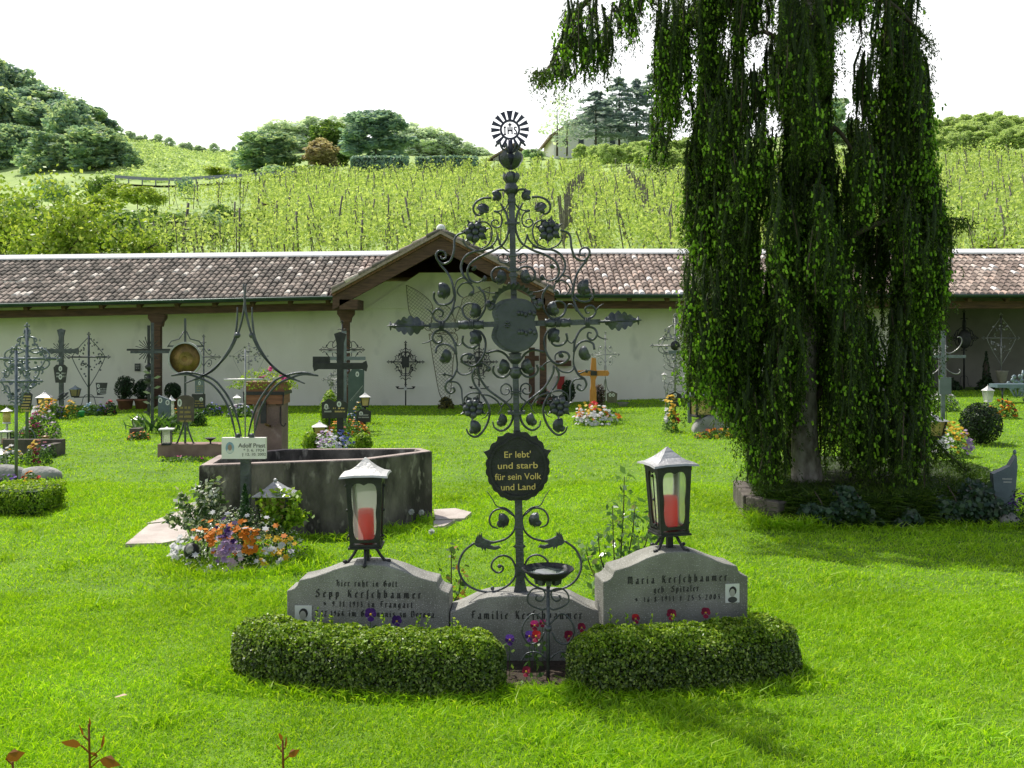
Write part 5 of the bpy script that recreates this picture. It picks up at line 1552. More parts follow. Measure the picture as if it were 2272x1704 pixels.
def bush(name, label, px, pyb, wpx, hpx, m, n_=1500, leaf=.04, Y=None, shape='round', cat='shrub', group=None, inner=.62, core=True, depth=None):
    if Y is None: Y = gY(px, pyb)
    k = Y/F; b = P(px, pyb, Y); W_, H_ = wpx*k/2, hpx*k
    d = b.z-ground(b.x, Y)
    if .01 < d < .45 and name != 'potted_shrub': b.z -= d; H_ += d
    t = thing(name, label, cat, b, 0, group)
    seed = int(px*3+pyb) % 997
    if shape == 'round':
        Pt, N = shell(n_, (W_, depth or W_, H_/2), inner, .14, seed); Pt[:, 2] += H_/2
    elif shape == 'cone':
        u = NR.uniform(0, 1, n_)**1.5; a = NR.uniform(0, 2*PI, n_); r_ = W_*(1-u)**.8*(.7+.3*NR.uniform(0, 1, n_)**.5)*(1+.12*np.sin(a*3+u*9))
        N = np.stack([np.cos(a), np.sin(a), .5+0*a], 1); Pt = np.stack([r_*np.cos(a), r_*np.sin(a), u*H_], 1)
    elif shape == 'mound':
        Pt, N = shell(n_, (W_, depth or W_*.8, H_), inner, .18, seed, -.05); Pt[:, 2] = np.abs(Pt[:, 2])
    V, Q = leaves(Pt, N, leaf, .5, .7, .2); link('foliage', np_mesh('foliage', V, Q, m), t)
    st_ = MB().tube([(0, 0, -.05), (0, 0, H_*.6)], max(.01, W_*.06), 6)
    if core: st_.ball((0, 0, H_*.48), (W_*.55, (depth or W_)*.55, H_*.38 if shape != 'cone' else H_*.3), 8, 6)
    st_.build('inner_stems', BARKD if shape == 'cone' else bpy.data.materials['dark_inside'], t)
    return t

# ------------------------------------------------------------------ stone trough fountain
FO = Vector((-1.5, 8.45, 0))
ft = thing('stone_trough', 'dark stained angular stone water trough on the lawn behind the left lantern', 'trough', FO)
TR = [(-2.46, 7.80), (-1.20, 8.18), (-.70, 8.80), (-.82, 9.05), (-2.05, 8.98), (-2.52, 8.50)]
TR = [(x-FO.x, y-FO.y) for x, y in TR]
cxy = (sum(p[0] for p in TR)/6, sum(p[1] for p in TR)/6)
def inset(p, d):
    n_ = len(p); o = []
    for i in range(n_):
        a, b, c = Vector((*p[i-1], 0)), Vector((*p[i], 0)), Vector((*p[(i+1) % n_], 0))
        u = (b-a).normalized(); v = (c-b).normalized(); n1 = Vector((-u.y, u.x, 0)); n2 = Vector((-v.y, v.x, 0))
        m_ = (n1+n2).normalized(); q = b+m_*d/max(.4, m_.dot(n1)); o.append((q.x, q.y))
    return o
IN = inset(TR, .095)
hT = .60; n_ = 6
mb = MB(); vs = [(p[0], p[1], -.06) for p in TR]+[(p[0]*.995, p[1]*.995, hT) for p in TR]+[(p[0], p[1], hT) for p in IN]+[(p[0], p[1], .12) for p in IN]
fs = []
for i in range(n_):
    j = (i+1) % n_
    fs += [(i, j, n_+j, n_+i), (n_+i, n_+j, 2*n_+j, 2*n_+i), (2*n_+i, 2*n_+j, 3*n_+j, 3*n_+i)]
fs.append(tuple(range(3*n_, 4*n_)))
ob = mb.add(vs, fs).build('basin', TROUGH, ft)
bv = ob.modifiers.new('worn_edges', 'BEVEL'); bv.width = .012; bv.segments = 2
MB().slab(inset(TR, .0955), .44, .446).build('water', WATER, ft)
rim = MB()
vs = [(p[0]*.992, p[1]*.992, hT+.002) for p in inset(TR, .010)]+[(p[0], p[1], hT+.002) for p in inset(TR, .088)]
rim.add(vs, [(i, (i+1) % n_, n_+(i+1) % n_, n_+i) for i in range(n_)]).build('rim', mat('worn_rim', (.30, .24, .21), (.46, .38, .34), 7, .85, 0, .4, 50), ft)
# pillar with flower box
pb = P(598, 1010, 9.12)
pl = thing('fountain_pillar', 'reddish stone pillar behind the trough carrying the wooden flower box', 'pillar', (pb.x, 9.18, 0))
hp_ = CH-(896-HY)*9.1/F; wp = 62*9.1/F
MB().box((0, 0, hp_/2-.05), (wp, .26, hp_+.1)).build('shaft', PILLAR, pl)
MB().tube(cr([(wp/2-.01, -.135, hp_-.02), (wp/2-.01, -.14, hp_-.16), (wp/2+.02, -.14, hp_-.20), (wp/2+.04, -.14, hp_-.17)], 4), .005, 5).build('hook', IRONB, pl)
MB().lathe([(.012, 0), (.012, .16)], 8).build('spout', BRONZE, pl, (.02, -.13, hp_-.20)).rotation_euler = (PI/2.3, 0, 0)
kx = 9.05/F; bx_ = P(592, 897, 9.12)
fb = thing('flower_box', 'wooden flower box with iron strap on top of the stone pillar', 'flower box', (bx_.x, 9.16, hp_))
wf = 88*kx; hf = 50*kx
for i, z in enumerate((hf*.25, hf*.75)):
    MB().box((0, 0, z), (wf*(.94 if i == 0 else 1), .30, hf*.485)).build('plank', mat('box_wood_%d' % i, (.16, .065, .03), (.27, .12, .055), 6, .7, 0, .2, 30, stretch=(1, 1, 6)), fb)
MB().box((0, 0, hf*.5), (wf*1.03, .325, .030)).build('iron_strap', IRONB, fb)
for s_ in (-1, 1): MB().tube([(s_*wf*.5, -.16, hf*.5), (s_*wf*.49, -.165, .0), (s_*wf*.3, -.12, -.005)], .006, 5).build('bracket', IRONB, fb)
MB().box((0, -.165, -.07), (.05, .02, .20)).build('strap_end', IRONB, fb)
flower_bed('trailing geranium with pale green leaves and a few pink blooms in the flower box', 588, 862, 158, 44, None, 9.14, .20, YELG, 0, .05, 'geranium', 1100, 'geranium', None,
           [('pink', .18, .95, .05, 6), ('pink', .62, .62, .06, 7), ('wine', .02, .55, .05, 4)])
# paving stones round the trough
pav = MB()
for q in ([(278,1214),(330,1170),(405,1160),(420,1200),(360,1212)], [(325,1166),(400,1138),(437,1140),(437,1170),(410,1157)], [(385,1132),(432,1118),(438,1134)], [(962,1136),(1010,1133),(1046,1142),(1030,1156),(966,1158)], [(962,1162),(1010,1160),(985,1174),(962,1176)], [(430,1205),(440,1172),(560,1196),(560,1215)]):
    pp = [G(*a) for a in q]; 
    ar_ = sum(pp[i].x*pp[(i+1) % len(pp)].y-pp[(i+1) % len(pp)].x*pp[i].y for i in range(len(pp)))
    if ar_ < 0: pp = pp[::-1]
    pav.slab([(p.x, p.y) for p in pp], -.03, .018+rnd.uniform(0, .01))
tag(pav.build('paving', PAVE), kind='structure')
def in_poly(poly):
    def f(x, y):
        ins = np.zeros(len(x), bool); n_ = len(poly)
        for i in range(n_):
            x1, y1 = poly[i]; x2, y2 = poly[(i+1) % n_]
            c = ((y1 > y) != (y2 > y)) & (x < (x2-x1)*(y-y1)/(y2-y1+1e-12)+x1)
            ins ^= c
        return ins
    return f
no_grass.append(in_poly([(p[0]+FO.x, p[1]+FO.y) for p in TR]))
for q in ([(275,1216),(330,1168),(400,1136),(437,1116),(440,1172),(425,1205),(360,1214)], [(960,1134),(1010,1131),(1050,1142),(1030,1158),(985,1176),(960,1178)]):
    no_grass.append(in_poly([(G(*a).x, G(*a).y) for a in q]))
TUFTS += [(-1.2, 8.0, .75, .18, 900, .09), (-.85, 8.45, .25, .2, 300, .10)]
for i, (px, py, h_) in enumerate(((912, 1136, .09), (934, 1137, .10), (957, 1180, .04))):
    b = G(px+4, py+28 if i < 2 else py+14); t = thing('dandelion', ('left of two white dandelion clocks at the right foot of the trough', 'right of two white dandelion clocks at the right foot of the trough', 'low dandelion clock in the grass nearest the viewer by the trough')[i], 'dandelion', b)
    hz = CH-(py-HY)*b.y/F
    MB().tube([(0, 0, 0), (-.01, 0, hz-.015)], .0032, 5).build('stalk', YELG, t)
    n_ = 130; D = rdir(n_); V, Q = quads(D*.002+np.array([-.012, 0, hz]), D, nrm(np.cross(D, rdir(n_))), .027, .010)
    link('seed_head', np_mesh('seed_head', V, Q, PET['white']), t)

# ------------------------------------------------------------------ grave with the white name sign
YP = 7.35; kp = YP/F
pg = thing('name_sign', 'white stone name sign with oval portrait on a dark post, curved iron bars above it', 'name sign', ((543-CX)*kp, YP, 0))
zt_ = lambda py: CH-(py-HY)*kp
MB().box((0, .03, zt_(1020)/2), (.07, .05, zt_(1020)+.02)).build('post', IRON, pg)
slab = MB().box((-1*kp, 0, (zt_(970)+zt_(1018))/2), (97*kp, .045, 47*kp)).build('plate', MARBLE, pg)
ov = MB().disc((-31*kp, zt_(993)), 9.5*kp, 13*kp, -.0236, 20).build('portrait_oval', mat('portrait_blue', (.18, .30, .45), (.35, .5, .62), 30, .3), slab)
MB().disc((-31*kp, zt_(1000)), 7*kp, 5*kp, -.0243, 14).build('collar_shape', PORC, ov)
MB().disc((-31*kp, zt_(992)), 4.5*kp, 7*kp, -.0250, 14).build('face', mat('portrait_skin', (.38, .26, .20), rough=.4), ov)
plain_text('name_lettering', 'Adolf Prast', 13.2*kp, (17.5*kp, -.0236, zt_(992)), mat('grey_lettering', (.16, .15, .14), rough=.6), slab, bold=.0007)
plain_text('date_lettering', '* 3. 6. 1924', 8.5*kp, (22*kp, -.0236, zt_(1001)), bpy.data.materials['grey_lettering'], slab, bold=.0002, sx=1.15)
plain_text('date_lettering', '† 12. 10. 2002', 8.5*kp, (22*kp, -.0236, zt_(1010)), bpy.data.materials['grey_lettering'], slab, bold=.0002, sx=1.1)
def PB(x, y): return ((400+x*.27125-540)*kp+.001, zt_(600+y*.27125))
def ironbar(pts, r=.0085, mir=True, nm='curved_bar'):
    q = cr([Vector((PB(*p)[0], 0, PB(*p)[1])) for p in pts], 6)
    for s_ in ((1, -1) if mir else (1,)):
        MB().tube([Vector((s_*p.x+(.0 if s_ > 0 else .0), .012*(1 if s_ > 0 else -1), p.z)) for p in q], [r*(.55+.45*min(1, i/6, (len(q)-1-i)/6)) for i in range(len(q))], 6).build(nm, IRONG if False else IRON, pg)
ironbar([(500,110),(512,240),(490,400),(440,560),(360,700),(240,820),(140,880),(60,905)])
ironbar([(452,300),(448,420),(425,560),(350,700),(260,810),(150,870),(20,925)])
ironbar([(-90,860),(30,835),(140,850),(250,890),(330,970),(400,1080),(450,1210),(485,1360)])
ironbar([(-90,862),(40,850),(150,885),(240,930),(320,1020),(380,1130),(415,1250),(440,1360)])
for s_ in (-1, 1):
    p = PB(455, 530); MB().ball((s_*p[0], 0, p[1]), .024, 10, 7).build('iron_ball', IRON, pg)
    p = PB(458, 1355); MB().ball((s_*p[0], 0, p[1]), .022, 10, 7).build('iron_ball', IRON, pg)
MB().tube([(PB(528, 0)[0], -.03, PB(0, 640)[1]), (PB(528, 0)[0], -.03, PB(0, 1362)[1])], .006, 6).build('white_rod', LEADTOP, pg)
MB().tube([(PB(355, 0)[0], -.036, PB(0, 893)[1]), (PB(670, 0)[0], -.036, PB(0, 888)[1])], .0085, 6).build('white_rod', LEADW, pg)
YQ = gY(535, 1252)
flower_bed('planted mound with white-edged leaves, orange pansies and lilac heather below the name sign', 532, 1250, 292, 135, None, 7.15, .42, leafmat('variegated_leaves', [(0, (.03, .07, .02)), (.35, (.09, .17, .05)), (.6, (.24, .34, .13)), (.72, (.6, .63, .5)), (1, (.82, .83, .76))], .35, rough=.3, spec=.7), 0, .050, 'flower_bed', 4200, 'flower grave', None,
           [('orange', -.22, .60, .11, 40), ('orange', .27, .56, .13, 46), ('orange', .42, .40, .06, 8), ('lilac', .03, .42, .08, 48), ('purple', .02, .66, .08, 14), ('pale', .10, .30, .10, 16), ('yellow', .75, .55, .08, 8), ('white', -.75, .4, .14, 40), ('white', .1, .15, .4, 30), ('yellow', .6, .35, .14, 12), ('white', .7, .3, .12, 16)])
rose_bush('shrub', 'bushy shrub with pale shiny leaves at the left of the name sign post', P(455, 1190, 7.25)*1.0, [(-.18, 0, .30), (-.05, 0, .36), (.06, .03, .40), (-.12, -.06, .22), (.0, -.08, .26), (.10, 0, .28), (-.24, -.03, .14)], bpy.data.materials['variegated_leaves'], 9, .045, 'shrub')
rose_bush('shrub', 'bushy shrub with yellow-green shiny leaves at the right of the name sign post', P(620, 1190, 7.2), [(-.12, 0, .30), (0, 0, .33), (.10, .03, .30), (-.05, -.08, .22), (.12, -.06, .20), (.17, 0, .16)], YELG, 10, .045, 'shrub')
bush('dwarf_conifer', 'small dark green cone-shaped conifer in front of the name sign post', 543, 1165, 52, 92, leafmat('conifer_leaves', [(0, (.015, .05, .015)), (.6, (.035, .10, .02)), (1, (.07, .17, .03))], .3), 2600, .022, 7.05, 'cone', 'conifer', core=False)
small_lantern('wide dark lantern with pale tent-like roof among the flowers right of the name sign', 611, 1165, 1063, 84, 'pyramid', AMBER, IRONB, LEADTOP, 7.3, None, rz=.0)
sl = thing('glass_ball', 'small dark solar lamp ball with pale dome low in the flower mound', 'ball lamp', P(425, 1238, 6.85))
MB().ball((0, 0, .05), .055, 12, 8).build('ball', IRONB, sl); MB().ball((0, -.03, .062), (.032, .03, .036), 10, 8).build('dome', CLEARG, sl)
TUFTS += [(-1.93, 7.1, .55, .5, 1800, .10)]

# ------------------------------------------------------------------ graves at the left edge
t, k = grave_cross('ornate grey filigree cross at the far left, black and gold plaque on its stem', 60, 986, 727, 796, 64, 'filigree', IRONG, thick=1.75, seed=1)
foot_scrolls(t, IRONG, .20, .0, .22); plaque(t, .0, (986-888)*k, 30*k, 38*k, 'taper', PLAQUE, GOLD, 6, 0)
t, k = grave_cross('dark flared iron cross with ray burst before the white wall at the left', 136, 912, 729, 779, 39, 'rays', IRON, 21.2, thick=1.5)
plaque(t, 0, (912-829)*k, 31*k, 40*k, 'taper', PLAQUE, WHITEL, 2, 2, -.03, [(0, (912-818)*k), (0, (912-836)*k)])
lf = MB()
for i in range(16):
    a = rnd.uniform(0, 6.28); c = Vector((.10*math.cos(a), -.03, .18+.16*rnd.random())); lf.add([c, c+Vector((.05, -.02, .03)), c+Vector((.09, 0, .07)), c+Vector((.03, .01, .06))], [(0, 1, 2, 3)])
lf.build('iron_leaves', IRON, t)
t, k = grave_cross('slender iron cross with a vine of leaves, carrying a lantern and a small plaque', 197, 908, 744, 792, 41, 'vine', IRON, 21.4, thick=1.55, seed=3)
foot_scrolls(t, IRON, .24, .02, .30)
MB().tube([(-.32, 0, .25), (0, 0, .27), (.32, 0, .25)], .010, 5).build('side_arm', IRON, t)
plaque(t, 30*k, (908-863)*k, 26*k, 28*k, 'flag', PLAQUE, WHITEL, 3, 2, -.03, [(23*k, (908-856)*k), (24*k, (908-867)*k)])
small_lantern('blue-topped amber lantern hanging at the left arm of the vine-leaf cross', 167, 881, 855, 21, 'pyramid', AMBER, IRONB, VERDI, 21.36, rz=0, pole=False)
t, k = grave_cross('pale blue-grey cross of curled iron ribbons nearest the left edge of the picture', 36, 1079, 778, 846, 46, 'diamond', IRONG, thick=1.25, seed=5)
hd = thing('boulder_pair', 'low pale grey boulder at the left edge behind orange and violet flowers', 'boulder', G(44, 1062))
MB().ball((-.18, .02, .03), (.28, .14, .13), 12, 8, 0, .05).ball((.22, .02, .02), (.26, .13, .12), 12, 8, 0, .05).build('stone', ROCK, hd)
kb_ = thing('kerb_grave', 'dark stone grave kerb at the left edge with flowers growing along it', 'grave kerb', G(60, 1012))
kk = kb_.location.y/F
MB().box((0, .2, .09), (134*kk, .10, .24)).build('kerb', KERB, kb_); MB().box((67*kk-.05, .0, .07), (.10, .30, .20)).build('kerb', KERB, kb_)
flower_bed('red and yellow pansies in front of the stone kerb at the left', 84, 1030, 62, 50, None, None, .2, MIDG, 0, .055, 'flower_bed', 700, 'flowers', None, [('yellow', -.2, .9, .14, 8), ('brown', .1, .75, .2, 16), ('wine', .25, .5, .2, 10)])
flower_bed('violet pansies at the right end of the left stone kerb', 106, 1016, 36, 34, [('lilac', 1), ('purple', 2)], None, .15, MIDG, 16, .05)
flower_bed('white flowers by the left stone kerb beside a blue-grey cross stem', 28, 1030, 50, 42, [('white', 5), ('yellow', 1)], None, .2, MIDG, 60, .05)
flower_bed('orange pansies at the right end of the low boulders', 70, 1080, 46, 34, [('orange', 6), ('red', 1)], None, .15, MIDG, 26, .055)
flower_bed('dark violet and red pansies in front of the low boulders', 20, 1082, 56, 32, [('purple', 4), ('red', 1), ('violet', 1)], None, .15, MIDG, 24, .055)
flower_bed('bed of white and pink daisies with bushy leaves before the ornate grey cross', 93, 973, 70, 66, [('white', 5), ('pale', 6), ('lilac', 2)], None, .5, MIDG, 95, .05, nl=1400)
flower_bed('deep pink blossoms above the daisy bed at the left', 78, 940, 34, 22, [('pink', 1)], 15.6, .2, MIDG, 40, .05)
flower_bed('yellow and white flowers heaped under the big lantern at the left wall', 108, 925, 62, 38, None, 19.6, .4, MIDG, 0, .07, 'flower_bed', 800, 'flowers', None, [('yellow', .1, .75, .3, 34), ('orange', .2, .7, .2, 12), ('white', -.6, .5, .2, 26), ('pale', .3, .3, .3, 12)])
flower_bed('bright yellow blossoms left of the green watering pot', 157, 923, 26, 36, [('yellow', 4), ('orange', 1)], 19.6, .25, MIDG, 34, .065)
flower_bed('small lavender blue flower clump between two yellow clumps at the left wall', 137, 921, 22, 24, [('blue', 2), ('lilac', 2)], 19.6, .2, MIDG, 26, .06)
flower_bed('light blue flowers at the foot of the vine-leaf cross', 198, 913, 44, 17, [('lightblue', 1)], 20.6, .2, MIDG, 40, .06)
flower_bed('deep blue flowers right of the light blue ones at the left wall', 223, 914, 26, 20, [('violet', 1), ('blue', 1)], 20.6, .2, MIDG, 26, .06)
flower_bed('red flowering plant at the left end of the potted shrubs', 245, 915, 24, 30, [('red', 1), ('wine', 2)], 20.6, .2, DARKG, 16, .06)
flower_bed('dark violet and red flowers beside the dark lantern at the left edge', 44, 975, 52, 24, [('purple', 2), ('wine', 2), ('red', 1)], None, .3, MIDG, 24, .05)
b = G(178, 926); wc = thing('watering_pot', 'small bright green pot standing in the grass at the left wall', 'pot', b)
MB().lathe([(.07, 0), (.085, .12), (.08, .13), (.05, .125)], 14).build('pot', GREENP, wc)
small_lantern('large lantern with a pale pyramid roof behind yellow flowers at the left', 99, 912, 867, 32, 'pyramid', AMBER, IRONB, LEADTOP, 20)
small_lantern('pale yellow cylindrical lantern near the left edge, white roof', 15, 940, 903, 26, 'cyl', AMBER, LEADW, LEADW, 15.6)
small_lantern('dark four-pane lantern on the stone kerb at the left edge', 10, 991, 952, 30, 'flat', CLEARG, IRONB, LEADTOP, 14.9, CANDLE)
small_lantern('white-roofed lantern cut by the left edge of the picture', 0, 1037, 992, 34, 'pyramid', CLEARG, LEADW, LEADW, 12.6)
cd = thing('grave_candle', 'small amber grave candle with a lid on the left stone kerb', 'candle', P(101, 989, 13.9))
MB().lathe([(.05, 0), (.055, .03), (.045, .09), (.05, .12)], 14).build('cup', AMBER, cd); MB().lathe([(.06, .12), (.05, .135), (.01, .145)], 14).build('lid', BRONZE, cd)
leafy_box('box_hedge', 'square bright green clipped hedge in the lower left corner of the graves', 'hedge', (G(28, 1145).x, G(28, 1145).y+.25, 0), 124*9.1/F, .55, .25, YELG, 6500, .028)
flower_bed('yellow pansies growing out of the clipped hedge at the left edge', 12, 1118, 44, 26, [('yellow', 1)], 9.2, .15, MIDG, 16, .06)
# potted shrubs at the wall
for (px, w_, h_, lab, y) in ((278, 46, 54, 'round dark shrub in a terracotta pot at the white wall, larger left one', 22.2), (316, 36, 46, 'round dark shrub in a terracotta pot at the wall, just left of the brown post', 22.3), (384, 36, 40, 'dark shrub at the wall just right of the left brown post', 22.4)):
    b = P(px, 908, y); b.z = ground(b.x, y)
    pt_ = thing('terracotta_pot', 'terracotta pot under the ' + {278: 'larger left dark shrub', 316: 'dark shrub left of the brown post', 384: 'dark shrub right of the brown post'}[px], 'pot', b)
    MB().lathe([(.13, 0), (.17, .20), (.185, .20), (.185, .24), (.16, .24), (.15, .20)], 18).build('pot', TERRA, pt_)
    bush('potted_shrub', lab, px, 887, w_, h_, DARKG, 1300, .05, y, 'round', 'shrub')
# ------------------------------------------------------------------ graves left of the centre
t, k = grave_cross('plain square-bar iron cross with silvery leaves on its stem, before the left post', 338, 948, 716, 781, 46, 'bars', IRON, thick=.85, rz=.15)
for i in range(9):
    z = .25+i*.09; s_ = 1 if i % 2 else -1
    MB().add([(s_*.02, -.02, z), (s_*.10, -.05, z+.05), (s_*.16, -.03, z+.03), (s_*.09, -.01, z-.01)], [(0, 1, 2, 3)]).build('iron_leaf', LEADTOP if i % 3 else IRON, t)
t, k = grave_cross('dark lily cross with a burst of rays half hidden behind the square-bar cross', 330, 921, 722, 776, 48, 'rays', IRONB, 20.5, thick=.8, seed=6)
for z in (.5, .75, 1.0): MB().ball((.03, -.03, z), (.09, .04, .07), 9, 6, 0, .2).build('iron_flower', IRONB, t)
plaque(t, 0, (921-841)*k, 18*k, 24*k, 'taper', PLAQUE, WHITEL, 2, 0)
t, k = grave_cross('iron cross with a round golden sunburst disc on twin bent legs', 411, 986, 706, 768, 38, 'bars', IRON, 13.45, thick=.42)
bd = MB().lathe([(36*k, -.02), (36*k, 0), (.002, -.035)], 40).build('golden_disc', BRONZE, t, (2*k, -.035, (986-796)*k)); bd.rotation_euler = (PI/2, 0, 0)
MB().ring([(2*k+37.5*k*math.cos(2*PI*i/40), (986-796)*k+37.5*k*math.sin(2*PI*i/40)) for i in range(40)], [(2*k+34*k*math.cos(2*PI*i/40), (986-796)*k+34*k*math.sin(2*PI*i/40)) for i in range(40)], -.06, -.02).build('disc_rim', LEADTOP, t)
co = MB(); 
for i in range(48):
    a = 2*PI*i/48; co.add([(2*k+7*k*math.cos(a-.03), -.0725, (986-796)*k+7*k*math.sin(a-.03)), (2*k+33*k*math.cos(a), -.0605, (986-796)*k+33*k*math.sin(a)), (2*k+7*k*math.cos(a+.03), -.0725, (986-796)*k+7*k*math.sin(a+.03))], [(0, 1, 2)])
co.build('sun_rays', GOLDD, t)
ca = MB().tube([Vector((p[0]*k, -.02, (986-p[1])*k)) for p in ((-38, 770), (-30, 757), (-12, 752), (-2, 735))], .008, 5); ca.tube([Vector((p[0]*k, -.02, (986-p[1])*k)) for p in ((4, 735), (12, 752), (32, 757), (42, 770))], .008, 5)
ca.build('canopy_curl', IRON, t)
for s_ in (-1, 1): MB().tube(cr([(s_*.02, 0, (986-920)*k), (s_*.03, 0, .25), (s_*.10, 0, .04), (s_*.14, 0, .0)], 4), .012, 6).build('leg', IRON, t)
plaque(t, 4*k, (986-905)*k, 37*k, 58*k, 'arch', mat('brown_slate', (.07, .05, .04), (.11, .085, .07), 12, .6), GOLDD, 4, 1, -.05, [(-9*k, (986-893)*k)])
gk = thing('grave_plinth', 'reddish stone plinth under the golden disc cross, left of the trough', 'grave plinth', P(421, 1013, 13.35))
MB().box((0, .15, 12*k), (142*k, .30, 30*k)).build('plinth', mat('plinth_stone', (.20, .12, .10), (.30, .20, .17), 6, .85, 0, .3, 50), gk)
cb = thing('candle_bowl', 'small dark iron bowl on a foot at the right end of the reddish plinth', 'bowl', P(467, 987, 13.4))
MB().lathe([(.03, 0), (.012, .02), (.012, .05), (.075, .09), (.08, .095), (.02, .075)], 16).build('bowl', IRONB, cb)
small_lantern('glass lantern with a flat square lid on the left end of the reddish plinth', 370, 987, 946, 32, 'flat', CLEARG, IRONB, LEADW, 13.4)
t, k = grave_cross('iron cross with small scrolls at its arm end, behind the golden disc cross', 452, 918, 748, 792, 32, 'fourscroll', IRON, 20.6, thick=1.0, seed=8)
plaque(t, -8*k, (918-857)*k, 20*k, 30*k, 'rect', PLAQG, GOLDD, 3, 1); 
t = thing('grave_plaque', 'dark grave plaque with an oval portrait beside the golden disc cross legs', 'grave plaque', G(442, 930)); k = t.location.y/F
MB().box((0, 0, .1), (.03, .03, .5)).build('stake', IRONB, t); plaque(t, 0, 40*k, 30*k, 32*k, 'rect', PLAQUE, GOLDD, 3, 1, -.03, [(6*k, 44*k)])
t = thing('blue_gravestone', 'blue-grey slate gravestone with three oval portraits behind green lily leaves', 'gravestone', G(365, 955)); k = t.location.y/F
so2 = MB().prism([(-13*k, -.1), (13*k, -.1), (13*k, 68*k), (-13*k, 78*k)], -.03, .04).build('stone', SLATE, t)
for ox, oz in ((-8, 76-9), (8, 62), (0, 28)):
    o_ = MB().disc((ox*k, oz*k), 4.5*k, 6*k, -.0315, 14).build('portrait_oval', PORC, so2); MB().disc((ox*k, oz*k), 2.4*k, 3.6*k, -.0325, 10).build('portrait_face', PHOTOG, o_)
bl_ = MB(); b = G(352, 962); lt = thing('lily_plant', 'tall green strap leaves growing at the foot of the square-bar cross', 'lily', b)
n_ = 90; a = NR.uniform(0, 2*PI, n_); Pt = np.stack([.32*NR.normal(size=n_)*.6, .12*NR.normal(size=n_), 0*a], 1); T_ = nrm(np.stack([.5*np.cos(a), .5*np.sin(a), 1+0*a], 1)); B = nrm(np.cross(T_, rdir(n_)))
V, Q = quads(Pt, T_, B, NR.uniform(.25, .5, n_), .05, np.stack([.12*np.cos(a), .12*np.sin(a), -.06+0*a], 1)); link('leaves', np_mesh('leaves', V, Q, MIDG), lt)
small_lantern('brown lantern with a pale roof on a small stone, left of the lily leaves', 305, 950, 921, 25, 'pyramid', CLEARG, IRONB, LEADTOP)
sb_ = thing('small_stone', 'small dark stone block under the brown lantern left of the lily', 'stone block', G(298, 976)); k = sb_.location.y/F
MB().box((0, .1, 12*k), (22*k, .2, 26*k)).build('block', KERB, sb_)
flower_bed('orange flowers beside the small dark stone and lily leaves', 310, 976, 52, 20, [('orange', 1)], None, .2, MIDG, 24, .05)
small_lantern('white-roofed cylindrical lantern beside the blue-grey gravestone', 380, 926, 877, 20, 'cyl', CLEARG, LEADW, LEADW, 17.6)
flower_bed('pale orange and lilac flowers behind the blue-grey gravestone', 389, 934, 30, 26, [('orange', 3), ('lilac', 2)], None, .2, MIDG, 26, .05)
bush('shrub', 'low green shrub just right of the brown-slate arch plaque', 437, 945, 46, 36, MIDG, 900, .05, None, 'mound')
flower_bed('blue flowers at the wall left of the white lantern', 473, 912, 44, 20, [('blue', 3), ('violet', 1)], 20.5, .2, MIDG, 46, .06)
flower_bed('pale lilac and white flowers under the white lantern near the flower box', 531, 917, 60, 24, [('white', 3), ('blue', 1), ('lilac', 1)], 20.2, .25, MIDG, 70, .06)
small_lantern('small white lantern standing in pale flowers left of the flower box', 526, 900, 874, 18, 'pyramid', CLEARG, LEADW, LEADW, 20.3)
t, k = grave_cross('fine silvery cross with a wreath of tiny leaves seen through the curved iron bars', 552, 912, 764, 790, 40, 'vine', IRONS, 21.4, thick=.55, seed=9)
flower_bed('row of low leafy seedlings with a few pink flowers before the reddish plinth', 405, 1027, 120, 14, [('pink', 1)], 12.9, .12, MIDG, 3, .05, nl=500)
wp_ = thing('wall_plaque', 'small dark name plaque fixed to the white wall left of the first post', 'wall plaque', P(305, 815, 23.57))
MB().box((0, 0, 0), (.125, .03, .18)).build('plate', PLAQUE, wp_); dashes(wp_, 0, .04, .1, 3, .035, -.017, WHITEL)
# ------------------------------------------------------------------ cluster behind the trough
t, k = grave_cross('black steel cross with flared ends and a black house-shaped plaque, behind the trough', 755, 985, 736, 812, 61, 'flared', IRONB, 14.0, thick=1.5)
plaque(t, 0, (985-906)*k, 38*k, 42*k, 'house', PLAQUE, GOLD, 2, 1, -.05, [(-1*k, (985-896)*k)])
MB().box((-42*k, .01, (985-800)*k), (38*k, .03, 18*k)).build('name_box', IRONB, t)
t, k = grave_cross('grey-green steel bar cross standing just behind the black flared cross', 764, 957, 734, 795, 47, 'bars', IRONG, 17.1, thick=1.15)
t, k = grave_cross('slim polished steel cross, its bars showing above the grey-green one', 758, 945, 742, 781, 35, 'bars', LEADTOP, 18.6, thick=.55)
t, k = grave_cross('black scrolled cross with spear-like arm ends topmost in the cluster left of centre', 759, 930, 717, 776, 44, 'scroll', IRONB, 20.2, thick=1.1, seed=12)
t, k = grave_cross('silvery leafed cross full of small blossoms tucked behind the black cross', 752, 938, 800, 842, 32, 'filigree', IRONS, 19.2, thick=1.0, seed=13)
t = thing('gravestone', 'leaning dark green gravestone carved with a feather, right of the black cross', 'gravestone', P(791, 925, 18.9), .1); k = 18.9/F
so3 = MB().prism([(-18*k, -.25), (15*k, -.25), (17*k, 104*k), (-8*k, 108*k), (-18*k, 95*k)], -.04, .05).build('stone', mat('green_slate', (.06, .09, .085), (.09, .125, .12), 6, .5), t)
fe_ = MB(); 
for i in range(11):
    u = i/10; c = Vector((-10*k+24*k*u, -.042, 42*k+26*k*u)); fe_.beam(c, c+Vector((3*k, 0, -7*k-2*k*math.sin(u*3))), .003, .012, 0, (0, 1, 0))
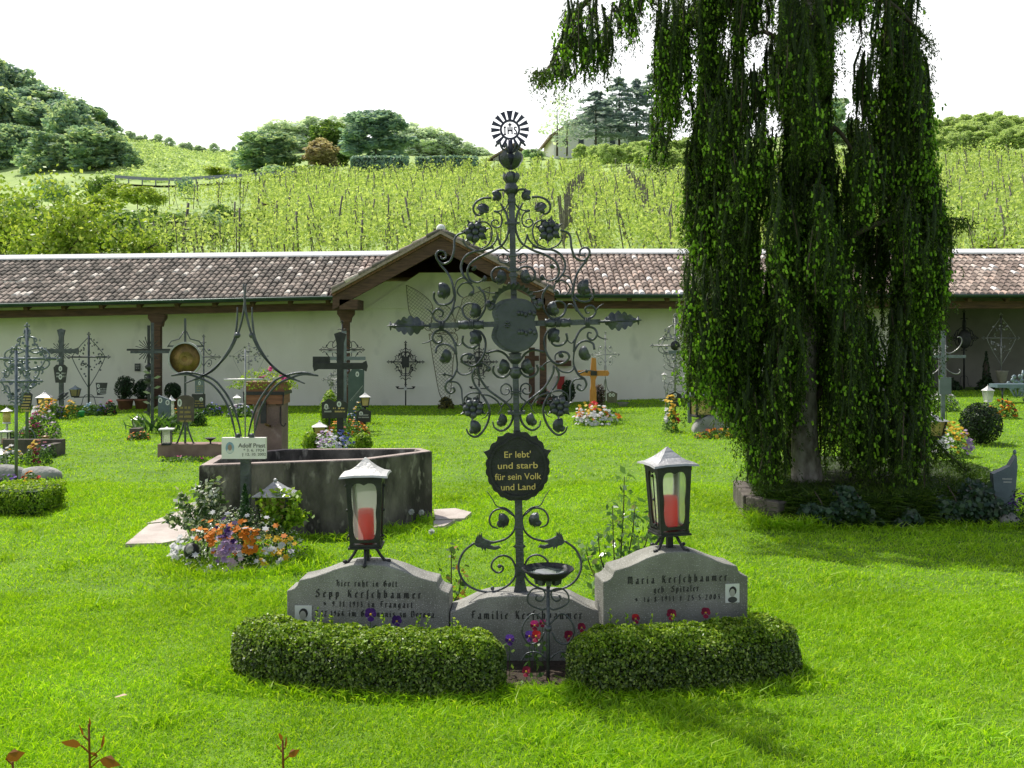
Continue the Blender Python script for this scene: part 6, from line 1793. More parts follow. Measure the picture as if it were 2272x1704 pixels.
fe_.tube([(-14*k, -.043, 36*k), (14*k, -.043, 70*k)], .006, 4).build('feather_carving', LEADTOP, so3)
o_ = MB().disc((2*k, 95*k), 4*k, 6*k, -.0415, 14).build('portrait_oval', PORC, so3); MB().disc((2*k, 95*k), 2*k, 3.4*k, -.0425, 10).build('portrait_face', PHOTOG, o_)
for (px, pyb, py0, w_, h_, lab, Y) in ((731, 940, 906, 34, 44, 'black house-shaped grave plaque at the left of the black flared cross', 16.6), (808, 946, 921, 34, 30, 'black house-shaped grave plaque at the right, under the pale-roofed lantern', 16.4)):
    t = thing('grave_plaque', lab, 'grave plaque', P(px, pyb, Y)); k = Y/F
    MB().box((0, 0, -.04), (.03, .03, .5)).build('stake', IRONB, t)
    plaque(t, 0, (pyb-py0)*k, w_*k, h_*k, 'house', PLAQUE, WHITEL, 2, 1, -.03, [(-6*k, (pyb-py0+4)*k)])
small_lantern('lantern with pale roof and yellow light, above the right black plaque', 810, 903, 870, 24, 'pyramid', AMBER, IRONB, LEADW, 17.2)
small_lantern('amber lantern with wide white roof at the left of the white pansies', 709, 972, 934, 34, 'pyramid', AMBER, IRONB, LEADW, 14.1, CANDLE)
flower_bed('band of orange pansies behind the white ones, at the foot of the black cross', 772, 958, 108, 30, [('orange', 5), ('brown', 2), ('yellow', 1)], 16.2, .3, MIDG, 110, .055, nl=900)
flower_bed('big clump of white and lilac pansies behind the stone trough', 742, 1003, 100, 46, None, 13.9, .35, MIDG, 0, .058, 'flower_bed', 1200, 'flowers', None, [('white', .0, .5, .35, 80), ('lilac', -.35, .75, .2, 26), ('blue', .5, .7, .2, 22), ('white', -.1, .25, .3, 30)])
bush('shrub', 'clipped yellow-green shrub at the left of the white pansies', 690, 1004, 40, 46, YELG, 900, .045, 13.8, 'round', 'shrub')
bush('shrub', 'clipped yellow-green shrub at the right of the white pansies', 807, 1003, 38, 44, YELG, 900, .045, 13.9, 'round', 'shrub')
bush('topiary_shrub', 'tall egg-shaped yellow-green shrub behind the left black plaque', 731, 942, 42, 76, YELG, 1700, .05, 17.0, 'round', 'shrub')
flower_bed('small yellow and white posy beside the pale-roofed lantern', 796, 912, 22, 20, [('yellow', 2), ('white', 1)], 18.0, .15, MIDG, 20, .06)
flower_bed('blue and white pansies between the two black plaques', 784, 938, 32, 30, [('blue', 3), ('white', 2)], 16.9, .2, MIDG, 36, .055)
# ------------------------------------------------------------------ wall crosses, mesh angel
for (px, lab) in ((900, 'small black scrolled cross on the white wall left of the tall cross'), (1063, 'small black scrolled cross on the wall seen behind the tall cross scrolls')):
    t, k = grave_cross(lab, px, 899, 762, 803, 36, 'diamond', IRONB, 23.4, thick=1.15, seed=px)
    MB().box((0, -.03, (899-803)*k), (16*k, .04, 24*k)).build('shield', IRONB, t)
    MB().tube([(-18*k, -.02, (899-862)*k), (18*k, -.02, (899-862)*k)], .012, 5).build('candle_arm', IRONB, t)
    for s_ in (-1, 1): MB().lathe([(.01, 0), (.04, .04), (.05, .05)], 8, (s_*18*k, -.02, (899-862)*k)).build('candle_cup', IRONB, t)
    MB().box((0, -.03, (899-862)*k), (.07, .04, .08)).build('name_tag', LEADW, t)
ka_ = 23.2/F; ab = P(985, 897, 23.2)
an = thing('wire_angel', 'angel figure of wire mesh with raised wings standing against the wall', 'sculpture', ab)
def AX(x, y): return Vector(((850+x*.27125-985)*ka_, 0, (897-(550+y*.27125))*ka_))
def mesh_panel(outline, name, sx, sz, m, n1=9, n2=9):
    fr = MB(); q = cr([AX(*p) for p in outline]+[AX(*outline[0])], 4)
    fr.tube(q, .012, 4)
    xs = [p.x for p in q]; zs = [p.z for p in q]
    def inside(p):
        c = False; n_ = len(q)
        for i in range(n_):
            a, b = q[i], q[(i+1) % n_]
            if (a.z > p.z) != (b.z > p.z) and p.x < (b.x-a.x)*(p.z-a.z)/(b.z-a.z+1e-9)+a.x: c = not c
        return c
    w_ = MB(); L_ = max(xs)-min(xs)+max(zs)-min(zs)
    for d in ((1, sx), (1, -sz)):
        dv = Vector((d[0], 0, d[1])).normalized(); nv = Vector((-dv.z, 0, dv.x)); c0 = Vector(((min(xs)+max(xs))/2, 0, (min(zs)+max(zs))/2))
        o = -L_/2
        while o < L_/2:
            s0 = None; u = -L_
            while u < L_:
                p = c0+nv*o+dv*u; i_ = inside(p)
                if i_ and s0 is None: s0 = p
                if (not i_) and s0 is not None:
                    w_.beam(s0, p, .006, .006); s0 = None
                u += .02
            o += .062
    f_ = fr.build(name, m, an); w_.build('wire_mesh', m, f_)
WIRE = mat('rusty_wire', (.10, .085, .055), (.17, .14, .09), 12, .6, .3)
mesh_panel([(190, 305), (280, 350), (370, 420), (405, 480), (400, 560), (375, 680), (290, 600), (220, 540), (200, 420)], 'wing', 1.2, .7, WIRE)
mesh_panel([(875, 318), (860, 420), (800, 500), (690, 590), (600, 680), (590, 600), (640, 460), (660, 410), (780, 360)], 'wing', 1.2, .7, WIRE)
mesh_panel([(375, 705), (600, 705), (575, 900), (545, 1215), (470, 1215), (420, 980)], 'body', 1.0, 1.0, WIRE)
mesh_panel([(440, 500), (500, 470), (560, 520), (590, 690), (400, 690), (400, 580)], 'shoulders', 1.0, 1.0, WIRE)
bush('shrub', 'low yellowish shrub at the foot of the wire mesh angel', 990, 898, 38, 20, leafmat('olive_leaves', [(0, (.05, .06, .015)), (1, (.2, .17, .03))], .35), 500, .06, 22.2, 'mound')
# ------------------------------------------------------------------ right of the tall cross
t = thing('wooden_cross', 'orange varnished wooden grave cross with a dark plate, behind the tall iron cross', 'grave cross', P(1316, 905, 18.8)); k = 18.8/F
MB().prism([(-8*k, -.3), (8*k, -.3), (7*k, 40*k), (5.0*k, 48*k), (5*k, 62*k), (8*k, 70*k), (6*k, 110*k), (-3*k, 112*k), (-7*k, 70*k), (-5*k, 62*k), (-5*k, 48*k), (-7*k, 40*k)], -.03, .03).build('stem', ORANGE, t)
for s_ in (-1, 1):
    p = [(s_*6*k, 71*k), (s_*33*k, 71*k), (s_*36*k, 77*k), (s_*33*k, 83*k), (s_*6*k, 83*k)]; MB().prism(p if s_ > 0 else p[::-1], -.027, .027).build('crossbar', ORANGE, t)
MB().box((1*k, -.045, 77*k), (14*k, .02, 10*k)).build('plate', PLAQUE, t)
flower_bed('heap of white, red and orange flowers at the foot of the orange wooden cross', 1324, 923, 108, 30, None, 17.8, .45, MIDG, 0, .08, 'flower_bed', 1000, 'flowers', None, [('white', -.45, .35, .25, 70), ('yellow', -.5, .75, .2, 14), ('orange', -.75, .6, .12, 10), ('red', -.1, .9, .1, 14), ('orange', .1, .6, .2, 10), ('white', .3, .4, .25, 36), ('orange', .85, .55, .06, 9)])
t, k = grave_cross('slender silvery cross with four round scrolls right of the orange wooden cross', 1343, 908, 740, 787, 27, 'fourscroll', IRONS, 20.2, thick=.7, seed=20)
for s_ in (-1, 1): MB().tube(cr([(s_*.01, 0, .62), (s_*.05, 0, .40), (s_*.20, 0, .26), (s_*.22, 0, .12)], 5), .008, 5).build('side_stay', IRONS, t)
plaque(t, 14*k, (908-880)*k, 24*k, 26*k, 'house', mat('brown_plaque', (.10, .085, .06), (.15, .13, .10), 9, .5), WHITEL, 0, 2, -.06, [(10*k, (908-876)*k), (17*k, (908-876)*k)])
bush('shrub', 'dark reddish shrub between the orange cross and the silvery one', 1329, 897, 28, 46, leafmat('reddish_shrub_leaves', [(0, (.03, .03, .02)), (.6, (.10, .05, .04)), (1, (.3, .25, .25))], .3), 600, .06, 19.6, 'round')
bo_ = thing('stone_bowl', 'small stone bowl in the grass right of the orange cross flowers', 'bowl', G(1382, 903)); MB().lathe([(.06, 0), (.13, .09), (.14, .10), (.06, .06)], 14).build('bowl', ROCK, bo_)
# things under the arcade behind the cross
for (px, py, w_, h_, m, nm, lab, Y) in ((1244, 850, 16, 26, REDP, 'red_box', 'small red box on the wall under the arcade, left of the orange cross', 23.5),):
    t = thing(nm, lab, 'box', P(px, py, Y)); k = Y/F; MB().box((0, 0, 0), (w_*k, .12, h_*k)).build('box', m, t); MB().box((0, 0, h_*k/2+.01), (w_*k*1.1, .14, .02)).build('lid', m, t)
t = thing('wall_shelf', 'dark wooden wall shelf beside the second brown post, seen through the scrolls', 'shelf', P(1250, 806, 23.48)); k = 23.48/F
MB().box((0, 0, 0), (34*k, .2, 12*k)).build('board', WOOD, t)
t = thing('garden_bench', 'brown wooden bench at the wall behind the tall iron cross', 'bench', P(1213, 896, 22.4)); k = 22.4/F
MB().box((0, 0, 12*k), (44*k, .35, .05)).build('seat', WOOD, t)
for s_ in (-1, 1): MB().box((s_*17*k, 0, 5*k), (.06, .3, 11*k)).build('leg', WOOD, t)
flower_bed('dark shrub with red blooms on the bench behind the tall cross', 1210, 884, 40, 26, [('red', 1), ('wine', 1)], 22.4, .2, DARKG, 16, .07)
bush('potted_shrub', 'dark leafy plant under the red wall box', 1262, 893, 30, 52, DARKG, 700, .07, 22.5, 'round')
mc = thing('mission_cross', 'plain dark wooden cross against the wall beside the middle brown post', 'wooden cross', P(1180, 897, 23.4)); k = 23.4/F
MB().box((0, 0, 62*k), (.14, .08, 128*k)).build('stem', WOOD, mc); MB().box((0, -.01, 102*k), (32*k, .07, .12)).build('crossbar', WOOD, mc)
# ------------------------------------------------------------------ graves left of the spruce
t, k = grave_cross('silvery filigree cross shaped like a diamond, left of the spruce', 1498, 905, 703, 767, 48, 'filigree', IRONS, 18.6, thick=1.3, seed=22, medal=.09)
foot_scrolls(t, IRONS, .26, .1, .5)
for i in range(5):
    for s_ in (-1, 1): MB().tube([Vector((s_*p.x, 0, p.z)) for p in scroll((.03, .35+i*.13), (.20, .40+i*.13), 'C', 1, .8, 9)], .006, 5).build('scroll', IRONS, t)
t, k = grave_cross('blue-grey steel bar cross with a house-shaped plaque, half behind the spruce', 1530, 912, 721, 781, 47, 'bars', IRONG, 17.6, thick=1.1)
MB().box((0, -.03, (912-781)*k), (17*k, .07, 24*k)).build('centre_block', IRONG, t); plaque(t, 4*k, (912-843)*k, 28*k, 40*k, 'house', PLAQUE, GOLDD, 4, 1, -.05, [(-3*k, (912-868)*k)])
for s_ in (-1, 1): MB().tube([Vector((s_*p.x, 0, p.z+(912-781)*k)) for p in scroll((.06, -.40), (.30, -.08), 'C', -1, .8, 9)], .008, 5).build('scroll', IRONG, t)
t, k = grave_cross('thin steel T-shaped cross with a hoop, partly hidden by spruce twigs', 1566, 916, 726, 752, 42, 'bars', IRONS, 17.0, thick=.5)
MB().tube([Vector((-.02+.25*math.cos(a), 0, (916-752)*k+.25*math.sin(a))) for a in np.linspace(PI/2, PI, 12)], .008, 5).build('hoop', IRONS, t)
t = thing('grave_plaque', 'black house-shaped plaque with a small portrait beside yellow flowers left of the spruce', 'grave plaque', P(1497, 910, 18.2)); k = 18.2/F
MB().box((0, 0, -.05), (.03, .03, .5)).build('stake', IRONB, t); plaque(t, 0, 25*k, 30*k, 34*k, 'house', PLAQUE, GOLDD, 2, 1)
small_lantern('white lantern on a thin stand at the left of the silvery diamond cross', 1474, 846, 826, 14, 'cyl', CLEARG, LEADW, LEADW, 18.7, pole=False)
sd = thing('lantern_stand', 'thin silvery stand holding the white lantern left of the diamond cross', 'stand', P(1475, 905, 18.7)); MB().tube(cr([(0, 0, -.25), (.02, 0, .2), (-.01, 0, 59*18.7/F)], 5), .009, 5).build('rod', IRONS, sd)
small_lantern('large black box lantern between the steel cross and the boulder left of the spruce', 1556, 925, 868, 58, 'flat', AMBER, IRONB, IRONG, 16.3)
small_lantern('glass lantern with a red candle on top of the grey boulder', 1600, 927, 874, 38, 'flat', CLEARG, IRONB, LEADTOP, gY(1589, 960)+.14, CANDLE)
flower_bed('yellow and pale blossoms in a pot-like clump left of the spruce', 1488, 934, 36, 52, None, 16.4, .25, MIDG, 0, .075, 'flower_bed', 700, 'flowers', None, [('yellow', 0, .82, .3, 32), ('white', -.7, .5, .12, 12), ('red', .8, .5, .1, 5)])
bl2 = thing('boulder', 'rounded grey boulder behind yellow pansies left of the spruce', 'boulder', G(1589, 960)); k = bl2.location.y/F
MB().prism([(-50*k, -.1), (50*k, -.1), (51*k, 16*k), (42*k, 30*k), (18*k, 37*k), (-15*k, 38*k), (-38*k, 28*k), (-50*k, 8*k)], 0, .30).build('stone', ROCK, bl2)
ob = bl2.children[0]; bv = ob.modifiers.new('round', 'BEVEL'); bv.width = .06; bv.segments = 3
flower_bed('row of golden yellow pansies in front of the grey boulder', 1600, 972, 130, 22, [('yellow', 4), ('orange', 4), ('brown', 1)], None, .15, MIDG, 54, .075, nl=700)
# ------------------------------------------------------------------ right of the spruce
t, k = grave_cross('grey steel bar cross with twin rods and a square plate, right of the spruce', 2092, 938, 734, 791, 50, 'bars', IRONG, 14.7, thick=.85)
for s_ in (-1, 1): MB().tube([(s_*9*k, .02, 0), (s_*7*k, .02, 200*k)], .006, 5).build('side_rod', IRONS, t)
MB().box((2*k, -.045, (938-856)*k), (26*k, .03, 38*k)).build('plate', PLAQG, t)
for (s_, dz) in ((1, .28), (-1, .30), (1, -.22), (-1, -.24)):
    MB().tube([Vector((s_*p.x, .03, p.z+(938-791)*k)) for p in scroll((.05, dz*.3), (.26, dz), 'C', 1, .8, 9)], .008, 5).build('scroll', IRONS, t)
t, k = grave_cross('black scrolled cross with a broad shield in the shade of the arcade', 2139, 862, 693, 750, 26, 'scroll', IRONB, 24.3, thick=1.6, seed=31)
MB().ball((0, -.03, (862-752)*k), (15*k, .05, 22*k), 10, 7).build('shield', IRONB, t); foot_scrolls(t, IRONB, .16, .02, .30)
t, k = grave_cross('silvery leaf filigree cross above a stone urn at the right edge', 2221, 838, 700, 750, 36, 'vine', IRONS, 23.5, thick=1.5, seed=33)
ur = thing('stone_urn', 'pale stone urn under the silvery leaf cross at the right edge', 'urn', P(2223, 845, 23.4)); MB().lathe([(.06, -.28), (.06, -.02), (.09, 0), (.13, .20), (.15, .24), (.12, .24)], 14).build('urn', mat('urn_stone', (.25, .24, .18), (.34, .32, .25), 6, .8), ur)
t, k = grave_cross('ornate silvery cross with coiled leaves behind the steel bar cross, right of the spruce', 2062, 893, 722, 770, 34, 'scroll', IRONS, 17.8, thick=1.2, seed=35)
bush('topiary_shrub', 'slim dark cone-shaped topiary at the shaded wall on the right', 2188, 852, 24, 72, DARKG, 900, .06, 23.8, 'cone', 'topiary')
for (px, w_, lab) in ((2110, 50, 'dark low shrub at the shaded wall behind the steel bar cross'), (2187, 46, 'dark low shrub under the cone topiary on the right')): bush('shrub', lab, px, 872, w_, 34, DARKG, 700, .07, 23.6, 'mound')
flower_bed('white flowers behind the steel bar cross right of the spruce', 2090, 889, 76, 22, [('white', 3), ('pale', 1)], 18.6, .3, MIDG, 70, .06)
flower_bed('yellow and white flowers at the foot of the steel bar cross', 2103, 990, 92, 50, None, 13.4, .4, MIDG, 0, .06, 'flower_bed', 1100, 'flowers', None, [('yellow', 0, .8, .25, 60), ('white', -.6, .45, .2, 44), ('lilac', .6, .4, .2, 40)])
bush('shrub', 'round dark green shrub right of the yellow and white flowers', 2176, 984, 92, 90, leafmat('dark_box_leaves', [(0, (.008, .022, .006)), (.7, (.025, .055, .012)), (1, (.07, .12, .03))], .25), 4200, .04, None, 'round')
small_lantern('white lantern standing by orange flowers near the right edge', 2192, 892, 854, 20, 'pyramid', CLEARG, LEADW, LEADW, 18.3)
small_lantern('dark lantern with a pale roof half hidden by the lower right spruce twigs', 2068, 972, 915, 52, 'pyramid', AMBER, IRONB, LEADTOP, 13.4)
flower_bed('row of orange flowers at the right edge behind the dark shrub', 2225, 908, 66, 22, [('orange', 4), ('yellow', 2), ('red', 1)], 17.4, .25, MIDG, 60, .07)
gb = thing('stone_bench', 'blue-grey slab bench on scrolled iron legs at the right edge', 'bench', P(2262, 893, 19.7)); k = 19.7/F
MB().box((0, .1, 37*k), (106*k, .35, .07)).build('seat', mat('blue_slab', (.12, .18, .22), (.18, .24, .28), 5, .4), gb)
for s_ in (-38, 20): MB().tube([Vector((p.x+s_*k, 0, p.z)) for p in scroll((-.10, .06), (.10, .06), 'C', 1, .8, 6)], .012, 5).tube([(s_*k, 0, -.02), (s_*k, 0, 35*k)], .02, 6).build('leg', IRON, gb)
mt_ = thing('metal_leaf_sculpture', 'grey-green metal leaf sculpture on the wall side at the right edge', 'sculpture', P(2258, 866, 21.0)); k = 21/F
for a, l in ((15, 34), (45, 44), (75, 46), (110, 34), (150, 26)):
    a = math.radians(a); u = Vector((math.cos(a), 0, math.sin(a))); w_ = Vector((-u.z, 0, u.x)); q = MB()
    for i in range(5): q.ball(u*(8+i*l/6)*k+w_*(3 if i % 2 else -3)*k, (5*k, .03, 5*k), 8, 5)
    q.tube([(0, 0, -.25), tuple(u*l*k)], .02, 5).build('metal_leaf', VERDI, mt_)
# slate headstone at the right edge
hs = thing('headstone', 'blue slate headstone with a swept pointed top at the right edge', 'headstone', P(2226, 1130, 8.9), -.15); k = 8.9/F
so4 = MB().prism([(-16*k, -.05), (22*k, -.05), (30*k, 95*k), (28*k, 120*k), (14*k, 96*k), (-8*k, 84*k), (-21*k, 78*k)], 0, .10).build('stone', SLATE, hs)
dashes(so4, 8*k, 66*k, 20*k, 2, 7*k, -.002, WHITEL)
MB().ball((28*k, .05, 126*k), (4*k, .02, 6*k), 8, 6).build('finial_bud', VERDI, hs)
flower_bed('dark violet heather in front of the slate headstone at the right edge', 2262, 1152, 50, 76, [('purple', 2), ('lilac', 1)], 8.4, .2, DARKG, 40, .035, nl=700)
rk = thing('boulder', 'small rounded stone at the foot of the slate headstone', 'boulder', G(2238, 1166)); MB().ball((0, 0, .03), (.085, .08, .085), 12, 8, 0, .06).build('stone', ROCK, rk)

# ------------------------------------------------------------------ small things on the lawn in front
b = P(268, 1570, gY(268, 1570)); fl = thing('fallen_leaf', 'dry pinkish brown leaf lying on the grass at the lower left', 'leaf', (b.x, b.y, .045))
MB().add([(-.03, 0, 0), (-.01, -.018, .006), (.03, -.004, .012), (.008, .018, .010)], [(0, 1, 2, 3)]).build('blade', mat('dry_leaf', (.45, .30, .22), rough=.6), fl)
RED = leafmat('red_shoot_leaves', [(0, (.18, .05, .015)), (.6, (.26, .10, .02)), (1, (.12, .14, .03))], .4, rough=.3)
def shoot(px, pyt, Y, h_, label, lv):
    b = P(px, pyt, Y); z0 = b.z-h_; t = thing('rose_shoot', label, 'rose shoot', (b.x, Y, 0))
    MB().tube(cr([(.0, 0, -.02), (.004, 0, b.z*.5), (-.002, 0, b.z)], 5), [.004-.0001*i for i in range(11)], 5).build('cane', RED, t)
    for (dx, dz, ang, L_, thin) in lv:
        a = math.radians(ang); u = Vector((math.cos(a), -.2, math.sin(a))); w_ = Vector((-u.z, 0, u.x))*(.28 if not thin else .12)*L_
        s0 = Vector((0, 0, b.z+dz)); e = Vector((dx, 0, b.z+dz+abs(dx)*.9))
        MB().tube([s0, e], .0022, 4).build('twig', RED, t)
        MB().add([e, e+u*L_*.22+w_*.7, e+u*L_*.5+w_+Vector((0, .008, 0)), e+u*L_*.8+w_*.55, e+u*L_*1.1, e+u*L_*.8-w_*.5, e+u*L_*.5-w_, e+u*L_*.22-w_*.75], [(0, 1, 2, 3, 4), (0, 4, 5, 6, 7)]).build('leaf', RED, t)
YS = 2.55
shoot(199, 1606, YS, .3, 'reddish rose shoot with a few leaves at the lower left corner', [(0, -.01, 85, .028, 1), (-.016, -.045, 105, .03, 1), (-.022, -.075, 165, .045, 0), (.030, -.09, 75, .04, 1), (.025, -.115, -8, .055, 0), (.02, -.1, 150, .02, 0)])
shoot(629, 1645, YS, .25, 'short reddish rose shoot at the bottom edge, below the left hedge', [(-.004, -.0, 110, .02, 0), (.004, -.02, 80, .03, 1), (.012, -.05, 35, .035, 0), (-.008, -.03, 120, .02, 1)])
shoot(30, 1690, YS, .2, 'red leaf of a rose at the bottom left corner', [(-.02, -.01, 20, .055, 0)])
# ------------------------------------------------------------------ bed of the weeping spruce
bed = [G(*a) for a in ((1664, 1150), (1740, 1166), (1900, 1170), (2060, 1166), (2180, 1150), (2230, 1120), (2200, 1070), (2050, 1050), (1800, 1046), (1660, 1078), (1640, 1110))]
ctr = sum(bed, Vector())/len(bed)
sb = MB(); vs = []; nb_ = len(bed)
for sc_, z in ((1.03, -.03), (.965, .17), (.80, .24), (.4, .27)):
    vs += [(ctr.x+(p.x-ctr.x)*sc_, ctr.y+(p.y-ctr.y)*sc_, z) for p in bed]
sb.add(vs, [(r*nb_+i, r*nb_+(i+1) % nb_, (r+1)*nb_+(i+1) % nb_, (r+1)*nb_+i) for r in range(3) for i in range(nb_)]+[tuple(range(3*nb_, 4*nb_))])
if (bed[0].x-ctr.x)*(bed[1].y-ctr.y)-(bed[0].y-ctr.y)*(bed[1].x-ctr.x) < 0: sb.f = [f[::-1] for f in sb.f]
tag(sb.build('planting_bed', mat('bed_soil', (.018, .022, .008), (.035, .055, .012), 5, .95, 0, .8, 40)), kind='structure')
edge = bed[10:]+bed[:6]
pos = []
for a, b in zip(edge[:-1], edge[1:]):
    n_ = max(1, round((b-a).length/.42))
    for i in range(n_): pos.append((a+(b-a)*(i/n_), a+(b-a)*((i+1)/n_)))
for i, (a, b) in enumerate(pos):
    if ((a+b)/2).x/((a+b)/2).y*F+CX > 1775: continue   # the kerb sinks into grass and ivy further right
    c = (a+b)/2; L_ = (b-a).length; an = math.atan2(b.y-a.y, b.x-a.x)
    t = thing('kerb_stone', 'rough brown kerb stone edging the bed under the spruce', 'kerb stone', (c.x, c.y, 0), an, 'kerb stones round the spruce bed')
    ob = MB().box((0, 0, .075), (L_-.012, .12, .25+rnd.uniform(-.015, .015))).build('stone', KERB, t); bv = ob.modifiers.new('worn', 'BEVEL'); bv.width = .012; bv.segments = 2
def ivy(label, px, pyb, wpx, hpx, n_, Y):
    k = Y/F; b = P(px, pyb, Y); b.z = 0; t = thing('ivy', label, 'ivy', b)
    W_, H_ = wpx*k/2, hpx*k
    Pt = np.stack([NR.uniform(-1, 1, n_)*W_, NR.normal(0, .035, n_)-.03, H_*NR.uniform(.02, 1, n_)], 1)
    e = np.clip(1.1-(Pt[:, 0]/W_)**2*.8, .1, 1); Pt[:, 2] *= e*(.75+.25*np.sin(Pt[:, 0]*14))
    Pt[:, 1] -= .06*np.sin(np.clip(Pt[:, 2]/H_, 0, 1)*PI); Pt[:, 1] += np.where(Pt[:, 2] > .2, NR.uniform(0, .25, n_), 0)
    V, Q = leaves(Pt, np.tile([0, -1, .5], (n_, 1)), .055, .75, .5, .2); link('leaves', np_mesh('leaves', V, Q, IVY), t)
    for s_ in (-.5, 0, .45): MB().tube(cr([(s_*W_, -.03, 0), (s_*W_+.05, -.06, H_*.5), (s_*W_, .0, H_*.9)], 4), .006, 4).build('vine_stem', BARKD, t)
ivy('dark ivy hanging over the kerb in front of the spruce trunk', 1855, 1166, 190, 84, 2600, 8.50)
ivy('dark ivy over the right end of the bed kerb beside the slate headstone', 2150, 1158, 190, 92, 2400, 8.62)
ivy('small ivy patch on the soil between the two larger ivy clumps', 2005, 1160, 60, 46, 260, 8.46)
no_grass.append(lambda x, y: in_poly([(ctr.x+(p.x-ctr.x)*1.0, ctr.y+(p.y-ctr.y)*1.0) for p in bed])(x, y))
TUFTS += [(2.35, 8.55, .28, .3, 1500, .16), (3.3, 8.35, 1.2, .12, 1200, .09), (4.3, 8.75, .5, .2, 900, .12)]
FRONT = []
for _ in range(5200):
    u = NR.uniform(0, 1); j = min(4, int(u*5)); f_ = u*5-j; p = bed[j]+(bed[j+1]-bed[j])*f_; w_ = NR.uniform(0, 1); FRONT.append((ctr.x+(p.x-ctr.x)*(1.03-.10*w_), ctr.y+(p.y-ctr.y)*(1.03-.10*w_), .0+.2*w_))
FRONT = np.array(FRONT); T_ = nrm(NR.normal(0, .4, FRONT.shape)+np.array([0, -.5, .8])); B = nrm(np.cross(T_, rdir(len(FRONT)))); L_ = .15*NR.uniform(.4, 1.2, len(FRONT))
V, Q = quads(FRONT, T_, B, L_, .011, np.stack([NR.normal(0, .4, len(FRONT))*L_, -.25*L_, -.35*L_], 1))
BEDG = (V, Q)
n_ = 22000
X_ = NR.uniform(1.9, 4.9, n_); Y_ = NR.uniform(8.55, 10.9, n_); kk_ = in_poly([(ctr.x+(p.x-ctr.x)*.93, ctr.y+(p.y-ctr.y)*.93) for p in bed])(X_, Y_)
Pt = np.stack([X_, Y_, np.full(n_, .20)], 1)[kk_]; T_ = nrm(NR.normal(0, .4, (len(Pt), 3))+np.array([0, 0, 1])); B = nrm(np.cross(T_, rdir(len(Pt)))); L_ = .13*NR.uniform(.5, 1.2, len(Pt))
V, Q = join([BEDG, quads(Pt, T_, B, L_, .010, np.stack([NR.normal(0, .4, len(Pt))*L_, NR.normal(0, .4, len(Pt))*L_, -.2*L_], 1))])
tag(link('bed_grass', np_mesh('bed_grass', V, Q, leafmat('shade_tinted_grass', [(0, (.03, .07, .008)), (.6, (.07, .15, .012)), (1, (.16, .24, .03))], .4))), 'longer grass growing on the bed under the spruce', 'grass', kind='stuff')  # spruce shade put into the grass colour, darker than the lawn

# ------------------------------------------------------------------ weeping spruce
YT = 9.35; kt = YT/F
TX = (1790-CX)*kt
sp = thing('weeping_spruce', 'tall dark weeping spruce with hanging twigs and bright new shoots on a kerbed bed', 'tree', (TX, YT, .2))
SO = np.array([TX, YT, .2])
tr = MB(); q = [(0, 0, -.1), (.0, 0, .12), (-.02, 0, .5), (-.01, .0, 1.5), (.0, .03, 3), (.02, 0, 5.0), (0, 0, 8.2)]
tr.tube(cr(q, 5), [.22-.0*i if i == 0 else max(.03, .165-.0045*i+(.05 if i < 2 else 0)) for i in range(31)], 12)
tr.build('trunk', BARK, sp)
def SP(px, py, dy=0): 
    v = P(px, py, YT+dy); return np.array([v.x, v.y, v.z])-SO
Lb = np.array([(-700, 1440), (-150, 1440), (0, 1532), (100, 1545), (200, 1535), (280, 1522), (400, 1528), (560, 1532), (700, 1556), (800, 1562), (900, 1570), (940, 1596), (1000, 1648), (1090, 1655)])
Rb = np.array([(-700, 1960), (-150, 2010), (0, 2035), (100, 2055), (250, 2040), (300, 2050), (400, 2085), (500, 2108), (600, 2112), (700, 2105), (800, 2060), (900, 2045), (1000, 2062), (1090, 2060)])
HOLES = [(1652, 74, 1702, 138), (1853, 40, 1884, 215), (1716, 20, 1726, 70), (1528, 60, 1548, 240), (1835, 215, 1875, 340), (1600, 62, 1625, 120)]
strands = []
def add_strand(px, py0, py1, dy, w_=1.0, bare=0.0):
    strands.append((px, py0, py1, dy, w_, bare))
r2 = random.Random(5)
cnt = 0
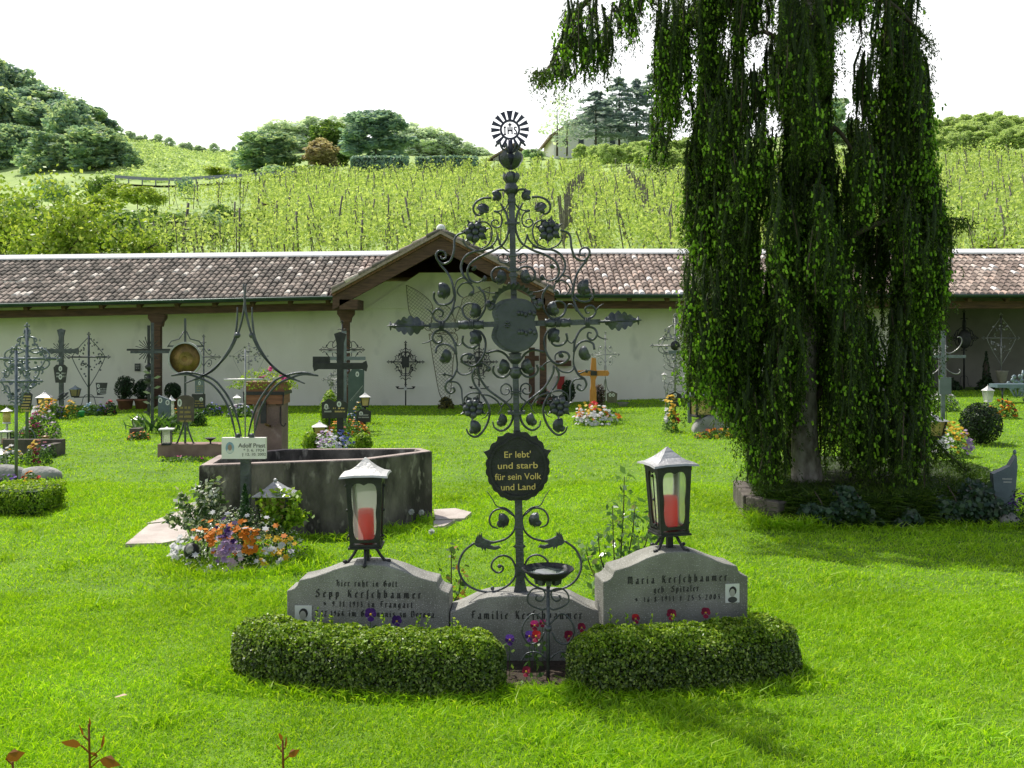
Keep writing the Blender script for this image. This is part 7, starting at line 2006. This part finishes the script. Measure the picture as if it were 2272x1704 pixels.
while cnt < 330:
    # one curtain: a bough tip with a bunch of strands hanging from it
    py0 = r2.uniform(-620, 950); ln = r2.uniform(120, 340)
    py1 = min(py0+ln, r2.uniform(985, 1092) if r2.random() < .55 else r2.uniform(900, 1075))
    if py1-py0 < 70 or (py1 < 460 and r2.random() < .42): continue
    l = max(np.interp(py0, Lb[:, 0], Lb[:, 1]), np.interp(py1, Lb[:, 0], Lb[:, 1]))+14; r = min(np.interp(py0, Rb[:, 0], Rb[:, 1]), np.interp(py1, Rb[:, 0], Rb[:, 1]))-14
    l -= r2.uniform(-10, 16); r += r2.uniform(-14, 22)
    pc = r2.choice([r2.uniform(l, r)]*5+[l+r2.uniform(0, 40), r-r2.uniform(0, 40)])
    c = (l+r)/2; rad = (r-l)/2*kt*.9
    dmax = math.sqrt(max(.03, rad**2-((pc-c)*kt)**2))
    d0 = r2.uniform(-1, 1); d0 = math.copysign(abs(d0)**.55, d0)*dmax
    cnt += 1
    for _ in range(r2.randint(7, 12)):
        px = min(max(r2.gauss(pc, 17), l-8), r+8); dy = d0+r2.gauss(0, .10); q0 = py0+abs(px-pc)*1.3+r2.uniform(0, 50); q1 = py1-r2.uniform(0, 90)
        bad = False
        for (a, b, c2, d) in HOLES:
            if a-6 < px < c2+6 and q1 > b and q0 < d:
                if q0 < b-80: q1 = min(q1, b+r2.uniform(-5, 10))
                else: bad = True
        if 1745 < px < 1836 and q1 > 860 and dy < .1:
            if q0 > 800: continue
            q1 = r2.uniform(830, 950)
        if 1640 < px < 1700 and q0 < 900 and q1 > 1000 and dy < 0: q1 = 1000
        if bad or q1-q0 < 45: continue
        add_strand(px, q0, q1, dy)
# the long branch that reaches out to the upper left, with its own curtains
CUR = [(1738, 1800, -120, 820, 34), (1790, 1850, -60, 860, 34), (1700, 1760, 480, 930, 24), (1840, 1920, 560, 1040, 30), (1248, 1326, -40, 190, 30), (1222, 1270, 90, 190, 14), (1186, 1230, 148, 190, 6), (1338, 1366, -30, 190, 12), (1360, 1408, -30, 105, 16), (1410, 1446, -30, 36, 8), (1462, 1530, -40, 300, 44), (1452, 1490, 240, 365, 14), (1380, 1470, -60, -10, 16), (1528, 1560, -20, 90, 10), (1570, 1648, 80, 330, 34), (1700, 1730, 90, 250, 10), (1640, 1700, 150, 320, 16),
       (1520, 1600, 560, 900, 46), (1660, 1740, 890, 1085, 26), (1880, 2050, 860, 1085, 46), (2040, 2100, 460, 700, 22), (1600, 1720, 820, 960, 30), (1730, 1900, 300, 700, 46)]
for (a, b, y0, y1, n_) in CUR:
    for _ in range(n_):
        px = r2.uniform(a, b); s0 = r2.uniform(y0, y0+(y1-y0)*.55); s1 = r2.uniform(s0+(y1-s0)*.35, y1)
        add_strand(px, s0, max(s0+25, s1), r2.uniform(-.35, .35)+(-.5 if y0 > 500 else 0))
Pn, Tn, Ln, Wn = [], [], [], []; tipP, tipT = [], []
tw = MB(); core_ = MB()
for (px, py0, py1, dy, w_, bare) in strands:
    a = SP(px, py0, dy); b = SP(px+r2.uniform(-14, 14), py1, dy+r2.uniform(-.08, .08))
    ln = np.linalg.norm(b-a); m_ = max(3, int(ln/.12))
    s = np.linspace(0, 1, m_); ph = r2.uniform(0, 6.28)
    pts = a+(b-a)*s[:, None]; pts[:, 0] += .025*np.sin(s*7+ph); pts[:, 1] += .025*np.cos(s*6+ph)
    if m_ > 2:
        kk = np.linspace(0, 1, max(4, m_)); cc = np.stack([np.interp(kk, s, pts[:, i]) for i in range(3)], 1)
        core_.tube([tuple(p) for p in cc], [(.004+.014*math.sin(min(1, q*1.1+.06)*PI)**.7)*r2.uniform(.5, 1.3) for q in kk], 5)
    if r2.random() < .30: tw.tube([tuple(p) for p in pts[::2]] if m_ > 4 else [tuple(pts[0]), tuple(pts[-1])], .0055, 3)
    n_ = max(10, int(ln/.0024)); u = NR.uniform(0, 1, n_)
    c = a+(b-a)*u[:, None]; c[:, 0] += .025*np.sin(u*7+ph); c[:, 1] += .025*np.cos(u*6+ph)
    # side twigs: part of the needles sit on short drooping twiglets beside the main one
    nt_ = max(2, int(ln/.10)); tu = NR.uniform(0, 1, nt_); tdx = NR.normal(size=(nt_, 2))*.06; tl = NR.uniform(.10, .30, nt_)
    pick = NR.integers(0, nt_, n_); on = NR.uniform(size=n_) < .50; v_ = NR.uniform(0, 1, n_)
    sc2 = a+(b-a)*tu[pick][:, None]; sc2[:, :2] += tdx[pick]*np.minimum(1, v_*2)[:, None]; sc2[:, 2] -= v_*tl[pick]
    c = np.where(on[:, None], sc2, c)
    off = NR.normal(size=(n_, 3))*np.array([1, 1, .3]); off = off/np.maximum(np.linalg.norm(off, axis=1, keepdims=True), 1e-6)
    c += off*np.where(on, .004, .020*np.sin(np.clip(u*1.05+.05, 0, 1)*PI))[:, None]
    Pn.append(c); Tn.append(nrm(off*.75+np.array([0, 0, -.75])))
    Ln.append(NR.uniform(.020, .040, n_)); Wn.append(NR.uniform(.008, .012, n_))
    vig = math.exp(r2.gauss(-.35, .9))
    side = vig if False else 1.25*vig if px < 1640 or px > 1990 else vig
    k_ = NR.poisson(max(.1, ln*(8.5 if dy < .15 else 1.4)*side*(1.5 if px < 1640 else 1)))
    if k_:
        u = NR.uniform(.25, 1.0, k_); c = a+(b-a)*u[:, None]+NR.normal(size=(k_, 3))*np.array([.045, .045, .03])
        c[:, 1] -= .02
        tipP.append(c); tipT.append(nrm(NR.normal(size=(k_, 3))*.20+np.array([0, -.05, -1])))
Pn = np.concatenate(Pn); Tn = np.concatenate(Tn); Ln = np.concatenate(Ln); Wn = np.concatenate(Wn)
keep = Pn[:, 2] > -.02; Pn, Tn, Ln, Wn = Pn[keep], Tn[keep], Ln[keep], Wn[keep]
B1 = nrm(np.cross(Tn, rdir(len(Tn))))
V, Q = quads(Pn, Tn, B1, Ln, Wn)
link('needle_twigs', np_mesh('needle_twigs', V, Q, NEEDLE), sp)
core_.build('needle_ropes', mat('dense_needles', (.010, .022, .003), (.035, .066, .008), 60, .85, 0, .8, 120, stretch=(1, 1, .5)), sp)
tw.build('hanging_twigs', mat('twig_brown', (.05, .035, .025), (.10, .075, .055), 9, .9), sp)
tP = np.concatenate(tipP); tT = np.concatenate(tipT)
k_ = tP[:, 2] > .1; tP, tT = tP[k_], tT[k_]
# new shoots: small closed spindles in clusters of two or three
allP, allT = [tP], [tT]
for _ in range(1):
    m_ = NR.uniform(size=len(tP)) < .6
    allP.append(tP[m_]+NR.normal(size=(m_.sum(), 3))*.022); allT.append(nrm(tT[m_]+NR.normal(size=(m_.sum(), 3))*.35))
tP = np.concatenate(allP); tT = np.concatenate(allT); n_ = len(tP)
b1 = nrm(np.cross(tT, rdir(n_))); b2 = np.cross(tT, b1); L_ = NR.uniform(.048, .092, n_)[:, None]; W_ = L_*NR.uniform(.10, .145, n_)[:, None]
ring_ = [b1*math.cos(a)+b2*math.sin(a) for a in np.arange(5)*2*PI/5]
VV = [tP]+[tP+tT*L_*.35+r_*W_ for r_ in ring_]+[tP+tT*L_*.75+r_*W_*.85 for r_ in ring_]+[tP+tT*L_]
V = np.stack(VV, 1).reshape(-1, 3); o = np.arange(n_)[:, None]*12
fs = []
for i in range(5):
    j = (i+1) % 5
    fs += [np.concatenate([o, o+1+j, o+1+i, o+1+i], 1)*0+np.concatenate([o+1+i, o+1+j, o+6+j, o+6+i], 1)]
Q = np.concatenate(fs); 
# triangular ends as thin quads would be degenerate: pull the ring almost to a point instead
me = np_mesh('new_shoots', V, Q, SHOOT); link('new_shoots', me, sp)
# boughs
bo = []
for (pts, r_) in (([(1790, -60), (1650, -130), (1500, -110), (1380, -60), (1285, 20), (1240, 100), (1215, 155), (1182, 163)], .05), ([(1795, 330), (1760, 150), (1735, 100), (1700, 72), (1672, 78), (1645, 105), (1600, 150)], .035), ([(1790, 100), (1880, 20), (1960, 0), (2030, 60), (2065, 100)], .04),
                  ([(1795, 420), (1840, 300), (1860, 290), (1900, 350), (1930, 420)], .035), ([(1790, 700), (1850, 560), (1940, 500), (2040, 480), (2140, 488)], .04), ([(1785, 620), (1700, 480), (1610, 430), (1550, 470)], .04),
                  ([(1795, 900), (1900, 800), (2000, 900), (2080, 985), (2140, 1040), (2155, 1042)], .03), ([(1780, 820), (1700, 720), (1610, 700), (1560, 730), (1535, 800)], .03), ([(1780, 950), (1720, 910), (1680, 930), (1660, 1000)], .025)):
    q = cr([tuple(SP(a, b, -.25*math.sin(i*.9))) for i, (a, b) in enumerate(pts)], 5); m_ = len(q)
    MB().tube(q, [r_*(1-.85*i/m_) for i in range(m_)], 7).build('bough', BARKD, sp)
# sparse foliage on the reaching low bough and tips
fp_, ft_ = [], []
for pts in ([(2060, 960), (2100, 1000), (2155, 1042)], [(2110, 488), (2150, 488)], [(1182, 163), (1215, 155)], [(2040, 60), (2068, 100)], [(2050, 930), (2075, 1010)]):
    q = cr([tuple(SP(a, b, -.2)) for a, b in pts], 8)
    for p in q:
        for _ in range(34): fp_.append(np.array(tuple(p))+NR.normal(size=3)*np.array([.035, .035, .03])-np.array([0, 0, abs(NR.normal())*.05])); ft_.append(NR.normal(size=3)*.7+np.array([0, 0, -.8]))
Pq = np.array(fp_); Tq = nrm(np.array(ft_)); V, Q = quads(Pq, Tq, nrm(np.cross(Tq, rdir(len(Tq)))), .048, .011)
link('bough_twigs', np_mesh('bough_twigs', V, Q, NEEDLE), sp)

# ------------------------------------------------------------------ trees on the hill
def crown_mesh(name, seed, n_, leaf, lobes, spread, lob_r, m, squash=.85):
    g = np.random.default_rng(seed); parts = []
    for i in range(lobes):
        a = g.uniform(0, 2*PI); h = g.uniform(-.8, 1); r_ = g.uniform(.2, 1)*math.sqrt(max(.05, 1-h*h*.9))
        c = np.array([math.cos(a)*r_*spread[0], math.sin(a)*r_*spread[0], h*spread[1]]); R_ = lob_r*g.uniform(.7, 1.25)
        Pt, N = shell(n_//lobes, (R_, R_, R_*squash), .25, .38, seed*31+i); parts.append(leaves(Pt+c, N, leaf, .6, 1.6, .1))
    V, Q = join(parts); return np_mesh(name, V, Q, m)
BR = [crown_mesh('crown', s, 6500, .060, 44, (.27, .44), .095, WOODN, 1.25) for s in (1, 2, 3, 4)]
BR.append(crown_mesh('crown', 9, 5500, .060, 36, (.20, .48), .085, WOODN, 1.25))
def cone_mesh(seed, n_, layers, m, leaf=.05, r0=.24, wob=.3):
    g = np.random.default_rng(seed); Pp, Nn = [], []
    for i in range(layers):
        z = -.45+.95*i/layers; R_ = r0*(1-i/layers)**.75*(1+wob*g.uniform(-1, 1))
        for b in range(7):
            a = g.uniform(0, 2*PI); k_ = max(4, int(n_/layers/7)); u = NR.uniform(0, 1, k_)**.7
            Pp.append(np.stack([np.cos(a+NR.normal(0, .18, k_))*R_*u, np.sin(a+NR.normal(0, .18, k_))*R_*u, z-.05*u+NR.normal(0, .012, k_)], 1)); Nn.append(np.tile([0, 0, 1.], (k_, 1)))
    V, Q = leaves(np.concatenate(Pp), np.concatenate(Nn), leaf, .4, .5, .3, .2); return np_mesh('crown', V, Q, m)
CN = [cone_mesh(5, 2400, 13, CEDAR, .055, .30, .35), cone_mesh(6, 2400, 12, CEDAR, .055, .26, .4)]
TRUNK = MB().tube([(0, 0, -.08), (.005, 0, .3), (0, 0, .75)], [.025, .018, .008], 6)
trunk_me = None
def hill_tree(px, py_top, py_bot, wpx, Y, mesh, m, label, name='broadleaf_tree', group=None, trunk_h=1.0, cat='tree', lift=.0):
    """tree whose crown spans the given rows and width at distance Y"""
    global trunk_me
    k = Y/F; H_ = (py_bot-py_top)*k; b = P(px, py_bot, Y)
    t = thing(name, label, cat, b, rnd.uniform(0, 6.28), group)
    o = link('crown', mesh, t, (0, 0, H_*(.54+lift))); ext = max(v.co.z for v in mesh.vertices)-min(v.co.z for v in mesh.vertices) if mesh.name not in EXT else EXT[mesh.name][1]
    if mesh.name not in EXT:
        xs = [v.co.x for v in mesh.vertices]; EXT[mesh.name] = (np.percentile(xs, 98)-np.percentile(xs, 2), ext*.94)
    ex, ez_ = EXT[mesh.name]; o.scale = (wpx*k/ex, wpx*k/ex, H_*(.94-lift)/ez_)
    for s_ in o.material_slots: s_.link = 'OBJECT'
    o.material_slots[0].material = m
    if trunk_me is None:
        to = TRUNK.build('trunk', BARKD, t); trunk_me = to.data
    else: to = link('trunk', trunk_me, t)
    to.scale = (H_*.8, H_*.8, H_)
    return t
EXT = {}
r3 = random.Random(21)
# wood on the left hill, back rows first
ORD = ['first', 'second', 'third', 'fourth', 'fifth', 'sixth', 'seventh', 'eighth', 'ninth', 'tenth', 'eleventh', 'twelfth', 'thirteenth', 'fourteenth', 'fifteenth', 'sixteenth', 'seventeenth', 'eighteenth', 'nineteenth', 'twentieth']
rows = [('upper edge of the left hill wood', [(-60, 120, 90), (-20, 140, 86), (18, 152, 90), (52, 172, 80), (84, 196, 80), (118, 204, 86), (150, 226, 74), (182, 236, 70), (208, 244, 66), (234, 268, 56)], 330, 195),
        ('middle of the left hill wood', [(-30, 196, 92), (8, 214, 90), (44, 222, 86), (80, 240, 84), (112, 262, 88), (148, 236, 84), (178, 272, 80), (212, 284, 76)], 390, 172),
        ('lower edge of the left hill wood', [(-30, 288, 92), (4, 300, 86), (40, 282, 84), (74, 314, 84), (108, 300, 88), (140, 326, 76), (172, 300, 80), (210, 286, 92), (240, 306, 74), (274, 326, 58)], 412, 150)]
for nm, L_, bot, Y in rows:
    for i, (px, pt, w_) in enumerate(L_):
        me = BR[r3.randrange(5)]
        hill_tree(px, pt, bot if px < 200 else min(bot, 408), w_*1.15, Y+r3.uniform(-8, 8), me, WOODN if Y < 175 else (WOODN if i % 2 else WOODD), 'green leafy tree, %s from the left along the %s' % (ORD[i], nm), 'broadleaf_tree', 'trees of the wood on the left hill')
# crest trees
for i, px in enumerate((228, 238, 252, 262, 270, 288, 296, 312, 322, 345, 352, 374, 404, 418, 440, 452, 476, 498, 520, 534)):
    py = np.interp(px, [230, 300, 380, 400, 460, 540], [292, 286, 300, 312, 322, 334])
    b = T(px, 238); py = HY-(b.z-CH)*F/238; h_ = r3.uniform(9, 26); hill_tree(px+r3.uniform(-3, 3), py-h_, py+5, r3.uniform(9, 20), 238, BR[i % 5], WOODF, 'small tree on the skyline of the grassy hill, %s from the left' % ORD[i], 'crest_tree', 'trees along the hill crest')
# trees in the middle distance
hill_tree(595, 296, 400, 110, 140, BR[0], WOODN, 'round green tree at the left of the middle group, above the vineyard')
hill_tree(552, 318, 398, 60, 142, BR[1], WOODD, 'dark small tree leaning on the left of the round green tree')
hill_tree(735, 276, 388, 92, 145, BR[2], SHRUB, 'bright green tree between the copper tree and the dark tall tree')
hill_tree(716, 316, 382, 80, 140, BR[3], COPPER, 'copper brown tree in the middle group on the hill', 'copper_tree')
hill_tree(834, 250, 372, 122, 136, BR[0], WOODD, 'big dark blue-green tree standing over the left clipped hedge')
for i, (px, pt, w_) in enumerate(((640, 276, 90), (690, 268, 90), (750, 266, 90), (905, 284, 80), (950, 290, 80), (990, 302, 70), (1030, 320, 60), (1064, 332, 50))):
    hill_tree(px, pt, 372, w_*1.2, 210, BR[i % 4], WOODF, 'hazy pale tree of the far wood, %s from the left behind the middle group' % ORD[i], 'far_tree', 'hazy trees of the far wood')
for i, (px, pt, pb_, w_) in enumerate(((1322, 200, 312, 120), (1374, 168, 316, 100), (1412, 172, 318, 90), (1446, 160, 318, 90))):
    hill_tree(px, pt, pb_, w_, 138+i*2, CN[i % 2], CEDAR, 'dark layered cedar by the hilltop house, %s from the left' % ORD[i], 'cedar_tree', 'cedars by the hilltop house')
bi = crown_mesh('crown', 17, 260, .06, 12, (.2, .4), .16, WOODF)
hill_tree(1236, 212, 336, 70, 140, bi, WOODF, 'thin almost bare birch at the left of the hilltop house', 'birch_tree')
hill_tree(1258, 232, 338, 44, 139, bi, WOODF, 'second thin birch, right of the first and touching the hilltop house', 'birch_tree')
hill_tree(1850, 222, 330, 80, 150, BR[1], WOODN, 'dark round tree seen through the gap in the spruce', )
# apple orchard rows beneath the cedars and on the right skyline
OR_ = [BR[4], BR[2], BR[1]]
oi = 0
for row, (Y, x0, x1, lift) in enumerate(((128, 1290, 1560, 0), (118, 1320, 1580, 0), (108, 1420, 1560, 0))):
    px = x0
    while px < x1:
        b = T(px, Y); py = HY-(b.z-CH)*F/Y
        hill_tree(px, py-r3.uniform(34, 46), py+4, r3.uniform(26, 36), Y+r3.uniform(-3, 3), OR_[oi % 3], ORCH, 'young orchard tree on the slope below the cedars', 'orchard_tree', 'orchard trees below the cedars'); oi += 1
        px += r3.uniform(20, 28)
for row, Y in enumerate((165, 150, 136, 124)):
    px = 1990
    while px < 2310:
        b = T(px, Y); py = HY-(b.z-CH)*F/Y
        hill_tree(px, py-r3.uniform(30, 50), py+4, r3.uniform(32, 44), Y+r3.uniform(-3, 3), OR_[oi % 3], ORCH, 'orchard tree on the right skyline beyond the spruce', 'orchard_tree', 'orchard trees on the right hill'); oi += 1
        px += r3.uniform(26, 36)
# fruit trees and shrubs just behind the arcade at the left
def fruit_tree(px, Y, wpx, py_top, py_bot, label, n_, seed):
    k = Y/F; b = P(px, py_bot, Y); H_ = (py_bot-py_top)*k; W_ = wpx*k
    t = thing('fruit_tree', label, 'tree', b)
    g = random.Random(seed)
    MB().tube(cr([(.1, 0, -.6), (.05, 0, H_*.15), (-.1, 0, H_*.45), (-.15, 0, H_*.75)], 5), [.13-.006*i for i in range(16)], 7).build('trunk', BARKD, t)
    tips = []
    for i in range(16):
        a = g.uniform(0, 2*PI); h0 = g.uniform(.12, .55)*H_; L_ = g.uniform(.55, 1.0)*W_*.5; up = g.uniform(.1, .9)
        q = cr([(0, 0, h0), (math.cos(a)*L_*.4, math.sin(a)*L_*.4, h0+L_*up*.3), (math.cos(a)*L_, math.sin(a)*L_, h0+L_*up*.75)], 5)
        MB().tube(q, [.05*(1-.8*j/len(q)) for j in range(len(q))], 5).build('limb', BARKD, t)
        tips += [np.array(tuple(p)) for p in q[3:]]
    for i in range(30):
        a = g.uniform(0, 2*PI); tips.append(np.array([math.cos(a)*W_*.4*g.random(), math.sin(a)*W_*.4*g.random(), H_*g.uniform(.3, .98)]))
    c = np.array(tips)[NR.integers(0, len(tips), n_)]+NR.normal(size=(n_, 3))*W_*.075
    V, Q = leaves(c, rdir(n_), .15, .6, .6, .3); link('foliage', np_mesh('foliage', V, Q, FRUIT), t)
fruit_tree(130, 31, 250, 400, 620, 'light green fruit tree with dark limbs behind the left end of the tiled roof', 6500, 4)
fruit_tree(5, 33, 150, 405, 620, 'leafy light green fruit tree cut by the left edge, behind the roof', 3600, 5)
fruit_tree(300, 31.5, 130, 500, 610, 'low light green fruit tree rising just above the left roof ridge', 1900, 6)
fruit_tree(2215, 33, 120, 500, 600, 'small branching fruit tree just above the roof ridge at the right', 800, 7)
SB = [crown_mesh('shrub_leaves_mass', s, 3600, .062, 18, (.34, .24), .17, SHRUB, .9) for s in (31, 32, 33)]
SHL = [(215, 430, 505, 110, 60, FRUIT), (262, 408, 450, 56, 72, FRUIT), (305, 414, 452, 60, 70, FRUIT), (345, 420, 455, 50, 68, FRUIT), (60, 470, 560, 120, 45, SHRUB), (260, 470, 540, 110, 44, SHRUB), (345, 458, 520, 70, 50, SHRUB), (380, 478, 545, 110, 42, SHRUB), (430, 470, 530, 90, 44, WOODN), (470, 480, 545, 80, 40, SHRUB), (520, 490, 528, 90, 42, WOODN), (330, 505, 560, 110, 38, SHRUB), (410, 392, 430, 40, 100, WOODD), (180, 520, 580, 120, 36, SHRUB), (20, 430, 520, 100, 60, SHRUB), (500, 455, 492, 70, 60, SHRUB), (560, 470, 500, 70, 56, FRUIT), (230, 395, 440, 60, 90, SHRUB), (120, 395, 450, 80, 95, WOODN), (1185, 332, 352, 40, 150, WOODN), (640, 372, 395, 90, 125, WOODN), (700, 366, 390, 90, 125, SHRUB), (480, 372, 392, 50, 126, FRUIT)]
for i, (px, pt, pb_, w_, Y, m) in enumerate(SHL):
    hill_tree(px, pt, pb_+8, w_, Y, SB[i % 3], m, 'bushy green shrub among the undergrowth on the slope between the wood and the vineyard', 'hill_shrub', 'shrubs on the slope above the roof', cat='shrub')

# rough scrub on the grassy hill
g_ = np.random.default_rng(44); out_ = []
for _ in range(420):
    px = g_.uniform(235, 560); Y = g_.uniform(122, 250); b = T(px, Y); r_ = g_.uniform(.5, 1.7)
    Pt, N = shell(46, (r_*1.7, r_, r_*.6), .6, .2, 3, -.1); out_.append(leaves(Pt+np.array(tuple(b)), N, .55, .6, .7, .4))
V, Q = join(out_)
tag(link('hill_scrub', np_mesh('hill_scrub', V, Q, ORCH)), 'low tufts of scrub and long grass on the bright hill', 'scrub', kind='stuff')

# grass goes last: it needs to know what to leave free
grow_grass()
# ------------------------------------------------------------------ camera, sun, sky
cam = bpy.data.cameras.new('camera'); co = bpy.data.objects.new('camera', cam); COL.objects.link(co)
cam.sensor_width = 36; cam.lens = F/2272*36; cam.shift_y = (HY-852)/2272; cam.clip_end = 3000; cam.clip_start = .05
co.location = (0, 0, CH); co.rotation_euler = (PI/2, 0, 0); S.camera = co
SUN = Vector((.40, -.45, -1.0))
l = bpy.data.lights.new('sun', 'SUN'); l.energy = 5.0; l.angle = math.radians(.5); l.color = (1, .955, .87)
lo = bpy.data.objects.new('sun', l); COL.objects.link(lo); lo.rotation_euler = SUN.to_track_quat('-Z', 'Y').to_euler(); lo.location = (-10, 12, 30)
w = bpy.data.worlds.new('World'); S.world = w; w.use_nodes = True
nt = w.node_tree; bg = nt.nodes['Background']; sk = nt.nodes.new('ShaderNodeTexSky'); sk.sky_type = 'NISHITA'; sk.sun_disc = False
sk.sun_elevation = math.asin(1/SUN.length); sk.sun_rotation = math.atan2(-SUN.x, -SUN.y); sk.altitude = 300; sk.dust_density = 3.0; sk.air_density = 1.0
hz = nt.nodes.new('ShaderNodeMix'); hz.data_type = 'RGBA'; hz.inputs[7].default_value = (14, 14.1, 14, 1)   # bright milky haze, thick near the horizon
tcw = nt.nodes.new('ShaderNodeTexCoord'); sxyz = nt.nodes.new('ShaderNodeSeparateXYZ'); mrw = nt.nodes.new('ShaderNodeMapRange'); mrw.interpolation_type = 'SMOOTHSTEP'
nt.links.new(tcw.outputs['Generated'], sxyz.inputs[0]); nt.links.new(sxyz.outputs[2], mrw.inputs[0]); mrw.inputs[1].default_value = .18; mrw.inputs[2].default_value = .80; mrw.inputs[3].default_value = .92; mrw.inputs[4].default_value = .0
dw = nt.nodes.new('ShaderNodeVectorMath'); dw.operation = 'DOT_PRODUCT'; dw.inputs[1].default_value = (-.664, .747, 0)
mra = nt.nodes.new('ShaderNodeMapRange'); mra.interpolation_type = 'SMOOTHSTEP'; mra.inputs[1].default_value = -.45; mra.inputs[2].default_value = .30; mra.inputs[3].default_value = .34; mra.inputs[4].default_value = 1
mm = nt.nodes.new('ShaderNodeMath'); mm.operation = 'MULTIPLY'   # the haze is brightest on the sun's side
nt.links.new(tcw.outputs['Generated'], dw.inputs[0]); nt.links.new(dw.outputs['Value'], mra.inputs[0]); nt.links.new(mra.outputs[0], mm.inputs[0]); nt.links.new(mrw.outputs[0], mm.inputs[1]); nt.links.new(mm.outputs[0], hz.inputs[0])
nt.links.new(sk.outputs[0], hz.inputs[6]); nt.links.new(hz.outputs[2], bg.inputs[0]); bg.inputs[1].default_value = .118
S.view_settings.view_transform = 'Standard'; S.view_settings.look = 'None'; S.view_settings.exposure = 0
S.render.engine = 'CYCLES'
S.cycles.max_bounces = 8; S.cycles.diffuse_bounces = 3; S.cycles.transmission_bounces = 5; S.cycles.transparent_max_bounces = 10; S.cycles.glossy_bounces = 2
S.cycles.use_denoising = True
S.cycles.sample_clamp_indirect = 6
